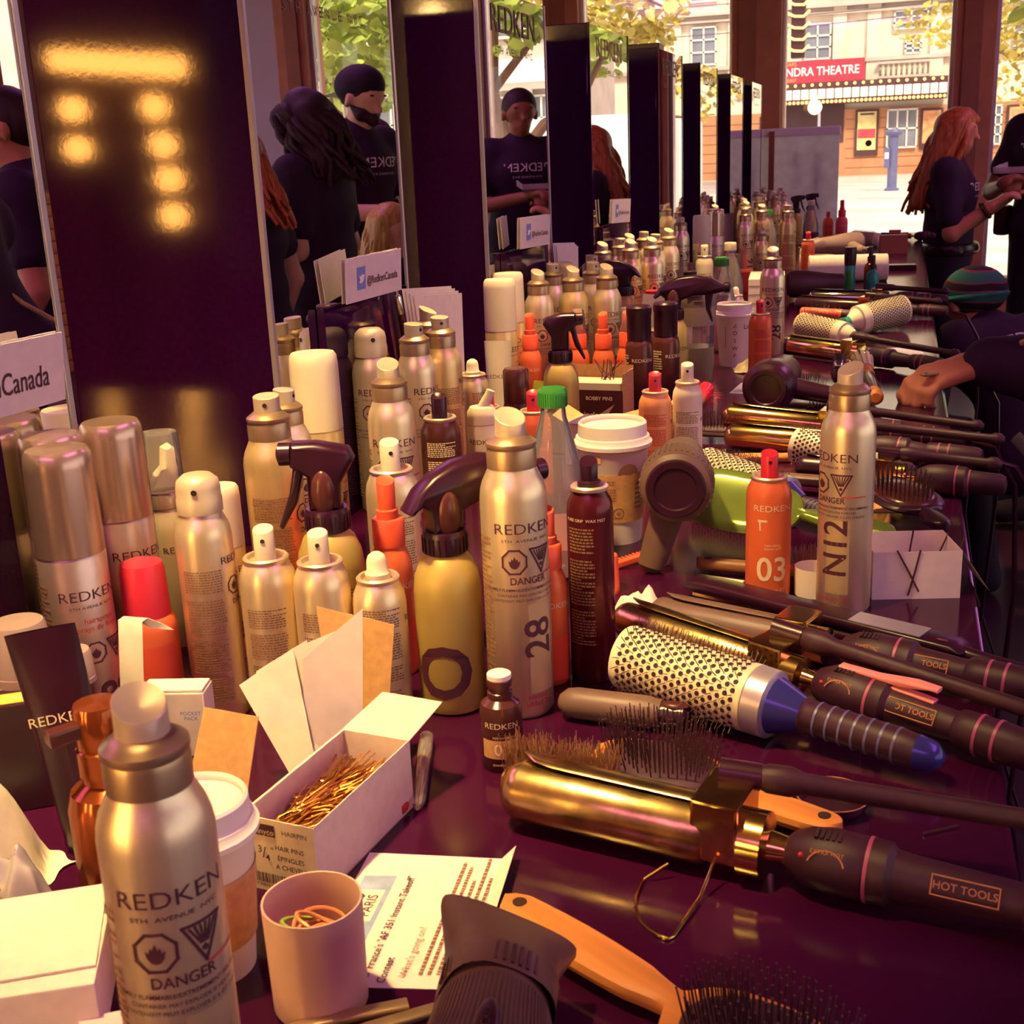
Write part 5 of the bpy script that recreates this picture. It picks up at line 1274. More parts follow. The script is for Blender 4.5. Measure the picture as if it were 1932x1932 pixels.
paddle((.008, 1.262, .040), (-.208, 1.315, .062), 'glossy lime green paddle brush lying face down', .040, .155, .255, 'greenpad', 'rubber', 'bristle', .016, up=False, hw=.011, hole=False, seed=4, roll=-38)
paddle((-.190, 1.222, .012), (-.048, 1.212, .010), 'slim brush with olive wooden handle and orange cushion', .019, .075, .165, 'wood2', 'orangecap', 'boar', .018, hw=.007, seed=5, ball=0, dens=.0040)
paddle((.060, 1.36, .020), (.005, 1.475, .030), 'black oval brush with glossy cushion behind the pin box', .042, .11, .16, 'blk', 'brown', 'bristle', .018, hw=.012, seed=6, hole=False)
paddle((-.02, 1.985, .012), (-.14, 2.005, .010), 'black brush with dense rows lying beside the ball dryer', .018, .08, .125, 'blkm', 'rubber', 'bristle', .018, hw=.009, seed=7, hole=False, dens=.0045)
paddle((-.345, 1.83, .012), (-.205, 1.83, .012), 'black comb-backed brush with two rows of teeth by the wooden brush', .016, .12, .16, 'blkm', 'rubber', 'bristle', .022, hw=.008, seed=8, hole=False, dens=.0046)
paddle((-.055, 2.13, .012), (-.19, 2.17, .012), 'black vent brush with spiky teeth beside the fan brush', .022, .10, .15, 'blk', 'rubber', 'bristle', .022, hw=.010, seed=9, hole=False)
paddle((-.13, 1.715, .006), (-.285, 1.69, .006), 'plain wooden brush handle poking out beneath the gold irons', .010, .05, .15, 'wood', 'rubber', 'bristle', .006, hw=.008, seed=10, hole=False)
paddle((-.06, 1.545, .018), (-.25, 1.575, .018), 'dark olive paddle brush lying above the round brush', .030, .10, .20, 'drykr', 'rubber', 'bristle', .01, up=False, hw=.010, seed=12, hole=False)
# boar bristle brush
t = along('boar_brush', 'long boar bristle brush behind the worn gold barrel', 'hairbrush', (-.252, .744, .008), (-.165, .742, .008))
mb = MB(); mb.box((0, -.010, -.007), (.088, .010, .006), bev=.004); part('back', mb, M['wood2'], t)
g = MB(); rn = random.Random(5)
for i in range(26):
    for j in range(9):
        for k in range(2): spike(g, (.004 + i * .0031 + rn.uniform(-.001, .001), -.0085 + j * .0021 + rn.uniform(-.001, .001), .005), (rn.uniform(-.25, .25), rn.uniform(-.25, .25), 1), rn.uniform(.020, .030), .00035)
o = part('bristles', g, M['boar'], t); o['kind'] = 'stuff'

# ------------------------------------------------------------------ dryers
def dryer(name, label, loc, yaw, pitch, body, sc=1.0, conc=True, handle_dir=(0, 0, -1), rear=True, ribs=True, hl=.12, roll=0, croll=0):
    """barrel axis along local +X (air outlet), rear grille at x=0"""
    t = thing(name, label, 'hair dryer', (loc[0], loc[1], ZT + loc[2]), 0)
    t.rotation_euler = (Matrix.Rotation(R(yaw), 3, 'Z') @ Matrix.Rotation(R(pitch), 3, 'Y') @ Matrix.Rotation(R(roll), 3, 'X')).to_euler(); t.scale = (sc, sc, sc)
    b = part('barrel', xl([(.004, .020), (0, .030), (.004, .036), (.016, .0385), (.045, .0385), (.075, .034), (.105, .029), (.135, .0265), (.150, .026), (.151, .022)], n=40), M[body], t)
    if ribs:
        g = MB()
        for i in range(40):
            g.box((.012, -.0006, .0375), (.05, .0006, .0392), Matrix.Rotation(2 * PI * i / 40, 4, 'X'))
        o = part('ribs', g, M[body], b); o['kind'] = 'stuff'
    part('rear_ring', xl([(-.002, .021), (-.004, .0225), (-.004, .029), (0, .031), (.003, .0305)], n=36), M['blk'], b)
    part('rear_grille', xl([(.0005, 0), (-.0005, .012), (.0, .0215)], n=30), M['grille'], b)
    hd = Vector(handle_dir).normalized(); c0 = Vector((.045, 0, 0))
    g = MB(); g.tube([c0 + hd * .02, c0 + hd * .05, c0 + hd * (hl * .7), c0 + hd * hl, c0 + hd * (hl + .006)], [.019, .0175, .0165, .0150, .008], 18, flat=.85); part('handle', g, M[body], t)
    if conc:
        m_ = MB(); vs = []; fs = []; n = 28
        for (x, ry, rz) in ((.135, .0275, .0275), (.152, .028, .028), (.156, .0265, .0265), (.175, .029, .020), (.200, .0375, .0085), (.204, .0375, .0075), (.202, .034, .005)):
            for i in range(n):
                a = 2 * PI * i / n; cy = math.cos(a); cz = math.sin(a)
                vs.append((x, ry * math.copysign(abs(cy) ** .75, cy), rz * math.copysign(abs(cz) ** .75, cz)))
        for j in range(6):
            for i in range(n): fs.append((j * n + i, j * n + (i + 1) % n, (j + 1) * n + (i + 1) % n, (j + 1) * n + i))
        m_.add(vs, fs, Matrix.Rotation(R(croll), 4, 'X')); cn = part('concentrator', m_, M[body], t)
        g = MB()
        for i in range(14): g.box((.138, -.0008, .0272), (.151, .0008, .0290), Matrix.Rotation(R(-60 + i * 8), 4, 'X'))
        o = part('grip_ribs', g, M['blkm'], cn); o['kind'] = 'stuff'
    return t
M['grille'] = mat('dusty_grille', (0.11, 0.05, 0.045), 0.7, vary=0.5, scale=220, bump=0.4)
M['drykm'] = mat('charcoal_dryer', (0.085, 0.035, 0.035), 0.45, vary=0.15, bump=0.05)
d1 = dryer('hair_dryer', 'near hair dryer with slotted concentrator nozzle and chrome badge', (-.140, .325, .046), 101, 0, 'drykm', 1.0, True, (-.2, -.9, -.1), ribs=False, croll=24)
g = MB()
for i in range(46):
    a = R(-100 + i * 200 / 45)
    pts = [(x, (r_ + .0002) * math.sin(a), (r_ + .0002) * math.cos(a)) for x, r_ in ((.05, .0380), (.075, .034), (.105, .029), (.13, .0268))]
    g.tube(pts, .0007, 4)
o = part('fine_ribs', g, M['drykm'], d1); o['kind'] = 'stuff'
part('badge', MB().ball((.088, -.004, .0322), (.018, .0055, .0018), 20, 8, Matrix.Rotation(0, 4, 'Y')), M['blk'], d1, loc=None)
g = MB(); flat(g, text_geo('MICRO', .006, .02), Matrix.Translation((.088, -.004, .0345))); part('badge_lettering', g, M['chrome'], d1)
dryer('hair_dryer', 'olive-brown hair dryer standing with its round rear grille facing out', (-.206, 1.188, .100), 97, 2, 'drykr', .98, False, (-.10, .30, -1), hl=.098)
dryer('hair_dryer', 'glossy black ball-shaped dryer with round rear grille', (-.193, 1.945, .058), 85, 0, 'blk', 1.08, False, (.1, -.95, -.18), ribs=False, hl=.09)
dryer('hair_dryer', 'grey dryer with flared nozzle beyond the towel roll', (-.14, 4.78, .062), 205, 0, 'grey', 1.1, True, (0, .95, -.1), ribs=False)
dryer('hair_dryer', 'dark brown dryer lying beyond the chrome iron', (-.30, 3.585, .045), 8, 0, 'drykm', 1.0, False, (0, .95, -.1), ribs=False)
# ================================================================== paper, boxes, cups and small things
def sheet_thing(name, label, cat, corners, m, thick=.0006, group=None, curl=None, n=6):
    """a thin sheet through four corners a,b,c,d (table-relative); local origin at a"""
    a, b, c, d = [Vector(p) for p in corners]
    t = thing(name, label, cat, (a.x, a.y, ZT + a.z), 0, group)
    m_ = MB()
    def fn(u, v):
        p = (a * (1 - u) + b * u) * (1 - v) + (d * (1 - u) + c * u) * v - a
        if curl: p = p + Vector(curl(u, v))
        return p
    m_.sheet(fn, n, n, thick); part('sheet', m_, m, t)
    return t
def frame_mtx(o, xdir, ydir, lift=.0004):
    x = Vector(xdir).normalized(); y = Vector(ydir); y = (y - y.dot(x) * x).normalized(); z = x.cross(y)
    o = Vector(o) + z * lift
    return Matrix(((x.x, y.x, z.x, o.x), (x.y, y.y, z.y, o.y), (x.z, y.z, z.z, o.z), (0, 0, 0, 1)))
# sign cards on black organiser blocks in the gaps between the stands
M['inkb2'] = mat('icon_blue', (0.22, 0.26, 0.60), 0.6, vary=0.02)
def card4(label, a, b, c, d, text='@RedkenCanada'):
    """card through bottom-left a, bottom-right b, top-right c, top-left d (table-relative)"""
    a, b, c, d = map(Vector, (a, b, c, d)); o0 = (a + b) / 2
    t = thing('sign_card', label, 'sign', (o0.x, o0.y, ZT + o0.z), 0)
    x = (b - a).normalized(); y = (d - a) - (d - a).dot(x) * x; y.normalize(); n = x.cross(y); w = (b - a).length / 2; h = ((d - a).length + (c - b).length) / 2; c = b + y * h; d = a + y * h
    P = [v - o0 for v in (a, b, c, d)]
    for nm, off, th in (('card', 0, .001), ('card_back', -.006, .001)):
        m_ = MB(); q = [p_ + n * off for p_ in P]; m_.add([tuple(p_) for p_ in q] + [tuple(p_ - n * th) for p_ in q], [(0, 1, 2, 3), (7, 6, 5, 4), (1, 0, 4, 5), (2, 1, 5, 6), (3, 2, 6, 7), (0, 3, 7, 4)]); part(nm, m_, M['card'], t)
    def mt(dx, dz, lift): return frame_mtx(x * dx + y * dz, x, y, lift)
    g = MB(); flat(g, rect2(-w * .62, -w * .33, -h * .24, h * .28, 1), mt(0, h * .5, .0005)); ic = part('blue_icon', g, M['inkb2'], t)
    g = MB(); P_ = [(-.4, -.3), (-.1, -.42), (.22, -.25), (.36, .05), (.46, .3), (.2, .22), (.02, .34), (-.08, .12), (-.36, .3), (-.3, .02), (-.2, -.12)]
    sc = w * .24; flat(g, ([(-w * .475 + px * sc, py * sc + h * .02) for px, py in P_], [tuple(range(len(P_)))]), mt(0, h * .5, .0010)); part('bird', g, M['whiteink'], ic)
    g = MB(); flat(g, text_geo(text, w * .22, .006, 'LEFT', .72), mt(-w * .28, h * .42, .0006)); part('lettering', g, M['ink'], t)
def holder(y0, y1, h, label):
    t = thing('black_holder', label, 'organiser', (-.6535, (y0 + y1) / 2, ZT), 0); d = (y1 - y0) / 2
    for nm, lo, hi in (('back_plate', (-.005, -d, 0), (-.004, d, h)), ('front_plate', (.004, -d, 0), (.005, d, h - .004)), ('side_plate', (-.004, -d, 0), (.004, -d + .002, h)), ('side_plate', (-.004, d - .002, 0), (.004, d, h)), ('base_plate', (-.005, -d, 0), (.005, d, .002))):
        m_ = MB(); m_.box(lo, hi); part(nm, m_, M['lam'], t)
holder(.60, .76, .254, 'black holder under the lilac Canada card'); holder(1.335, 1.60, .262, 'black holder behind the domed can, with papers and pen'); holder(2.06, 2.33, .266, 'black holder behind the cluster of silver cans'); holder(2.80, 3.06, .262, 'black holder under the smallest card')
card4('lilac card lettered Canada above the capped cans', (-.652, .610, .2545), (-.640, .832, .2545), (-.634, .832, .307), (-.646, .610, .311))
card4('white card with blue bird icon above the domed can', (-.642, 1.385, .262), (-.620, 1.510, .266), (-.614, 1.510, .318), (-.638, 1.385, .316))
card4('white card with blue icon above the cream-capped cans', (-.640, 2.118, .268), (-.617, 2.230, .268), (-.614, 2.230, .322), (-.637, 2.118, .321))
card4('small white card with blue icon beside a mirror stand\'s edge', (-.642, 2.86, .266), (-.620, 2.96, .263), (-.617, 2.96, .317), (-.639, 2.86, .319))
for i in range(4):
    sheet_thing('folded_paper', 'white printed paper standing behind the slanted-button cans', 'paper', [(-.636 + .003 * i, 1.612 + .006 * i, .001), (-.615 + .003 * i, 1.675 + .006 * i, .001), (-.613 + .003 * i, 1.680 + .006 * i, .252 - .004 * i), (-.638 + .003 * i, 1.555 + .006 * i, .262 - .004 * i)], M['card'], group='papers behind the slanted-button cans', n=3)
t = along('ballpoint_pen', 'dark metal ballpoint pen leaning before the black holder', 'pen', (-.637, 1.606, .003), (-.637, 1.527, .281))
part('pen_body', xl([(0, 0), (.004, .003), (.235, .0042), (.239, .0042)], n=14), M['brown'], t); part('grip', xl([(.237, .0048), (.260, .0052), (.264, .0030)], n=14), M['chrome'], t); part('push_button', xl([(.263, .0026), (.282, .0026), (.283, 0)], n=12), M['chrome'], t)
for i in range(3):
    sheet_thing('folded_paper', 'white printed paper standing behind the silver can cluster', 'paper', [(-.640 + .002 * i, 2.38 + .006 * i, .001), (-.632 + .002 * i, 2.46 + .006 * i, .001), (-.630 + .002 * i, 2.465 + .006 * i, .253 - .004 * i), (-.640 + .002 * i, 2.335 + .006 * i, .262 - .004 * i)], M['card'], group='papers behind the silver can cluster', n=3)
t = thing('folded_card', 'pink folded card standing far along the table', 'card', (-.62, 4.98, ZT)); mb = MB(); mb.add([(-.05, 0, 0), (.05, 0, 0), (.05, .01, .17), (-.05, .01, .17), (.08, .06, 0), (.08, .07, .17)], [(0, 1, 2, 3), (1, 4, 5, 2)]); part('card', mb, M['card'], t)

# hairpin box
def pin(g, p, yaw, tilt, l=.045, w=.006, r=.0006):
    m_ = Matrix.Translation(p) @ Matrix.Rotation(yaw, 4, 'Z') @ Matrix.Rotation(tilt, 4, 'Y')
    pts = [(l, -w / 2, 0), (l * .7, -w / 2, .0006), (l * .45, -w / 2, -.0006), (l * .12, -w / 2, 0), (.001, -w * .3, 0), (0, 0, 0), (.001, w * .3, 0), (l * .12, w / 2, 0), (l, w / 2, 0)]
    g.tube([tuple(m_ @ Vector(q)) for q in pts], r, 5)
hb = thing('hairpin_box', 'open cardboard box of bronze hairpins lettered HAIR PINS', 'box', (-.345, .587, ZT), R(-6.5))
W, Lb, Hb, th = .0265, .120, .050, .0007
mb = MB(); mb.box((-W, 0, 0), (W, Lb, .001)); part('base', mb, M['boxw'], hb)
mb = MB(); mb.box((-W, 0, 0), (-W + th, Lb, Hb)); mb.box((-W + th, 0.002, Hb - .002), (-W + .0018, Lb, Hb)); part('side_panel', mb, M['boxw'], hb)
mb = MB(); mb.box((W - th, 0, 0), (W, Lb, Hb)); part('side_panel', mb, M['boxw'], hb)
mb = MB(); mb.box((-W, -th, 0), (W, 0, Hb)); fp = part('front_panel', mb, M['boxw'], hb)
mb = MB(); mb.box((-W, Lb, 0), (W, Lb + th, Hb)); part('rear_panel', mb, M['boxw'], hb)
mb = MB(); mb.add([(-W, Lb, Hb), (W, Lb, Hb), (W + .006, Lb + .040, Hb + .012), (-W + .010, Lb + .042, Hb + .012), (-W, Lb, Hb - .0007), (W, Lb, Hb - .0007), (W + .006, Lb + .04, Hb + .0113), (-W + .01, Lb + .042, Hb + .0113)], [(0, 1, 2, 3), (7, 6, 5, 4), (1, 5, 6, 2), (2, 6, 7, 3), (3, 7, 4, 0)]); part('end_flap', mb, M['boxw'], hb)
FX = Matrix(((1, 0, 0, 0), (0, 0, -1, -.0011), (0, 1, 0, 0), (0, 0, 0, 1)))
g = MB(); flat(g, rect2(-.021, -.0015, .0385, .0465, 1), FX); br = part('brand_patch', g, M['ink'], fp)
g = MB(); flat(g, text_geo('dannyco', .0056, .006), Matrix.Translation((-.0112, -.0003, .0415)) @ FX); part('brand_lettering', g, M['boxw'], br)
g = MB()
for s_, sz, x, z, b_ in (('HAIRPIN', .0048, .0125, .0425, .0), ('HAIR PINS', .0046, .008, .0315, .008), ('ÉPINGLES', .0046, .0085, .0245, .008), ('A CHEVEUX', .0046, .0095, .0185, .008), ('1', .0125, -.019, .026, .012), ('3', .0068, -.0135, .0285, .006), ('/', .011, -.0105, .0265, .0), ('4', .0062, -.0082, .0235, .006), ('"', .007, -.0045, .0285, 0)):
    flat(g, text_geo(s_, sz, b_), Matrix.Translation((x, 0, z)) @ FX)
rn = random.Random(4); x = -.019
while x < .004:
    w_ = rn.choice((.0004, .0007, .0011)); flat(g, rect2(x, x + w_, .006, .0125, 1), FX); x += w_ + rn.choice((.0004, .0007))
flat(g, text_geo('7 74816 15002 8', .003), Matrix.Translation((-.008, 0, .0038)) @ FX); flat(g, text_geo('BRA/EU', .0030), Matrix.Translation((.013, 0, .0085)) @ FX)
part('lettering', g, M['ink'], fp)
rn = random.Random(11); g = MB()
for i in range(420):
    yw = rn.gauss(1.15, .45); px = rn.uniform(-W + .004 - min(0, .03 * math.cos(yw)), W - .005 - max(0, .03 * math.cos(yw)) ); py = rn.uniform(.004, Lb - .036)
    pin(g, (px, py, .012 + rn.random() * .018 + .006 * math.sin(PI * py / Lb)), yw, rn.gauss(-.12, .16), .030, .0055, .00055)
o = part('hairpins', g, M['pin'], hb); o['kind'] = 'stuff'
# kraft divider and white cards
sheet_thing('cardboard_flap', 'brown kraft card leaning beside the hairpin box', 'card', [(-.440, .628, .016), (-.398, .633, .012), (-.390, .655, .082), (-.430, .655, .085)], M['kraft'], .0012, n=2)
cg = 'white cards standing by the hairpin box'
for i, (a, b, c, d) in enumerate((((-.394, .716, .002), (-.354, .728, .002), (-.350, .742, .128), (-.393, .728, .092)), ((-.388, .718, .002), (-.366, .724, .002), (-.372, .74, .110), (-.402, .73, .098)), ((-.392, .712, .002), (-.375, .720, .002), (-.392, .735, .104), (-.428, .722, .082)), ((-.394, .705, .002), (-.380, .712, .002), (-.400, .728, .100), (-.438, .714, .074)))):
    sheet_thing('white_card', 'blank white card standing in a fanned stack by the hairpin box', 'card', [a, b, c, d], M['paper'] if i else M['card'], .0007, cg, n=3)
sheet_thing('kraft_card', 'brown card standing behind the fanned white cards', 'card', [(-.378, .745, .002), (-.345, .748, .002), (-.340, .772, .105), (-.398, .765, .118)], M['kraft'], .001, n=2)
# cup of rubber bands
t = thing('rubber_band_cup', 'small translucent cup full of orange and green rubber bands', 'cup', (-.278, .500, ZT + .0008))
mb = MB(); mb.lathe([(0, 0), (.0235, 0), (.0250, .001), (.0262, .062), (.0250, .062), (.0240, .003), (0, .003)], 40); part('cup', mb, M['cupf'] if 'cupf' in M else M.setdefault('cupf', mat('lilac_cup', (0.72, 0.46, 0.34), .4, vary=.05)), t)
rn = random.Random(2)
for i in range(16):
    r_ = rn.uniform(.010, .018); a = rn.uniform(-.5, .5); b_ = rn.uniform(-.5, .5); z = .012 + i * .0022
    q = Euler((a, b_, rn.uniform(0, 6))).to_matrix(); c = Vector((rn.uniform(-.004, .004), rn.uniform(-.004, .004), z + .004))
    m_ = MB(); m_.tube([tuple(c + q @ Vector((r_ * math.cos(k * PI / 9), r_ * .8 * math.sin(k * PI / 9), 0))) for k in range(18)], .0011, 6, closed=True)
    o = link('rubber_band', m_.mesh('rubber_band', M['green2'] if i == 14 else M['peach']) if 'green2' in M else m_.mesh('rubber_band', M.setdefault('green2', mat('lime_band', (.35, .55, .08), .5)) if i == 14 else M['peach']), None, (-.278, .500, ZT + .0008)); tag(o, 'green rubber band on top in the cup' if i == 14 else 'orange rubber band piled in the cup', 'rubber band', 'rubber bands in the cup')
# leaflet
A, B, C, D = Vector((-.297, .508, .0006)), Vector((-.311, .641, .0006)), Vector((-.216, .655, .0006)), Vector((-.200, .528, .0006))
lf = sheet_thing('contest_leaflet', 'white printed contest leaflet beside the cup of rubber bands', 'leaflet', [A, D, C, B], M['paper'], .0004, curl=lambda u, v: (0, 0, .10 * max(0, u - .90)), n=20)
xd = (B - A); yd = -(D - A)
def LP(u, v, z=.0): return (A + (B - A) * u + (D - A) * v) - A + Vector((0, 0, z))
def leaf_text(s_, size, u, v, bold=0, m='ink', al='LEFT'):
    g_ = MB(); o_ = LP(u, v, .0005); flat(g_, text_geo(s_, size, bold, al), frame_mtx(o_, xd, yd)); return g_
g = MB(); g.add([tuple(LP(u, v, .0003)) for u, v in ((.18, .05), (.80, .05), (.80, .26), (.18, .26))], [(3, 2, 1, 0)]); pb = part('picture', g, M['sky_print'] if 'sky_print' in M else M.setdefault('sky_print', mat('sky_print', (.35, .45, .62), .7, vary=.3, scale=40)), lf)
g = MB(); g.add([tuple(LP(u, v, .0006)) for u, v in ((.44, .07), (.68, .07), (.68, .23), (.44, .23))], [(3, 2, 1, 0)]); part('picture_label', g, M['paper'], pb)
part('lettering', leaf_text('WIN A TRIP', .0042, .48, .11, .01), M['ink'], lf); part('lettering', leaf_text('PARIS', .0090, .47, .18, .004), M['ink'], lf); part('picture_lettering', leaf_text('TAKEOFF', .0068, .16, .20, .01), M['whiteink'], lf)
part('headline', leaf_text("Air France's \"AF 351 Instant Takeoff\"", .0068, .03, .36, .012), M['ink'], lf); part('headline', leaf_text('Contest', .0068, .02, .46, .012), M['ink'], lf); part('subheading', leaf_text("What's going on?", .0066, .06, .57, 0), M['inkf'], lf)
g = MB()
for i in range(5):
    o_ = LP(.08, .66 + i * .05, .0004); flat(g, lines2(0, .118 - .01 * (i % 3), -.0012, .0012, 1, i, .9), frame_mtx(o_, xd, yd))
part('body_text', g, M['inkf'], lf)
# coffee cup hidden behind the foreground can, white box, bag, napkin
place('cup_sleeve', 'coffee_cup', -.352, .515, 'white paper cup with lid half hidden by the big foreground can', 'coffee cup', 170, .105)
def carton(name, lab, cat, p, rz, s, m, flap=True):
    t_ = thing(name, lab, cat, (p[0], p[1], ZT + p[2]), R(rz)); m_ = MB(); m_.box((-s[0] / 2, -s[1] / 2, 0), (s[0] / 2, s[1] / 2, s[2]), bev=.0012); part('carton', m_, M[m], t_); return t_
wb = carton('white_carton', 'flat white carton with a brown slot beneath the foreground can', 'box', (-.446, .452, 0), 28, (.12, .09, .038), 'paper')
mb = MB(); mb.box((-.03, -.002, .0379), (-.004, .0, .0386)); part('slot', mb, M['inkp'], wb); mb = MB(); mb.box((-.058, -.034, .0385), (.058, .043, .0398), Matrix.Rotation(R(2), 4, 'Z')); part('lid', mb, M['paper'], wb)
wb2 = carton('white_carton', 'lower white carton edge beside the flat carton', 'box', (-.345, .425, 0), 32, (.05, .06, .018), 'card')
# napkin: crumpled paper with green print
def crumple(name, lab, cat, c, rx, ry, h, m, seed, amp=.012, n=22):
    rn_ = random.Random(seed); ph = [rn_.uniform(0, 6.3) for _ in range(8)]
    t_ = thing(name, lab, cat, (c[0], c[1], ZT), rn_.uniform(-.3, .3)); m_ = MB()
    def fn(u, v):
        x = (u - .5) * 2; y = (v - .5) * 2; rr = min(1, math.hypot(x, y))
        z = h * (1 - rr ** 2) + amp * (math.sin(7 * x + ph[0]) * math.sin(5 * y + ph[1]) + .6 * math.sin(13 * x + ph[2] + 3 * y)) * (1 - .8 * rr) + .0015
        return (x * rx * (1 + .08 * math.sin(9 * y + ph[3])), y * ry * (1 + .08 * math.sin(8 * x + ph[4])), max(.001, z))
    m_.sheet(fn, n, n, .0004); part('sheet', m_, m, t_, 60); return t_, fn
nk, nfn = crumple('printed_napkin', 'crumpled white napkin with green lace print by the copper pump bottle', 'napkin', (-.540, .545), .040, .050, .085, M['paper'], 3, .006)
g = MB()
for i in range(16):
    u, v = .50 + .32 * (i % 4) / 4, .14 + .42 * (i // 4) / 4
    for k in range(14):
        a0_, a1_ = 2 * PI * k / 14, 2 * PI * (k + 1) / 14; q = []
        for (rr, aa) in ((.042, a0_), (.042, a1_), (.026, a1_), (.026, a0_)):
            p_ = Vector(nfn(u + rr * math.cos(aa), v + rr * math.sin(aa))); q.append(tuple(p_ + Vector((.0003, -.0010, .0012))))
        g.add(q, [(0, 1, 2, 3)])
part('green_print', g, M['inkg'], nk)
bagt, bfn = crumple('plastic_bag', 'crumpled clear plastic bag in front of the copper pump bottle', 'bag', (-.484, .523), .022, .020, .045, M['bag'], 8, .006)
crumple('printed_wrapper', 'crumpled yellow and pink wrapper beside the foreground can', 'wrapper', (-.403, .548), .020, .022, .05, M['wrap'] if 'wrap' in M else M.setdefault('wrap', mat('wrapper', (.85, .68, .40), .5, vary=.3, scale=60)), 9, .006, 14)
# tissue pack, black box with yellow label, cream packet, frosted caps, red bottle
t = carton('tissue_pack', 'white pocket tissue pack beside the domed can', 'tissue pack', (-.512, .745, 0), 14, (.050, .024, .052), 'card')
g = MB(); flat(g, text_geo('POCKET\nPACK', .0042, .008), Matrix.Translation((-.014, -.0125, .030)) @ FX); flat(g, text_geo('POCKET\nPACK', .0042, .008), Matrix.Translation((.014, -.0125, .034)) @ FX); part('lettering', g, M['inkb'], t)
mb = MB(); mb.box((-.024, -.011, .0515), (.024, .011, .0545), bev=.001); part('top_fold', mb, M['paper'], t)
t = carton('black_box', 'flat black box with a yellow label left of the black tube', 'box', (-.577, .667, 0), 32, (.078, .058, .080), 'blk'); mb = MB(); mb.box((-.036, -.024, .0799), (.020, -.006, .0804)); part('yellow_label', mb, M['lime'] if 'lime' in M else M.setdefault('lime', mat('lime_label', (.50, .52, .04), .5, vary=.1)), t)
g = MB(); flat(g, text_geo('Argent\nargan treatment', .0065, .006), Matrix.Translation((-.008, -.015, .0806))); flat(g, lines2(-.03, .02, .0, .015, 3, 3), Matrix.Translation((.0, 0, .0806))); part('lettering', g, M['inkc'], t)
t = thing('paper_tag', 'curled cream paper tag standing among the frosted caps', 'tag', (-.530, .712, ZT)); mb = MB()
def tagf(u, v):
    z = .002 + .120 * min(1, v * 1.5); off = .0 if v < .66 else (v - .66) * .07
    return ((u - .5) * .020 + off + .010 * math.sin(v * 2), -.004 * math.sin(v * 5), z - (0 if v < .66 else (v - .66) * .03))
mb.sheet(tagf, 4, 14, .0004); part('sheet', mb, M['paper'], t)
def cap(nm, lab, x, y, r_, h, m, op=False, z=0.0):
    t_ = thing(nm, lab, 'cap', (x, y, ZT + z)); m_ = MB()
    m_.lathe([(r_ * 1.02, 0), (r_ * 1.02, h * .15), (r_, h * .16), (r_ * .93, h * .9), (r_ * .85, h * .98), (0, h)] if not op else [(0, 0), (r_ * .9, 0), (r_, .002), (r_ * 1.02, h), (r_ * .97, h), (r_ * .93, .003), (0, .003)], 36); part('shell', m_, M[m], t_)
    return t_
cap('frosted_lid', 'large frosted bottle cap with a smaller one nested inside', -.592, .680, .0215, .045, 'frost', z=.0802); cap('frosted_lid', 'low frosted cap behind the cream paper tag', -.554, .683, .0165, .024, 'frost', z=.0804)
cap('shallow_cup', 'shallow white cup by the number 03 can\'s base', -.068, 1.178, .0185, .030, 'cup', True)
cap('screw_lid', 'orange-red bottle cap standing beside the red comb', -.272, 1.150, .0152, .040, 'orangecap')
cap('shallow_cup', 'small cream cup beyond the orange can on the far table', -.255, 4.35, .035, .06, 'cup', True)
t = place('pinkspray', 'lying_bottle', -.636, .612, 'red bottle lying with its cap toward the black box', 'bottle', 0, .10, .013, abs_rot=30, tilt=(-90, 0))
place('stub', 'spray_can', -.70, 1.02, 'small can hidden behind the bronze-capped can', 'spray can', 0, .12) if False else None
t = thing('black_jar', 'open black bottle neck with white stopper beside the dark brown can', 'bottle', (-.487, 1.275, ZT)); mb = MB(); mb.lathe([(0, 0), (.018, 0), (.0185, .04), (.010, .05), (.010, .056), (.012, .057), (.012, .064), (.010, .065)], 28); part('bottle', mb, M['brown'], t); mb = MB(); mb.lathe([(.0095, .064), (.0095, .069), (0, .07)], 24); part('stopper', mb, M['cream'], t)
# clear pens beside the hairpin box
for i, (p, q, m, lab) in enumerate((((-.330, .795, .0055), (-.297, .690, .0055), 'clear', 'clear plastic tube lying beside the hairpin box'), ((-.345, .785, .0055), (-.312, .700, .0055), 'redglass', 'red translucent tube lying against the hairpin box'))):
    if m not in M: M[m] = thin('red_tube', (.8, .12, .08), .5, .1)
    t = along('plastic_tube', lab, 'tube', p, q); part('tube', xl([(0, 0), (.001, .0055), (.09, .0055), (.10, .0045), (.105, .003), (.105, 0)], n=18), M[m], t)
# tissue crumpled, sachet, red comb, clip comb, dish, clips
crumple('crumpled_tissue', 'crumpled white tissue at the tip of the gold irons', 'tissue', (-.222, 1.090), .028, .020, .024, M['paper'], 12, .006, 18)
t = thing('sachet', 'white torn sachet with a red logo near the olive brush', 'sachet', (-.158, 1.196, ZT), R(-14)); mb = MB(); mb.box((-.0195, -.008, 0), (.0195, .008, .0035), bev=.001); part('packet', mb, M['paper'], t); g = MB(); flat(g, rect2(-.012, .010, -.004, .003, 1), Matrix.Translation((0, 0, .0038))); part('red_logo', g, M['inkr'], t)
t = along('plastic_comb', 'red plastic comb beside the orange-red cap', 'comb', (-.276, 1.222, .004), (-.225, 1.268, .012)); mb = MB(); mb.box((0, -.004, -.003), (.07, .004, .003), bev=.001); part('spine', mb, M['orangecap'], t)
for i in range(14):
    mb = MB(); mb.box((.004 + i * .0045, .003, -.002), (.0062 + i * .0045, .012, .002)); part('tooth', mb, M['orangecap'], t)
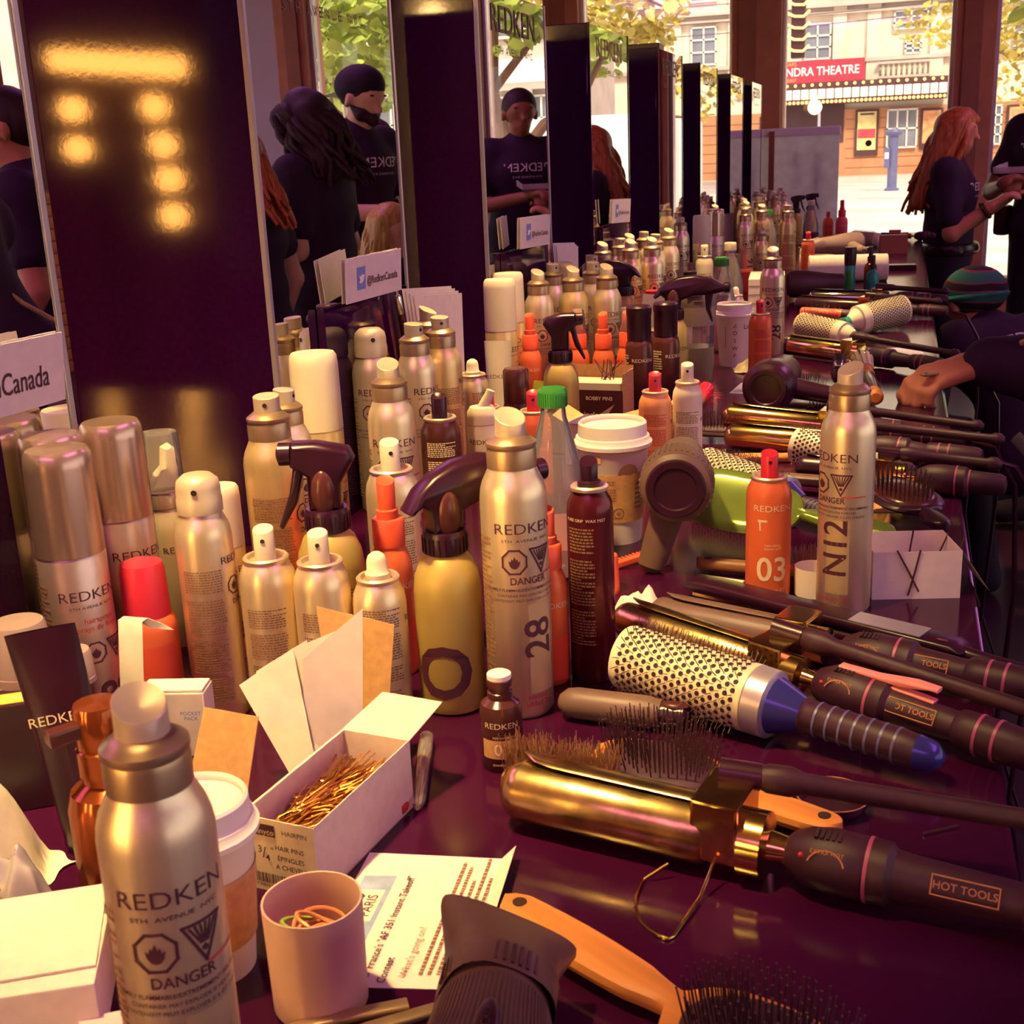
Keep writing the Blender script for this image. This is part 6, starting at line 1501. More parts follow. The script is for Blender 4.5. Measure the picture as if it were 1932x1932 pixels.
t = thing('clip_comb', 'small bright white clip comb before the gold irons', 'comb', (-.228, 1.652, ZT)); mb = MB(); mb.box((-.012, -.003, 0), (.012, .003, .016), bev=.001); part('clip', mb, M['lidm'], t)
for i in range(7):
    mb = MB(); mb.box((-.011 + i * .0034, -.001, .016), (-.0095 + i * .0034, .001, .030)); part('tooth', mb, M['lidm'], t)
t = thing('black_dish', 'small round black dish beside the ringed brush handle', 'dish', (-.028, .765, ZT)); mb = MB(); mb.lathe([(0, 0), (.020, 0), (.0235, .006), (.0242, .010), (.0236, .010), (.0225, .006), (.019, .0015), (0, .0015)], 40); part('dish', mb, M['blk'], t); mb = MB(); mb.tube([(.0239 * math.cos(k * PI / 20), .0239 * math.sin(k * PI / 20), .0102) for k in range(40)], .0005, 6, closed=True); part('rim', mb, M['inkp'], t)
t = along('hair_clip', 'long coral pink hair clip lying on an iron handle', 'hair clip', (-.030, .905, .043), (.040, .872, .037)); mb = MB(); mb.prism([(0, 0), (.05, .001), (.072, .006), (.078, .006), (.078, .009), (.06, .009), (.03, .004), (0, .0022)], -.0045, .0045, None, .001); part('upper_jaw', mb, M['rose'], t); mb = MB(); mb.prism([(0, -.002), (.05, -.003), (.076, -.0035), (.076, -.0015), (.05, -.0008), (0, -.0002)], -.0045, .0045, None, .0008); part('lower_jaw', mb, M['rose'], t)
t = along('bobby_pin', 'silver bobby pin lying near the dark table edge', 'hairpin', (.030, .742, .001), (.052, .757, .001)); mb = MB(); mb.box((0, -.0008, 0), (.026, .0008, .0012)); part('pin', mb, M['chrome'], t)
for i, (p, q) in enumerate((((-.300, .455, .004), (-.232, .498, .006)), ((-.272, .452, .003), (-.214, .502, .004)))):
    t = along('sectioning_clip', 'metal sectioning clip lying before the rubber-band cup', 'hair clip', p, q, 'clips before the cup'); mb = MB(); mb.prism([(0, 0), (.05, .0005), (.085, .0), (.085, .003), (.04, .005), (0, .003)], -.004, .004, None, .001); part('upper_blade', mb, M['collar'], t); mb = MB(); mb.prism([(0, -.003), (.08, -.003), (.08, -.001), (0, -.001)], -.004, .004); part('lower_blade', mb, M['brown'], t)
# pin box at the right
pb = thing('pin_box', 'open white box with two crossed bobby pins on its side', 'box', (.028, 1.185, ZT), R(14))
W, Lb, Hb = .042, .066, .048
for nm, lo, hi in (('base', (-W, 0, 0), (W, Lb, .001)), ('front_panel', (-W, -.0008, 0), (W, 0, Hb)), ('rear_panel', (-W, Lb, 0), (W, Lb + .0008, Hb)), ('side_panel', (-W, 0, 0), (-W + .0008, Lb, Hb)), ('side_panel', (W - .0008, 0, 0), (W, Lb, Hb))):
    mb = MB(); mb.box(lo, hi); part(nm, mb, M['card'], pb)
mb = MB(); mb.add([(W, 0, Hb), (W, Lb, Hb), (W + .03, Lb, .004), (W + .03, .004, .004)], [(0, 1, 2, 3)]); part('end_flap', mb, M['card'], pb)
g = 'bobby pins on the white box'
for i, (x0, z0, x1, z1) in enumerate(((-.020, .050, .002, .008), (.002, .050, -.008, .004))):
    a = pb.matrix_basis @ Vector((x0, -.0022, z0)); b = pb.matrix_basis @ Vector((x1, -.0022, z1))
    t = thing('bobby_pin', 'dark bobby pin clipped crosswise over the white box side', 'hairpin', tuple(a), 0, g); m_ = MB(); m_.tube([(0, 0, 0), tuple((b - a) * .5 + Vector((.0004, 0, 0))), tuple(b - a)], .0009, 6); part('pin', m_, M['brown'], t)
for i, (x, y, r_) in enumerate(((.030, .02, .5), (.022, .05, .2), (-.005, .03, 1.2))):
    a = pb.matrix_basis @ Vector((x, y, .004)); t = thing('bobby_pin', 'dark bobby pin lying inside the white box', 'hairpin', tuple(a), r_, 'bobby pins inside the white box'); m_ = MB(); m_.tube([(0, 0, 0), (.012, 0, .024), (.022, 0, .050)], .0009, 6); part('pin', m_, M['brown'], t)
# cartons in the middle
t = thing('hairpin_carton', 'kraft carton of hairpins with a dark printed front beside the olive sprayer', 'box', (-.445, 1.86, ZT), R(-4))
for nm, lo, hi in (('base', (-.05, -.03, 0), (.05, .03, .001)), ('front_panel', (-.05, -.031, 0), (.05, -.03, .075)), ('rear_panel', (-.05, .03, 0), (.05, .031, .105)), ('side_panel', (-.05, -.03, 0), (-.049, .03, .10)), ('side_panel', (.049, -.03, 0), (.05, .03, .10))):
    mb = MB(); mb.box(lo, hi); o = part(nm, mb, M['brown'] if nm == 'front_panel' else M['kraft'], t)
    if nm == 'front_panel': fo = o
g = MB(); flat(g, text_geo('BOBBY PINS', .008, .004), Matrix.Translation((.012, -.0302, .062)) @ FX); flat(g, text_geo('Epingles', .013, .01), Matrix.Translation((-.005, -.0302, .036)) @ FX); part('lettering', g, M['inkc'], fo)
mb = MB(); mb.box((-.045, -.026, .06), (.045, .024, .085)); part('paper_liner', mb, M['ceramic'], t)
rn = random.Random(3); mb = MB()
for i in range(10): mb.tube([(rn.uniform(-.005, .03), rn.uniform(0, .02), .08), (rn.uniform(-.01, .04), rn.uniform(0, .02), .115)], .0008, 5)
part('loose_pins', mb, M['brown'], t)
t = thing('open_carton', 'small open white carton with raised flaps before the dark printed carton', 'box', (-.395, 1.680, ZT), R(-12))
for nm, lo, hi in (('base', (-.045, -.03, 0), (.045, .03, .001)), ('front_panel', (-.045, -.031, 0), (.045, -.03, .06)), ('rear_panel', (-.045, .03, 0), (.045, .031, .06)), ('side_panel', (-.045, -.03, 0), (-.044, .03, .06)), ('side_panel', (.044, -.03, 0), (.045, .03, .06))):
    mb = MB(); mb.box(lo, hi); part(nm, mb, M['card'], t)
for i, q in enumerate(([(-.045, -.031, .06), (.01, -.031, .06), (.04, -.045, .095), (-.005, -.05, .065)], [(.045, -.03, .06), (.045, .03, .06), (.095, .03, .075), (.095, -.01, .07)], [(-.045, -.03, .06), (-.045, .03, .06), (-.072, .03, .075), (-.070, -.02, .068)], [(.0, .03, .06), (.045, .03, .06), (.10, .05, .085), (.09, .055, .086)])):
    mb = MB(); mb.add(q, [(0, 1, 2, 3)]); part('flap', mb, M['kraft'] if i else M['card'], t)
g = MB(); flat(g, rect2(.018, .034, .02, .05, 1), Matrix.Translation((0, -.0305, 0)) @ FX); part('printed_patch', g, M['paper'], t)
sheet_thing('folded_slip', 'lime green slip standing beside the olive sprayer', 'paper', [(-.530, 1.76, 0), (-.510, 1.755, 0), (-.505, 1.765, .10), (-.522, 1.77, .10)], M['lime'], .0006, n=2)
sheet_thing('printed_sheet', 'white printed sheet lying behind the sweeping black sprayer', 'paper', [(-.46, 1.04, .001), (-.39, 1.06, .001), (-.40, 1.18, .001), (-.47, 1.17, .001)], M['paper'], .0004, n=2) if False else None
t = carton('cracker_box', 'small dark patterned box lying between the cup and the peach can', 'box', (-.355, 1.50, 0), -8, (.07, .05, .022), 'brown'); mb = MB(); mb.box((-.03, -.022, .0218), (.03, .022, .0226)); part('top_print', mb, M['wrap'], t)
sheet_thing('envelope', 'cream envelope standing among the black capped cans', 'envelope', [(-.475, 2.26, 0), (-.40, 2.29, 0), (-.415, 2.30, .165), (-.455, 2.285, .17)], M['ceramic'], .001, n=2)
sheet_thing('envelope', 'white torn packet behind the orange bottles', 'envelope', [(-.44, 2.42, 0), (-.39, 2.43, 0), (-.385, 2.44, .14), (-.44, 2.43, .145)], M['paper'], .001, n=2)
t = carton('orange_carton', 'bright orange flat carton far along the table', 'box', (-.43, 3.85, 0), 10, (.16, .1, .06), 'orangecap')
t = carton('white_stack', 'stack of white boxed cards behind the tall silver can', 'box', (-.33, 3.30, 0), 5, (.09, .2, .10), 'paper')
for i in range(4):
    mb = MB(); mb.box((-.0455, -.1005, .015 + i * .022), (.0455, .1005, .018 + i * .022)); part('layer_edge', mb, M['panelt'], t)
crumple('snack_wrapper', 'crumpled green and yellow snack wrapper by the handwritten cup', 'wrapper', (-.275, 2.44), .03, .03, .02, M['wrap'], 15, .006, 14)
t = along('towel_roll', 'cream hand towel roll lying across the table', 'towel roll', (-.277, 4.05, .042), (-.03, 4.08, .042)); part('roll', xl([(0, .008), (0, .040), (.002, .042), (.238, .042), (.24, .040), (.24, .008)], n=28), M['paper'], t); part('core', xl([(-.001, .006), (-.001, .012), (.241, .012), (.241, .006)], n=18), M['blk'], t)
carton('tool_case', 'small reddish clear-sided case far along the table', 'case', (-.03, 5.08, 0), 6, (.10, .06, .07), 'column')
for i, (x, y, rz, m, s, lab) in enumerate(((-.02, 5.5, 5, 'red', (.10, .02, .012), 'red comb case lying near the amber pump bottle'), (-.08, 5.9, 8, 'paper', (.12, .06, .008), 'white folded cloth at the far table end'), (0.0, 4.4, 4, 'blk', (.10, .05, .02), 'black tool pouch near the table edge'), (.03, 3.62, 12, 'rose', (.1, .012, .008), 'pink comb lying beyond the irons'), (-.03, 5.95, -6, 'red', (.05, .03, .03), 'small red box at the far table end'))):
    carton('small_case', lab, 'case', (x, y, 0), rz, s, m)
# paper sheets under the tools
for i, (x, y, rz, a, b, lab) in enumerate(((-.02, 2.62, 10, .16, .22, 'lavender paper sheet under the gold curling iron'), (-.22, 2.25, -5, .12, .10, 'white paper sheet beneath the wooden brush'), (.0, 1.52, 8, .10, .08, 'crumpled brown paper by the black oval brush'))):
    t = thing('paper_sheet', lab, 'paper', (x, y, ZT), R(rz)); mb = MB(); mb.box((-a / 2, -b / 2, 0), (a / 2, b / 2, .0008)); part('sheet', mb, M['kraft'] if i == 2 else M['lavp'] if 'lavp' in M else M.setdefault('lavp', mat('lavender_paper', (.55, .48, .62), .6)), t)
# hanging cords of the irons
for i, (y, x0, z0) in enumerate(((.632, .150, .018), (.815, .150, .018), (.94, .140, .018), (.985, .115, .012), (1.69, .125, .017), (1.785, .105, .02), (2.375, .12, .02), (3.17, .125, .02))):
    cord([(x0, y, ZT + z0), (x0 + .03, y - .01, ZT + z0 - .006), (x0 + .06, y - .01, ZT - .04), (x0 + .07, y, ZT - .2), (x0 + .06, y + .05, ZT - .5), (x0 + .10, y + .1, .3), (x0 + .2, y + .1, .005)], 'black power cord hanging off the table edge from an iron', .0035, 'iron cords')
# ================================================================== people (smooth implicit bodies)
def sdf_grid(prims, vox, k):
    P = np.array([[*a, *b, ra, rb] for (a, b, ra, rb) in prims], dtype=np.float64)
    rm = np.maximum(P[:, 6], P[:, 7])[:, None]
    lo = np.minimum(P[:, :3], P[:, 3:6]) - rm; hi = np.maximum(P[:, :3], P[:, 3:6]) + rm
    o = lo.min(0) - 3 * vox; n = np.ceil((hi.max(0) + 3 * vox - o) / vox).astype(int) + 1
    D = np.full(n, 1.0, dtype=np.float32)
    for i, q in enumerate(P):
        m = k * 1.5 + 2 * vox
        i0 = np.maximum(((lo[i] - m - o) / vox).astype(int), 0); i1 = np.minimum(((hi[i] + m - o) / vox).astype(int) + 2, n)
        ax = [o[d] + vox * np.arange(i0[d], i1[d]) for d in range(3)]
        X, Y, Z = np.meshgrid(*ax, indexing='ij')
        a = q[:3]; b = q[3:6]; ba = b - a; l2 = max(1e-12, float(ba @ ba))
        t = np.clip(((X - a[0]) * ba[0] + (Y - a[1]) * ba[1] + (Z - a[2]) * ba[2]) / l2, 0, 1)
        d = np.sqrt((X - a[0] - t * ba[0]) ** 2 + (Y - a[1] - t * ba[1]) ** 2 + (Z - a[2] - t * ba[2]) ** 2) - (q[6] + t * (q[7] - q[6]))
        S = D[i0[0]:i1[0], i0[1]:i1[1], i0[2]:i1[2]]
        h = np.clip(.5 + .5 * (d - S) / k, 0, 1)
        D[i0[0]:i1[0], i0[1]:i1[1], i0[2]:i1[2]] = d * (1 - h) + S * h - k * h * (1 - h)
    return D, o
def nets(D, o, vox):
    s = D < 0; n = np.array(D.shape) - 1
    cnt = sum(s[i:i + n[0], j:j + n[1], k:k + n[2]].astype(np.int8) for i in (0, 1) for j in (0, 1) for k in (0, 1))
    act = (cnt > 0) & (cnt < 8); idx = np.full(act.shape, -1, int); C = np.argwhere(act); idx[act] = np.arange(len(C))
    acc = np.zeros((len(C), 3)); w = np.zeros(len(C))
    for axis in range(3):
        for a in (0, 1):
            for b in (0, 1):
                off = [0, 0, 0]; od = [d for d in range(3) if d != axis]; off[od[0]] = a; off[od[1]] = b
                p0 = C + off; p1 = p0.copy(); p1[:, axis] += 1
                d0 = D[tuple(p0.T)]; d1 = D[tuple(p1.T)]; x = (d0 < 0) != (d1 < 0)
                t = np.where(x, d0 / np.where(d0 - d1 == 0, 1, d0 - d1), 0)
                q = p0.astype(float); q[:, axis] += t
                acc[x] += q[x]; w[x] += 1
    V = o + vox * acc / w[:, None]
    F = []
    for axis in range(3):
        sl0 = [slice(1, -1)] * 3; sl1 = [slice(1, -1)] * 3; sl0[axis] = slice(0, -1); sl1[axis] = slice(1, None)
        A = s[tuple(sl0)]; B = s[tuple(sl1)]
        E_ = np.argwhere(A != B); 
        if not len(E_): continue
        flip = A[tuple(E_.T)]
        base = E_.copy()
        for d in range(3):
            if d != axis: base[:, d] += 1
        u, v = [(1, 2), (2, 0), (0, 1)][axis]
        def cell(du, dv):
            c = base.copy(); c[:, u] -= du; c[:, v] -= dv; return idx[tuple(c.T)]
        a, b, c, d = cell(1, 1), cell(0, 1), cell(0, 0), cell(1, 0)
        ok = (a >= 0) & (b >= 0) & (c >= 0) & (d >= 0)
        Q = np.where(flip[:, None], np.stack([a, b, c, d], 1), np.stack([d, c, b, a], 1))[ok]
        F.append(Q)
    return V, np.concatenate(F)
def blob(name, prims, m, parent, vox=.012, k=.03):
    D, o = sdf_grid(prims, vox, k); V, F = nets(D, o, vox)
    me = bpy.data.meshes.new(name); me.from_pydata(V.tolist(), [], F.tolist()); me.materials.append(m); me.shade_smooth(); me.update()
    return link(name, me, parent)
def hand_prims(w, d, up, side, curl=.35, s=1.0, thumb=1):
    """palm and five curled fingers from wrist w along d; up = back of hand normal, side = toward the thumb"""
    w, d, up, side = Vector(w), Vector(d).normalized(), Vector(up).normalized(), Vector(side).normalized()
    P = []
    for i, (off, ln, r_) in enumerate(((.028, .072, .0085), (.009, .080, .0088), (-.010, .074, .0085), (-.028, .060, .0075))):
        kn = w + d * .085 * s + side * off * s
        P.append((tuple(w + side * off * .55 * s + d * .01 * s), tuple(kn), .016 * s, .0115 * s))
        c = curl * (1 + .15 * i); p = kn; a = c * .6
        for j, f in enumerate((.45, .32, .23)):
            dd = d * math.cos(a) - up * math.sin(a); q = p + dd * ln * f * s
            P.append((tuple(p), tuple(q), (r_ - .0006 * j) * s, (r_ - .0006 * (j + 1)) * s)); p = q; a += c
    t0 = w + side * .022 * s + d * .015 * s; t1 = t0 + (d * .028 + side * .026 * thumb - up * .010) * s; t2 = t1 + (d * .028 + side * .006 * thumb - up * .010) * s; t3 = t2 + (d * .022 - up * .006) * s
    P += [(tuple(t0), tuple(t1), .014 * s, .011 * s), (tuple(t1), tuple(t2), .0105 * s, .009 * s), (tuple(t2), tuple(t3), .009 * s, .0075 * s)]
    return [tuple(map(lambda z: tuple(z) if not isinstance(z, float) else z, p)) for p in P]
def person(label, loc, rz, height=1.68, skin='skin', hair='hair_k', J=None, hairstyle='long', sleeve=.55, vox=.013, chest=None, back=None, bottoms='jeans', curl=.5, look=(0, 0), shirt='shirt', girth=1.0):
    j = dict(pelvis=(0, 0, .95), waist=(0, .005, 1.08), chest=(0, .0, 1.26), neck=(0, .01, 1.42), head=(0, -.015, 1.555),
             sL=(.165, .01, 1.365), eL=(.215, .03, 1.10), wL=(.225, -.07, .88), sR=(-.165, .01, 1.365), eR=(-.215, .03, 1.10), wR=(-.225, -.07, .88),
             hL=(.09, 0, .92), kL=(.10, -.01, .50), aL=(.11, .02, .09), hR=(-.09, 0, .92), kR=(-.10, -.01, .50), aR=(-.11, .02, .09))
    j.update(J or {})
    s = height / 1.68
    V = {k_: Vector(v) for k_, v in j.items()}
    t = thing('person', label, 'person', loc, R(rz)); t.scale = (s, s, s)
    H = V['head']; N = V['neck']; ax = (H - N).normalized(); ty = R(look[0]); fr = Vector((math.sin(ty), -math.cos(ty), math.tan(R(look[1])))).normalized(); fr = (fr - fr.dot(ax) * ax * .0).normalized(); sd = fr.cross(ax).normalized()
    T = lambda a: tuple(a)
    body = [(T(H + ax * .028 - fr * -.0), T(H + ax * .028 + fr * -.012), .082, .080), (T(H + fr * .030 - ax * .050), T(H + fr * .022 + ax * .0), .052, .066), (T(H + fr * .088 + ax * .0), T(H + fr * .104 - ax * .030), .009, .014),
            (T(H + fr * .058 - ax * .088), T(H + fr * .068 - ax * .085), .022, .018), (T(H + fr * .079 - ax * .058 + sd * .014), T(H + fr * .079 - ax * .058 - sd * .014), .010, .010),
            (T(H + sd * .083 + ax * .005), T(H + sd * .086 - ax * .03), .015, .010), (T(H - sd * .083 + ax * .005), T(H - sd * .086 - ax * .03), .015, .010), (T(H + fr * .070 + ax * .022 + sd * .03), T(H + fr * .070 + ax * .022 - sd * .03), .016, .016),
            (T(N - Vector((0, 0, .06))), T(H - ax * .05), .056, .048)]
    g = girth
    torso = [(T(V['pelvis'] + Vector((.07, 0, 0))), T(V['pelvis'] - Vector((.07, 0, 0))), .105 * g, .105 * g), (T(V['waist'] + Vector((.05, 0, 0))), T(V['waist'] - Vector((.05, 0, 0))), .098 * g, .098 * g),
             (T(V['chest'] + Vector((.065, 0, 0))), T(V['chest'] - Vector((.065, 0, 0))), .108 * g, .108 * g), (T(V['pelvis']), T(V['chest']), .10 * g, .11 * g), (T(V['chest']), T(N), .095, .055), (T(V['sL']), T(V['sR']), .062, .062)]
    arms = []; hands = []; slv = []
    for q in 'LR':
        S_, E_, W_ = V['s' + q], V['e' + q], V['w' + q]
        arms += [(T(S_), T(E_), .050, .039), (T(E_), T(W_), .040, .027)]
        slv += [(T(S_), T(S_.lerp(E_, sleeve)), .066, .062)]
        d = (W_ - E_).normalized(); up = Vector((0, 0, 1)) - d * d.z
        if up.length < .2: up = Vector((0, -1, 0)) - d * d.dot(Vector((0, -1, 0)))
        up.normalize(); side = d.cross(up) * (1 if q == 'R' else -1)
        hands += hand_prims(T(W_), T(d), T(up), T(-side if q == 'R' else -side), curl)
    legs = []
    for q in 'LR': legs += [(T(V['h' + q]), T(V['k' + q]), .088, .062), (T(V['k' + q]), T(V['a' + q]), .060, .045), (T(V['a' + q] - Vector((0, -.02, .04))), T(V['a' + q] + Vector((0, -.16, -.05))), .042, .036)]
    blob('body', body + [(a, b, r0 * .9, r1 * .9) for a, b, r0, r1 in torso] + arms + hands + [(a, b, r0 * .85, r1 * .85) for a, b, r0, r1 in legs], M[skin], t, vox, .018)
    blob('t_shirt', [(a, b, r0 + .012, r1 + .012) for a, b, r0, r1 in torso if True] + slv, M[shirt], t, vox, .045)
    blob('trousers', [(T(V['pelvis'] + Vector((.06, 0, -.02))), T(V['pelvis'] - Vector((.06, 0, .02))), .112, .112)] + [(a, b, r0 + .008, r1 + .010) for a, b, r0, r1 in legs], M[bottoms], t, vox, .03)
    hp = [(T(H + ax * .038 - fr * .012), T(H + ax * .03 - fr * .034), .090, .086)]
    if hairstyle == 'long':
        hp += [(T(H + ax * .02 - fr * .045 + sd * q), T(H - ax * .20 - fr * (.075) + sd * q * 1.5), .055, .045) for q in (-.045, .045)] + [(T(H + ax * .05 + sd * q * 1.0), T(H - ax * .13 + fr * .0 + sd * q * 1.25), .034, .03) for q in (-.072, .072)]
    elif hairstyle == 'wavy':
        hp += [(T(H + ax * .02 - fr * .045 + sd * q), T(H - ax * .34 - fr * (.10) + sd * q * 1.6), .062, .038) for q in (-.05, 0, .05)] + [(T(H + ax * .05 + sd * q), T(H - ax * .20 - fr * .02 + sd * q * 1.3), .036, .030) for q in (-.074, .074)] + [(T(H + ax * .085 + fr * .03), T(H + ax * .06 + fr * .075), .035, .022)]
    elif hairstyle == 'bushy':
        hp += [(T(H + ax * .0 - fr * .04 + sd * q), T(H - ax * .15 - fr * .05 + sd * q * 1.4), .085, .085) for q in (-.04, .04)]
    if hairstyle != 'none': blob('hair', hp, M[hair], t, vox, .02)
    if hairstyle in ('long', 'wavy', 'bushy'):
        rn_ = random.Random(int(loc[0] * 100) + 3); m_ = MB(); L0 = dict(long=.28, wavy=.40, bushy=.26)[hairstyle]; R0 = dict(long=.080, wavy=.084, bushy=.105)[hairstyle]
        for i in range(34):
            a = R(55 + 250 * i / 33); q = fr * (R0 * math.cos(a)) + sd * (R0 * math.sin(a)); ph = rn_.uniform(0, 6); ln = L0 * rn_.uniform(.7, 1.15); pts = []
            am = .016 if hairstyle != 'long' else .008
            for k in range(12):
                v = k / 11; pts.append(T(H + ax * (.055 - ln * v) + q * (.75 + .65 * math.sqrt(v)) - fr * (.05 * v) + sd * (am * math.sin(ph + 9 * v)) + fr * (am * math.cos(ph + 8 * v))))
            m_.tube(pts, [.020 * (1 - .8 * abs(k / 11 - .2)) for k in range(12)], 6)
        o = part('hair_strands', m_, M[hair], t, 80); o['kind'] = 'stuff'
    # eyes, brows
    for q in (-1, 1):
        part('eye', MB().ball(T(H + fr * .074 + ax * .006 + sd * .030 * q), (.011, .009, .007), 10, 6), M['blk'], t); m_ = MB(); m_.tube([T(H + fr * .082 + ax * .026 + sd * (.030 + .018 * e) * q) for e in (-1, 0, 1)], .004, 6); part('eyebrow', m_, M[hair], t)
    for tx, fb in ((chest, -1), (back, 1)):
        if tx:
            rr = .19; m_ = MB(); tmp = MB(); wtext(tmp, tx, .058, rr, 0, 0, .0, sx=1.15); wtext(tmp, '5 T H  A V E N U E  N Y C', .014, rr, 0, -.045, 0)
            C_ = V['chest']; lean = math.atan2(V['neck'].y - V['waist'].y, V['neck'].z - V['waist'].z)
            mt = Matrix.Translation(C_) @ Matrix.Rotation(-lean, 4, 'X') @ Matrix.Rotation(0 if fb < 0 else PI, 4, 'Z') @ Matrix.Translation((0, rr - .137 * g - .001, .03))
            m_.add(tmp.v, tmp.f, mt); part('shirt_lettering', m_, M['whiteink'], t)
    return t
# redhead at the end of the table, arm raised
rh = person('red-haired woman in black t-shirt raising her forearm beside the table', (.215, 6.46, 0), 84, 1.585, 'skin', 'hair_r', dict(wR=(-.20, -.20, 1.20), eR=(-.235, -.03, 1.075), wL=(.20, -.26, 1.22), eL=(.21, -.06, 1.08)), 'wavy', .75, .011, chest='REDKEN', look=(0, 0))
mb = MB(); mb.tube([(.036 * math.cos(k * PI / 8), .036 * math.sin(k * PI / 8), 0) for k in range(16)], .012, 8, Matrix.Translation((-.201, -.18, 1.185)) @ Matrix.Rotation(R(55), 4, 'X'), closed=True); part('bracelet', mb, M['brown'], rh)
mb = MB(); mb.tube([(.19 * math.cos(k * PI / 12), .135 * math.sin(k * PI / 12), .99) for k in range(24)], .022, 8, closed=True, flat=1.4); part('tool_belt', mb, M['blk'], rh)
for q in (-1, 1):
    mb = MB(); mb.tube([(-.17 + .02 * math.cos(k * PI / 7), -.10 + .03 * q + .02 * math.sin(k * PI / 7), .985) for k in range(14)], .004, 6, closed=True); part('scissor_ring', mb, M['chrome'], rh)
# man at the window column holding a plastic tray
mn = person('man in black REDKEN t-shirt holding a plastic tray by the window column', (.70, 6.75, 0), -30, 1.80, 'skin_d', 'hair_k', dict(wL=(.05, -.33, 1.16), eL=(.27, -.06, 1.10), wR=(-.08, -.30, 1.14), eR=(-.27, -.05, 1.10)), 'short', .6, .012, chest='REDKEN', girth=1.08)
mb = MB(); mb.box((-.10, -.07, 0), (.10, .07, .006), bev=.002); mb.box((-.10, -.07, .0), (-.095, .07, .03)); mb.box((.095, -.07, .0), (.10, .07, .03)); mb.box((-.10, -.07, 0), (.10, -.065, .03)); o = link('plastic_tray', mb.mesh('plastic_tray', M['bag']), None, (.52, 6.45, 1.285), (R(8), 0, R(-30))); tag(o, 'clear plastic tray held by the man in the black t-shirt', 'tray')
mb = MB(); mb.box((-.035, -.035, -.08), (.035, .035, .06), bev=.02); part('belt_pouch', mb, M['blk'], mn, loc=(-.20, -.06, .98))
# stylist bending over beside the table, striped headband
cr = person('person bending low in black REDKEN t-shirt and striped headband beside the table', (.335, 3.95, 0), -140, 1.51, 'skin', 'hair_k',
            dict(pelvis=(0, .12, .60), waist=(0, .06, .73), chest=(0, -.03, .875), neck=(0, -.12, .985), head=(0, -.205, 1.065), sL=(.165, -.08, .955), sR=(-.165, -.08, .955), eL=(.22, -.2, .76), eR=(-.22, -.2, .76), wL=(.18, -.38, .80), wR=(-.18, -.38, .80), hL=(.09, .10, .57), hR=(-.09, .1, .57), kL=(.11, -.30, .50), kR=(-.11, -.30, .50), aL=(.11, -.18, .09), aR=(-.11, -.18, .09)), 'short', .6, .011, back='REDKEN', look=(0, -25))
def scarf():
    m, nt, b_ = new_mat('striped_scarf'); tc = nt.nodes.new('ShaderNodeTexCoord'); wv = nt.nodes.new('ShaderNodeTexWave'); rp = nt.nodes.new('ShaderNodeValToRGB')
    wv.bands_direction = 'Z'; wv.inputs['Scale'].default_value = 5; wv.inputs['Distortion'].default_value = 1.5
    e = rp.color_ramp.elements; e[0].color = (.03, .01, .02, 1); e[1].color = (.5, .04, .05, 1); n_ = e.new(.5); n_.color = (.03, .2, .14, 1); rp.color_ramp.interpolation = 'CONSTANT'; n2 = e.new(.3); n2.color = (.35, .05, .05, 1)
    nt.links.new(tc.outputs['Object'], wv.inputs['Vector']); nt.links.new(wv.outputs['Fac'], rp.inputs['Fac']); nt.links.new(rp.outputs['Color'], b_.inputs['Base Color']); b_.inputs['Roughness'].default_value = .8; return m
mb = MB(); mb.ball((0, -.190, 1.110), (.100, .110, .085), 22, 14, None); part('headscarf', mb, scarf(), cr)
mb = MB(); mb.tube([(.096 * math.cos(k * PI / 12), -.195 + .106 * math.sin(k * PI / 12), 1.088 + .02 * math.sin(k * PI / 12)) for k in range(24)], .013, 8, closed=True, flat=.8); part('scarf_edge', mb, mat('green_stripe', (.03, .25, .16), .7, vary=.2), cr)
# person reaching over the table (only hand and sleeve in view)
t = thing('person', 'person in a dark loose-sleeved jacket reaching a ringed hand over the tools', 'person', (.52, 2.02, 0), 0)
zt = ZT
W_ = Vector((.132 - .52, 2.185 - 2.02, zt + .060)); d = Vector((-.82, -.52, -.16)).normalized(); up = Vector((-.10, -.25, .96)); up = (up - up.dot(d) * d).normalized(); side = d.cross(up)
hp = hand_prims(tuple(W_), tuple(d), tuple(up), tuple(side), .60, 1.0)
arm = [(tuple(W_), (-.17, .10, zt + .09), .026, .038), ((-.17, .10, zt + .09), (.02, .05, zt + .32), .042, .05)]
bd = [((0, 0, .95), (0, 0, 1.3), .12, .12), ((0, .0, 1.38), (0, .0, 1.5), .06, .05), ((0, 0, 1.56), (0, 0, 1.63), .085, .09), ((.05, .16, 1.36), (.05, -.16, 1.36), .06, .06), ((-.03, -.16, 1.36), (-.02, -.22, 1.1), .05, .04), ((-.02, -.22, 1.1), (-.15, -.2, .95), .04, .028), ((0, .09, .9), (0, .1, .1), .08, .05), ((0, -.09, .9), (0, -.1, .1), .08, .05)]
blob('body', hp + arm + bd, M['skin'], t, .0058, .0085)
blob('jacket', [((0, 0, .85), (0, 0, 1.36), .17, .15), ((0, .17, 1.36), (0, -.17, 1.36), .075, .075), ((-.372, .156, zt + .064), (-.15, .06, zt + .055), .044, .085), ((-.15, .06, zt + .055), (.02, .06, zt + .25), .095, .11), ((-.22, .06, zt - .02), (-.02, .03, zt - .10), .07, .16), ((0, -.16, 1.36), (-.02, -.22, 1.1), .075, .075), ((-.02, -.22, 1.1), (-.12, -.2, 1.0), .07, .06)], M['shirt'], t, .012, .05)
blob('trousers', [((0, .09, .9), (0, .1, .06), .095, .065), ((0, -.09, .9), (0, -.1, .06), .095, .065)], M['jeans'], t, .014, .02)
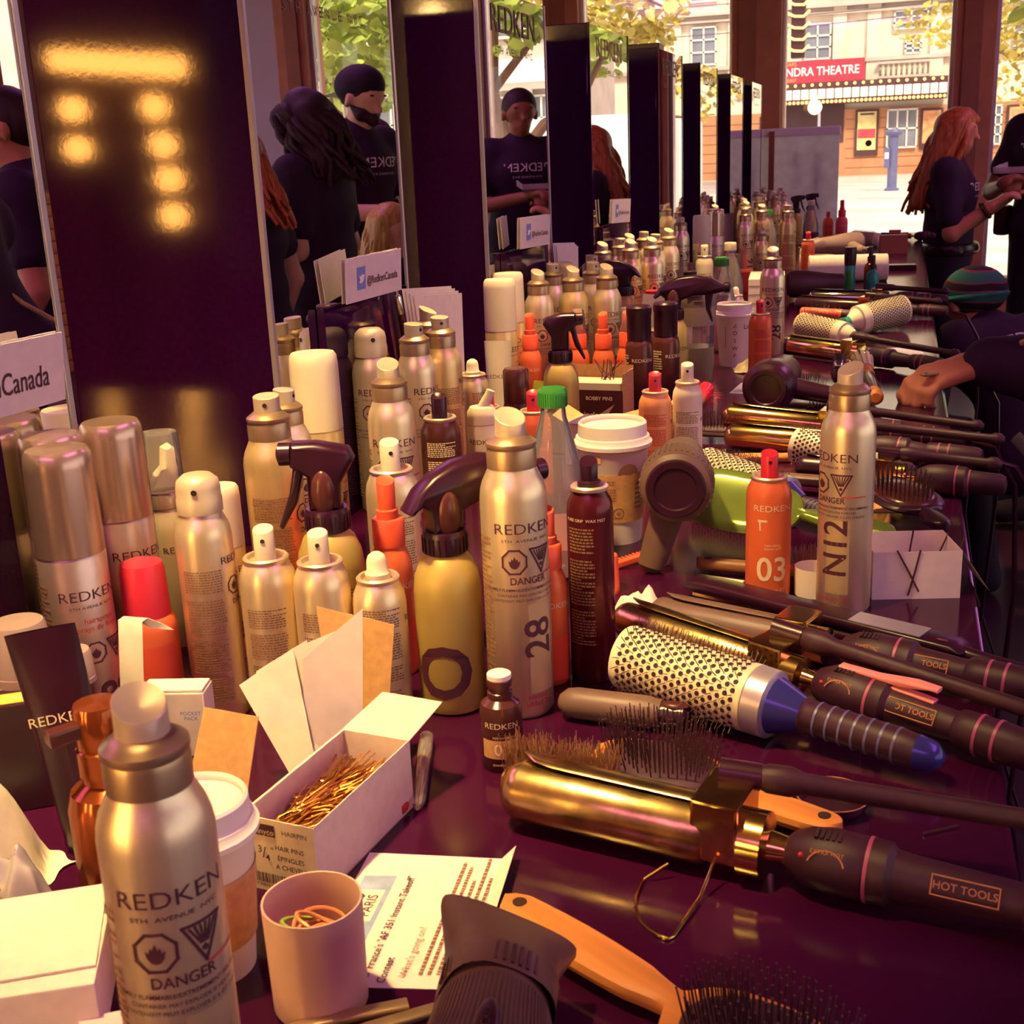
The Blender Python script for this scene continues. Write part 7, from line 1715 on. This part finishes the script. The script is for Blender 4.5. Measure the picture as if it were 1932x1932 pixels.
blob('hair', [((.02, 0, 1.58), (.04, 0, 1.66), .10, .095)], M['hair_k'], t, .014, .02)
kn = W_ + d * .100 + side * .0; m_ = MB(); m_.ball((0, 0, 0), (.019, .010, .005), 16, 8, Matrix.Translation(kn + up * .0125 - side * .010) @ Matrix.Rotation(math.atan2(d.y, d.x), 4, 'Z')); part('ring', m_, M['ringm'] if 'ringm' in M else M.setdefault('ringm', mat('beaded_ring', (.45, .30, .14), .4, .4, vary=.7, scale=500, bump=.8)), t)
m_ = MB(); m_.tube([(-.335, .02, zt - .030), (-.31, .0, zt - .055), (-.27, -.05, zt - .10), (-.2, -.09, zt - .12)], .006, 8, flat=2.0); part('cuff_trim', m_, M['trim'] if 'trim' in M else M.setdefault('trim', mat('sage_trim', (.16, .16, .12), .7)), t)
m_ = MB(); m_.tube([(-.33, .10, zt + .105), (-.30, .08, zt + .125), (-.24, .06, zt + .150), (-.18, .05, zt + .185), (-.1, .02, zt + .26)], .005, 8); part('beaded_trim', m_, M['ringm'], t)
# people seen only in the mirrors
cm = person('man in a backwards black cap and REDKEN t-shirt, seen in the broad stand\'s mirror', (1.13, 5.55, 0), -72, 1.88, 'skin_p', 'hair_k', dict(head=(0, -.04, 1.55), wL=(.10, -.36, 1.10), eL=(.25, -.05, 1.10), wR=(-.05, -.36, 1.12), eR=(-.25, -.06, 1.10)), 'short', .6, .014, chest='REDKEN', look=(0, -14))
mb = MB(); mb.ball((0, -.03, 1.60), (.099, .112, .085), 20, 12); part('cap', mb, M['jeans'], cm); mb = MB(); mb.prism([(-.08, 0), (-.05, .004), (.05, .004), (.08, 0)], .06, .16); part('cap_peak', mb, M['blk'], cm, loc=(0, -.02, 1.585), rot=(R(-8), 0, 0))
blob('beard', [((.03, -.062, 1.492), (.0, -.092, 1.462), .034, .024), ((-.03, -.062, 1.492), (0, -.092, 1.462), .034, .024), ((.062, -.03, 1.53), (.04, -.06, 1.485), .012, .026), ((-.062, -.03, 1.53), (-.04, -.06, 1.485), .012, .026)], M['hair_k'], cm, .008, .015)
bw = person('woman in black with bushy dark hair, her back seen in the broad stand\'s mirror', (.90, 4.56, 0), 92, 1.74, 'skin_p', 'hair_k', dict(wL=(.12, -.30, 1.02), wR=(-.12, -.30, 1.02)), 'bushy', .7, .014, girth=1.12, bottoms='jeans')
mb = MB(); mb.sheet(lambda u, v: ((u - .5) * .16 + .14, .125 + .01 * math.sin(u * 9), .95 - v * .40), 6, 6, .002); part('white_apron', mb, M['paper'], bw)
for q in (0, 1):
    mb = MB(); mb.tube([(.10 + .05 * q, .135, 1.02), (.11 + .05 * q, .15, .95), (.10 + .05 * q, .155, .90)], .010, 8); part('red_clip', mb, M['red'], bw)
person('woman with auburn hair and bare arm at the mirror\'s edge', (.905, 4.0, 0), 95, 1.60, 'skin_p', 'hair_r', dict(eL=(.24, .04, 1.10), wL=(.22, -.05, .86)), 'long', .5, .015)
gw = person('dark-haired woman with glasses behind the man in the cap', (1.30, 6.15, 0), -75, 1.66, 'skin_p', 'hair_k', dict(wL=(.10, -.3, 1.1), wR=(-.10, -.3, 1.1)), 'long', .6, .015, chest='REDKEN', look=(0, -12))
for q in (-1, 1):
    mb = MB(); mb.tube([(.032 * q + .022 * math.cos(k * PI / 7), -.102, 1.553 + .017 * math.sin(k * PI / 7)) for k in range(14)], .003, 6, closed=True); part('glasses_rim', mb, M['blk'], gw)
person('blonde woman seated on a stool below the man in the cap', (.83, 5.14, 0), -70, 1.62, 'skin_p', 'hair_b', dict(pelvis=(0, .05, .62), waist=(0, .05, .74), chest=(0, .03, .91), neck=(0, .02, 1.07), head=(0, -.01, 1.20), sL=(.16, .03, 1.01), sR=(-.16, .03, 1.01), eL=(.2, .03, .78), eR=(-.2, .03, .78), wL=(.12, -.18, .70), wR=(-.12, -.18, .70), hL=(.09, .02, .6), hR=(-.09, .02, .6), kL=(.11, -.36, .58), kR=(-.11, -.36, .58), aL=(.11, -.34, .12), aR=(-.11, -.34, .12)), 'long', .6, .014, look=(0, -20))
st = thing('bar_stool', 'black bar stool under the seated blonde woman', 'stool', (.86, 5.16, 0)); mb = MB(); mb.lathe([(0, .44), (.17, .44), (.18, .46), (.18, .48), (.16, .49), (0, .49)], 24); part('seat', mb, M['blk'], st); mb = MB(); mb.tube([(0, 0, .03), (0, 0, .44)], .025); part('post', mb, M['chrome'], st); mb = MB(); mb.lathe([(0, 0), (.2, 0), (.2, .012), (.03, .04), (0, .04)], 24); part('base', mb, M['chrome'], st)
person('man with short dark hair, head seen in the left-hand mirror', (1.27, 3.3, 0), 60, 1.72, 'skin', 'hair_k', None, 'short', .6, .015)
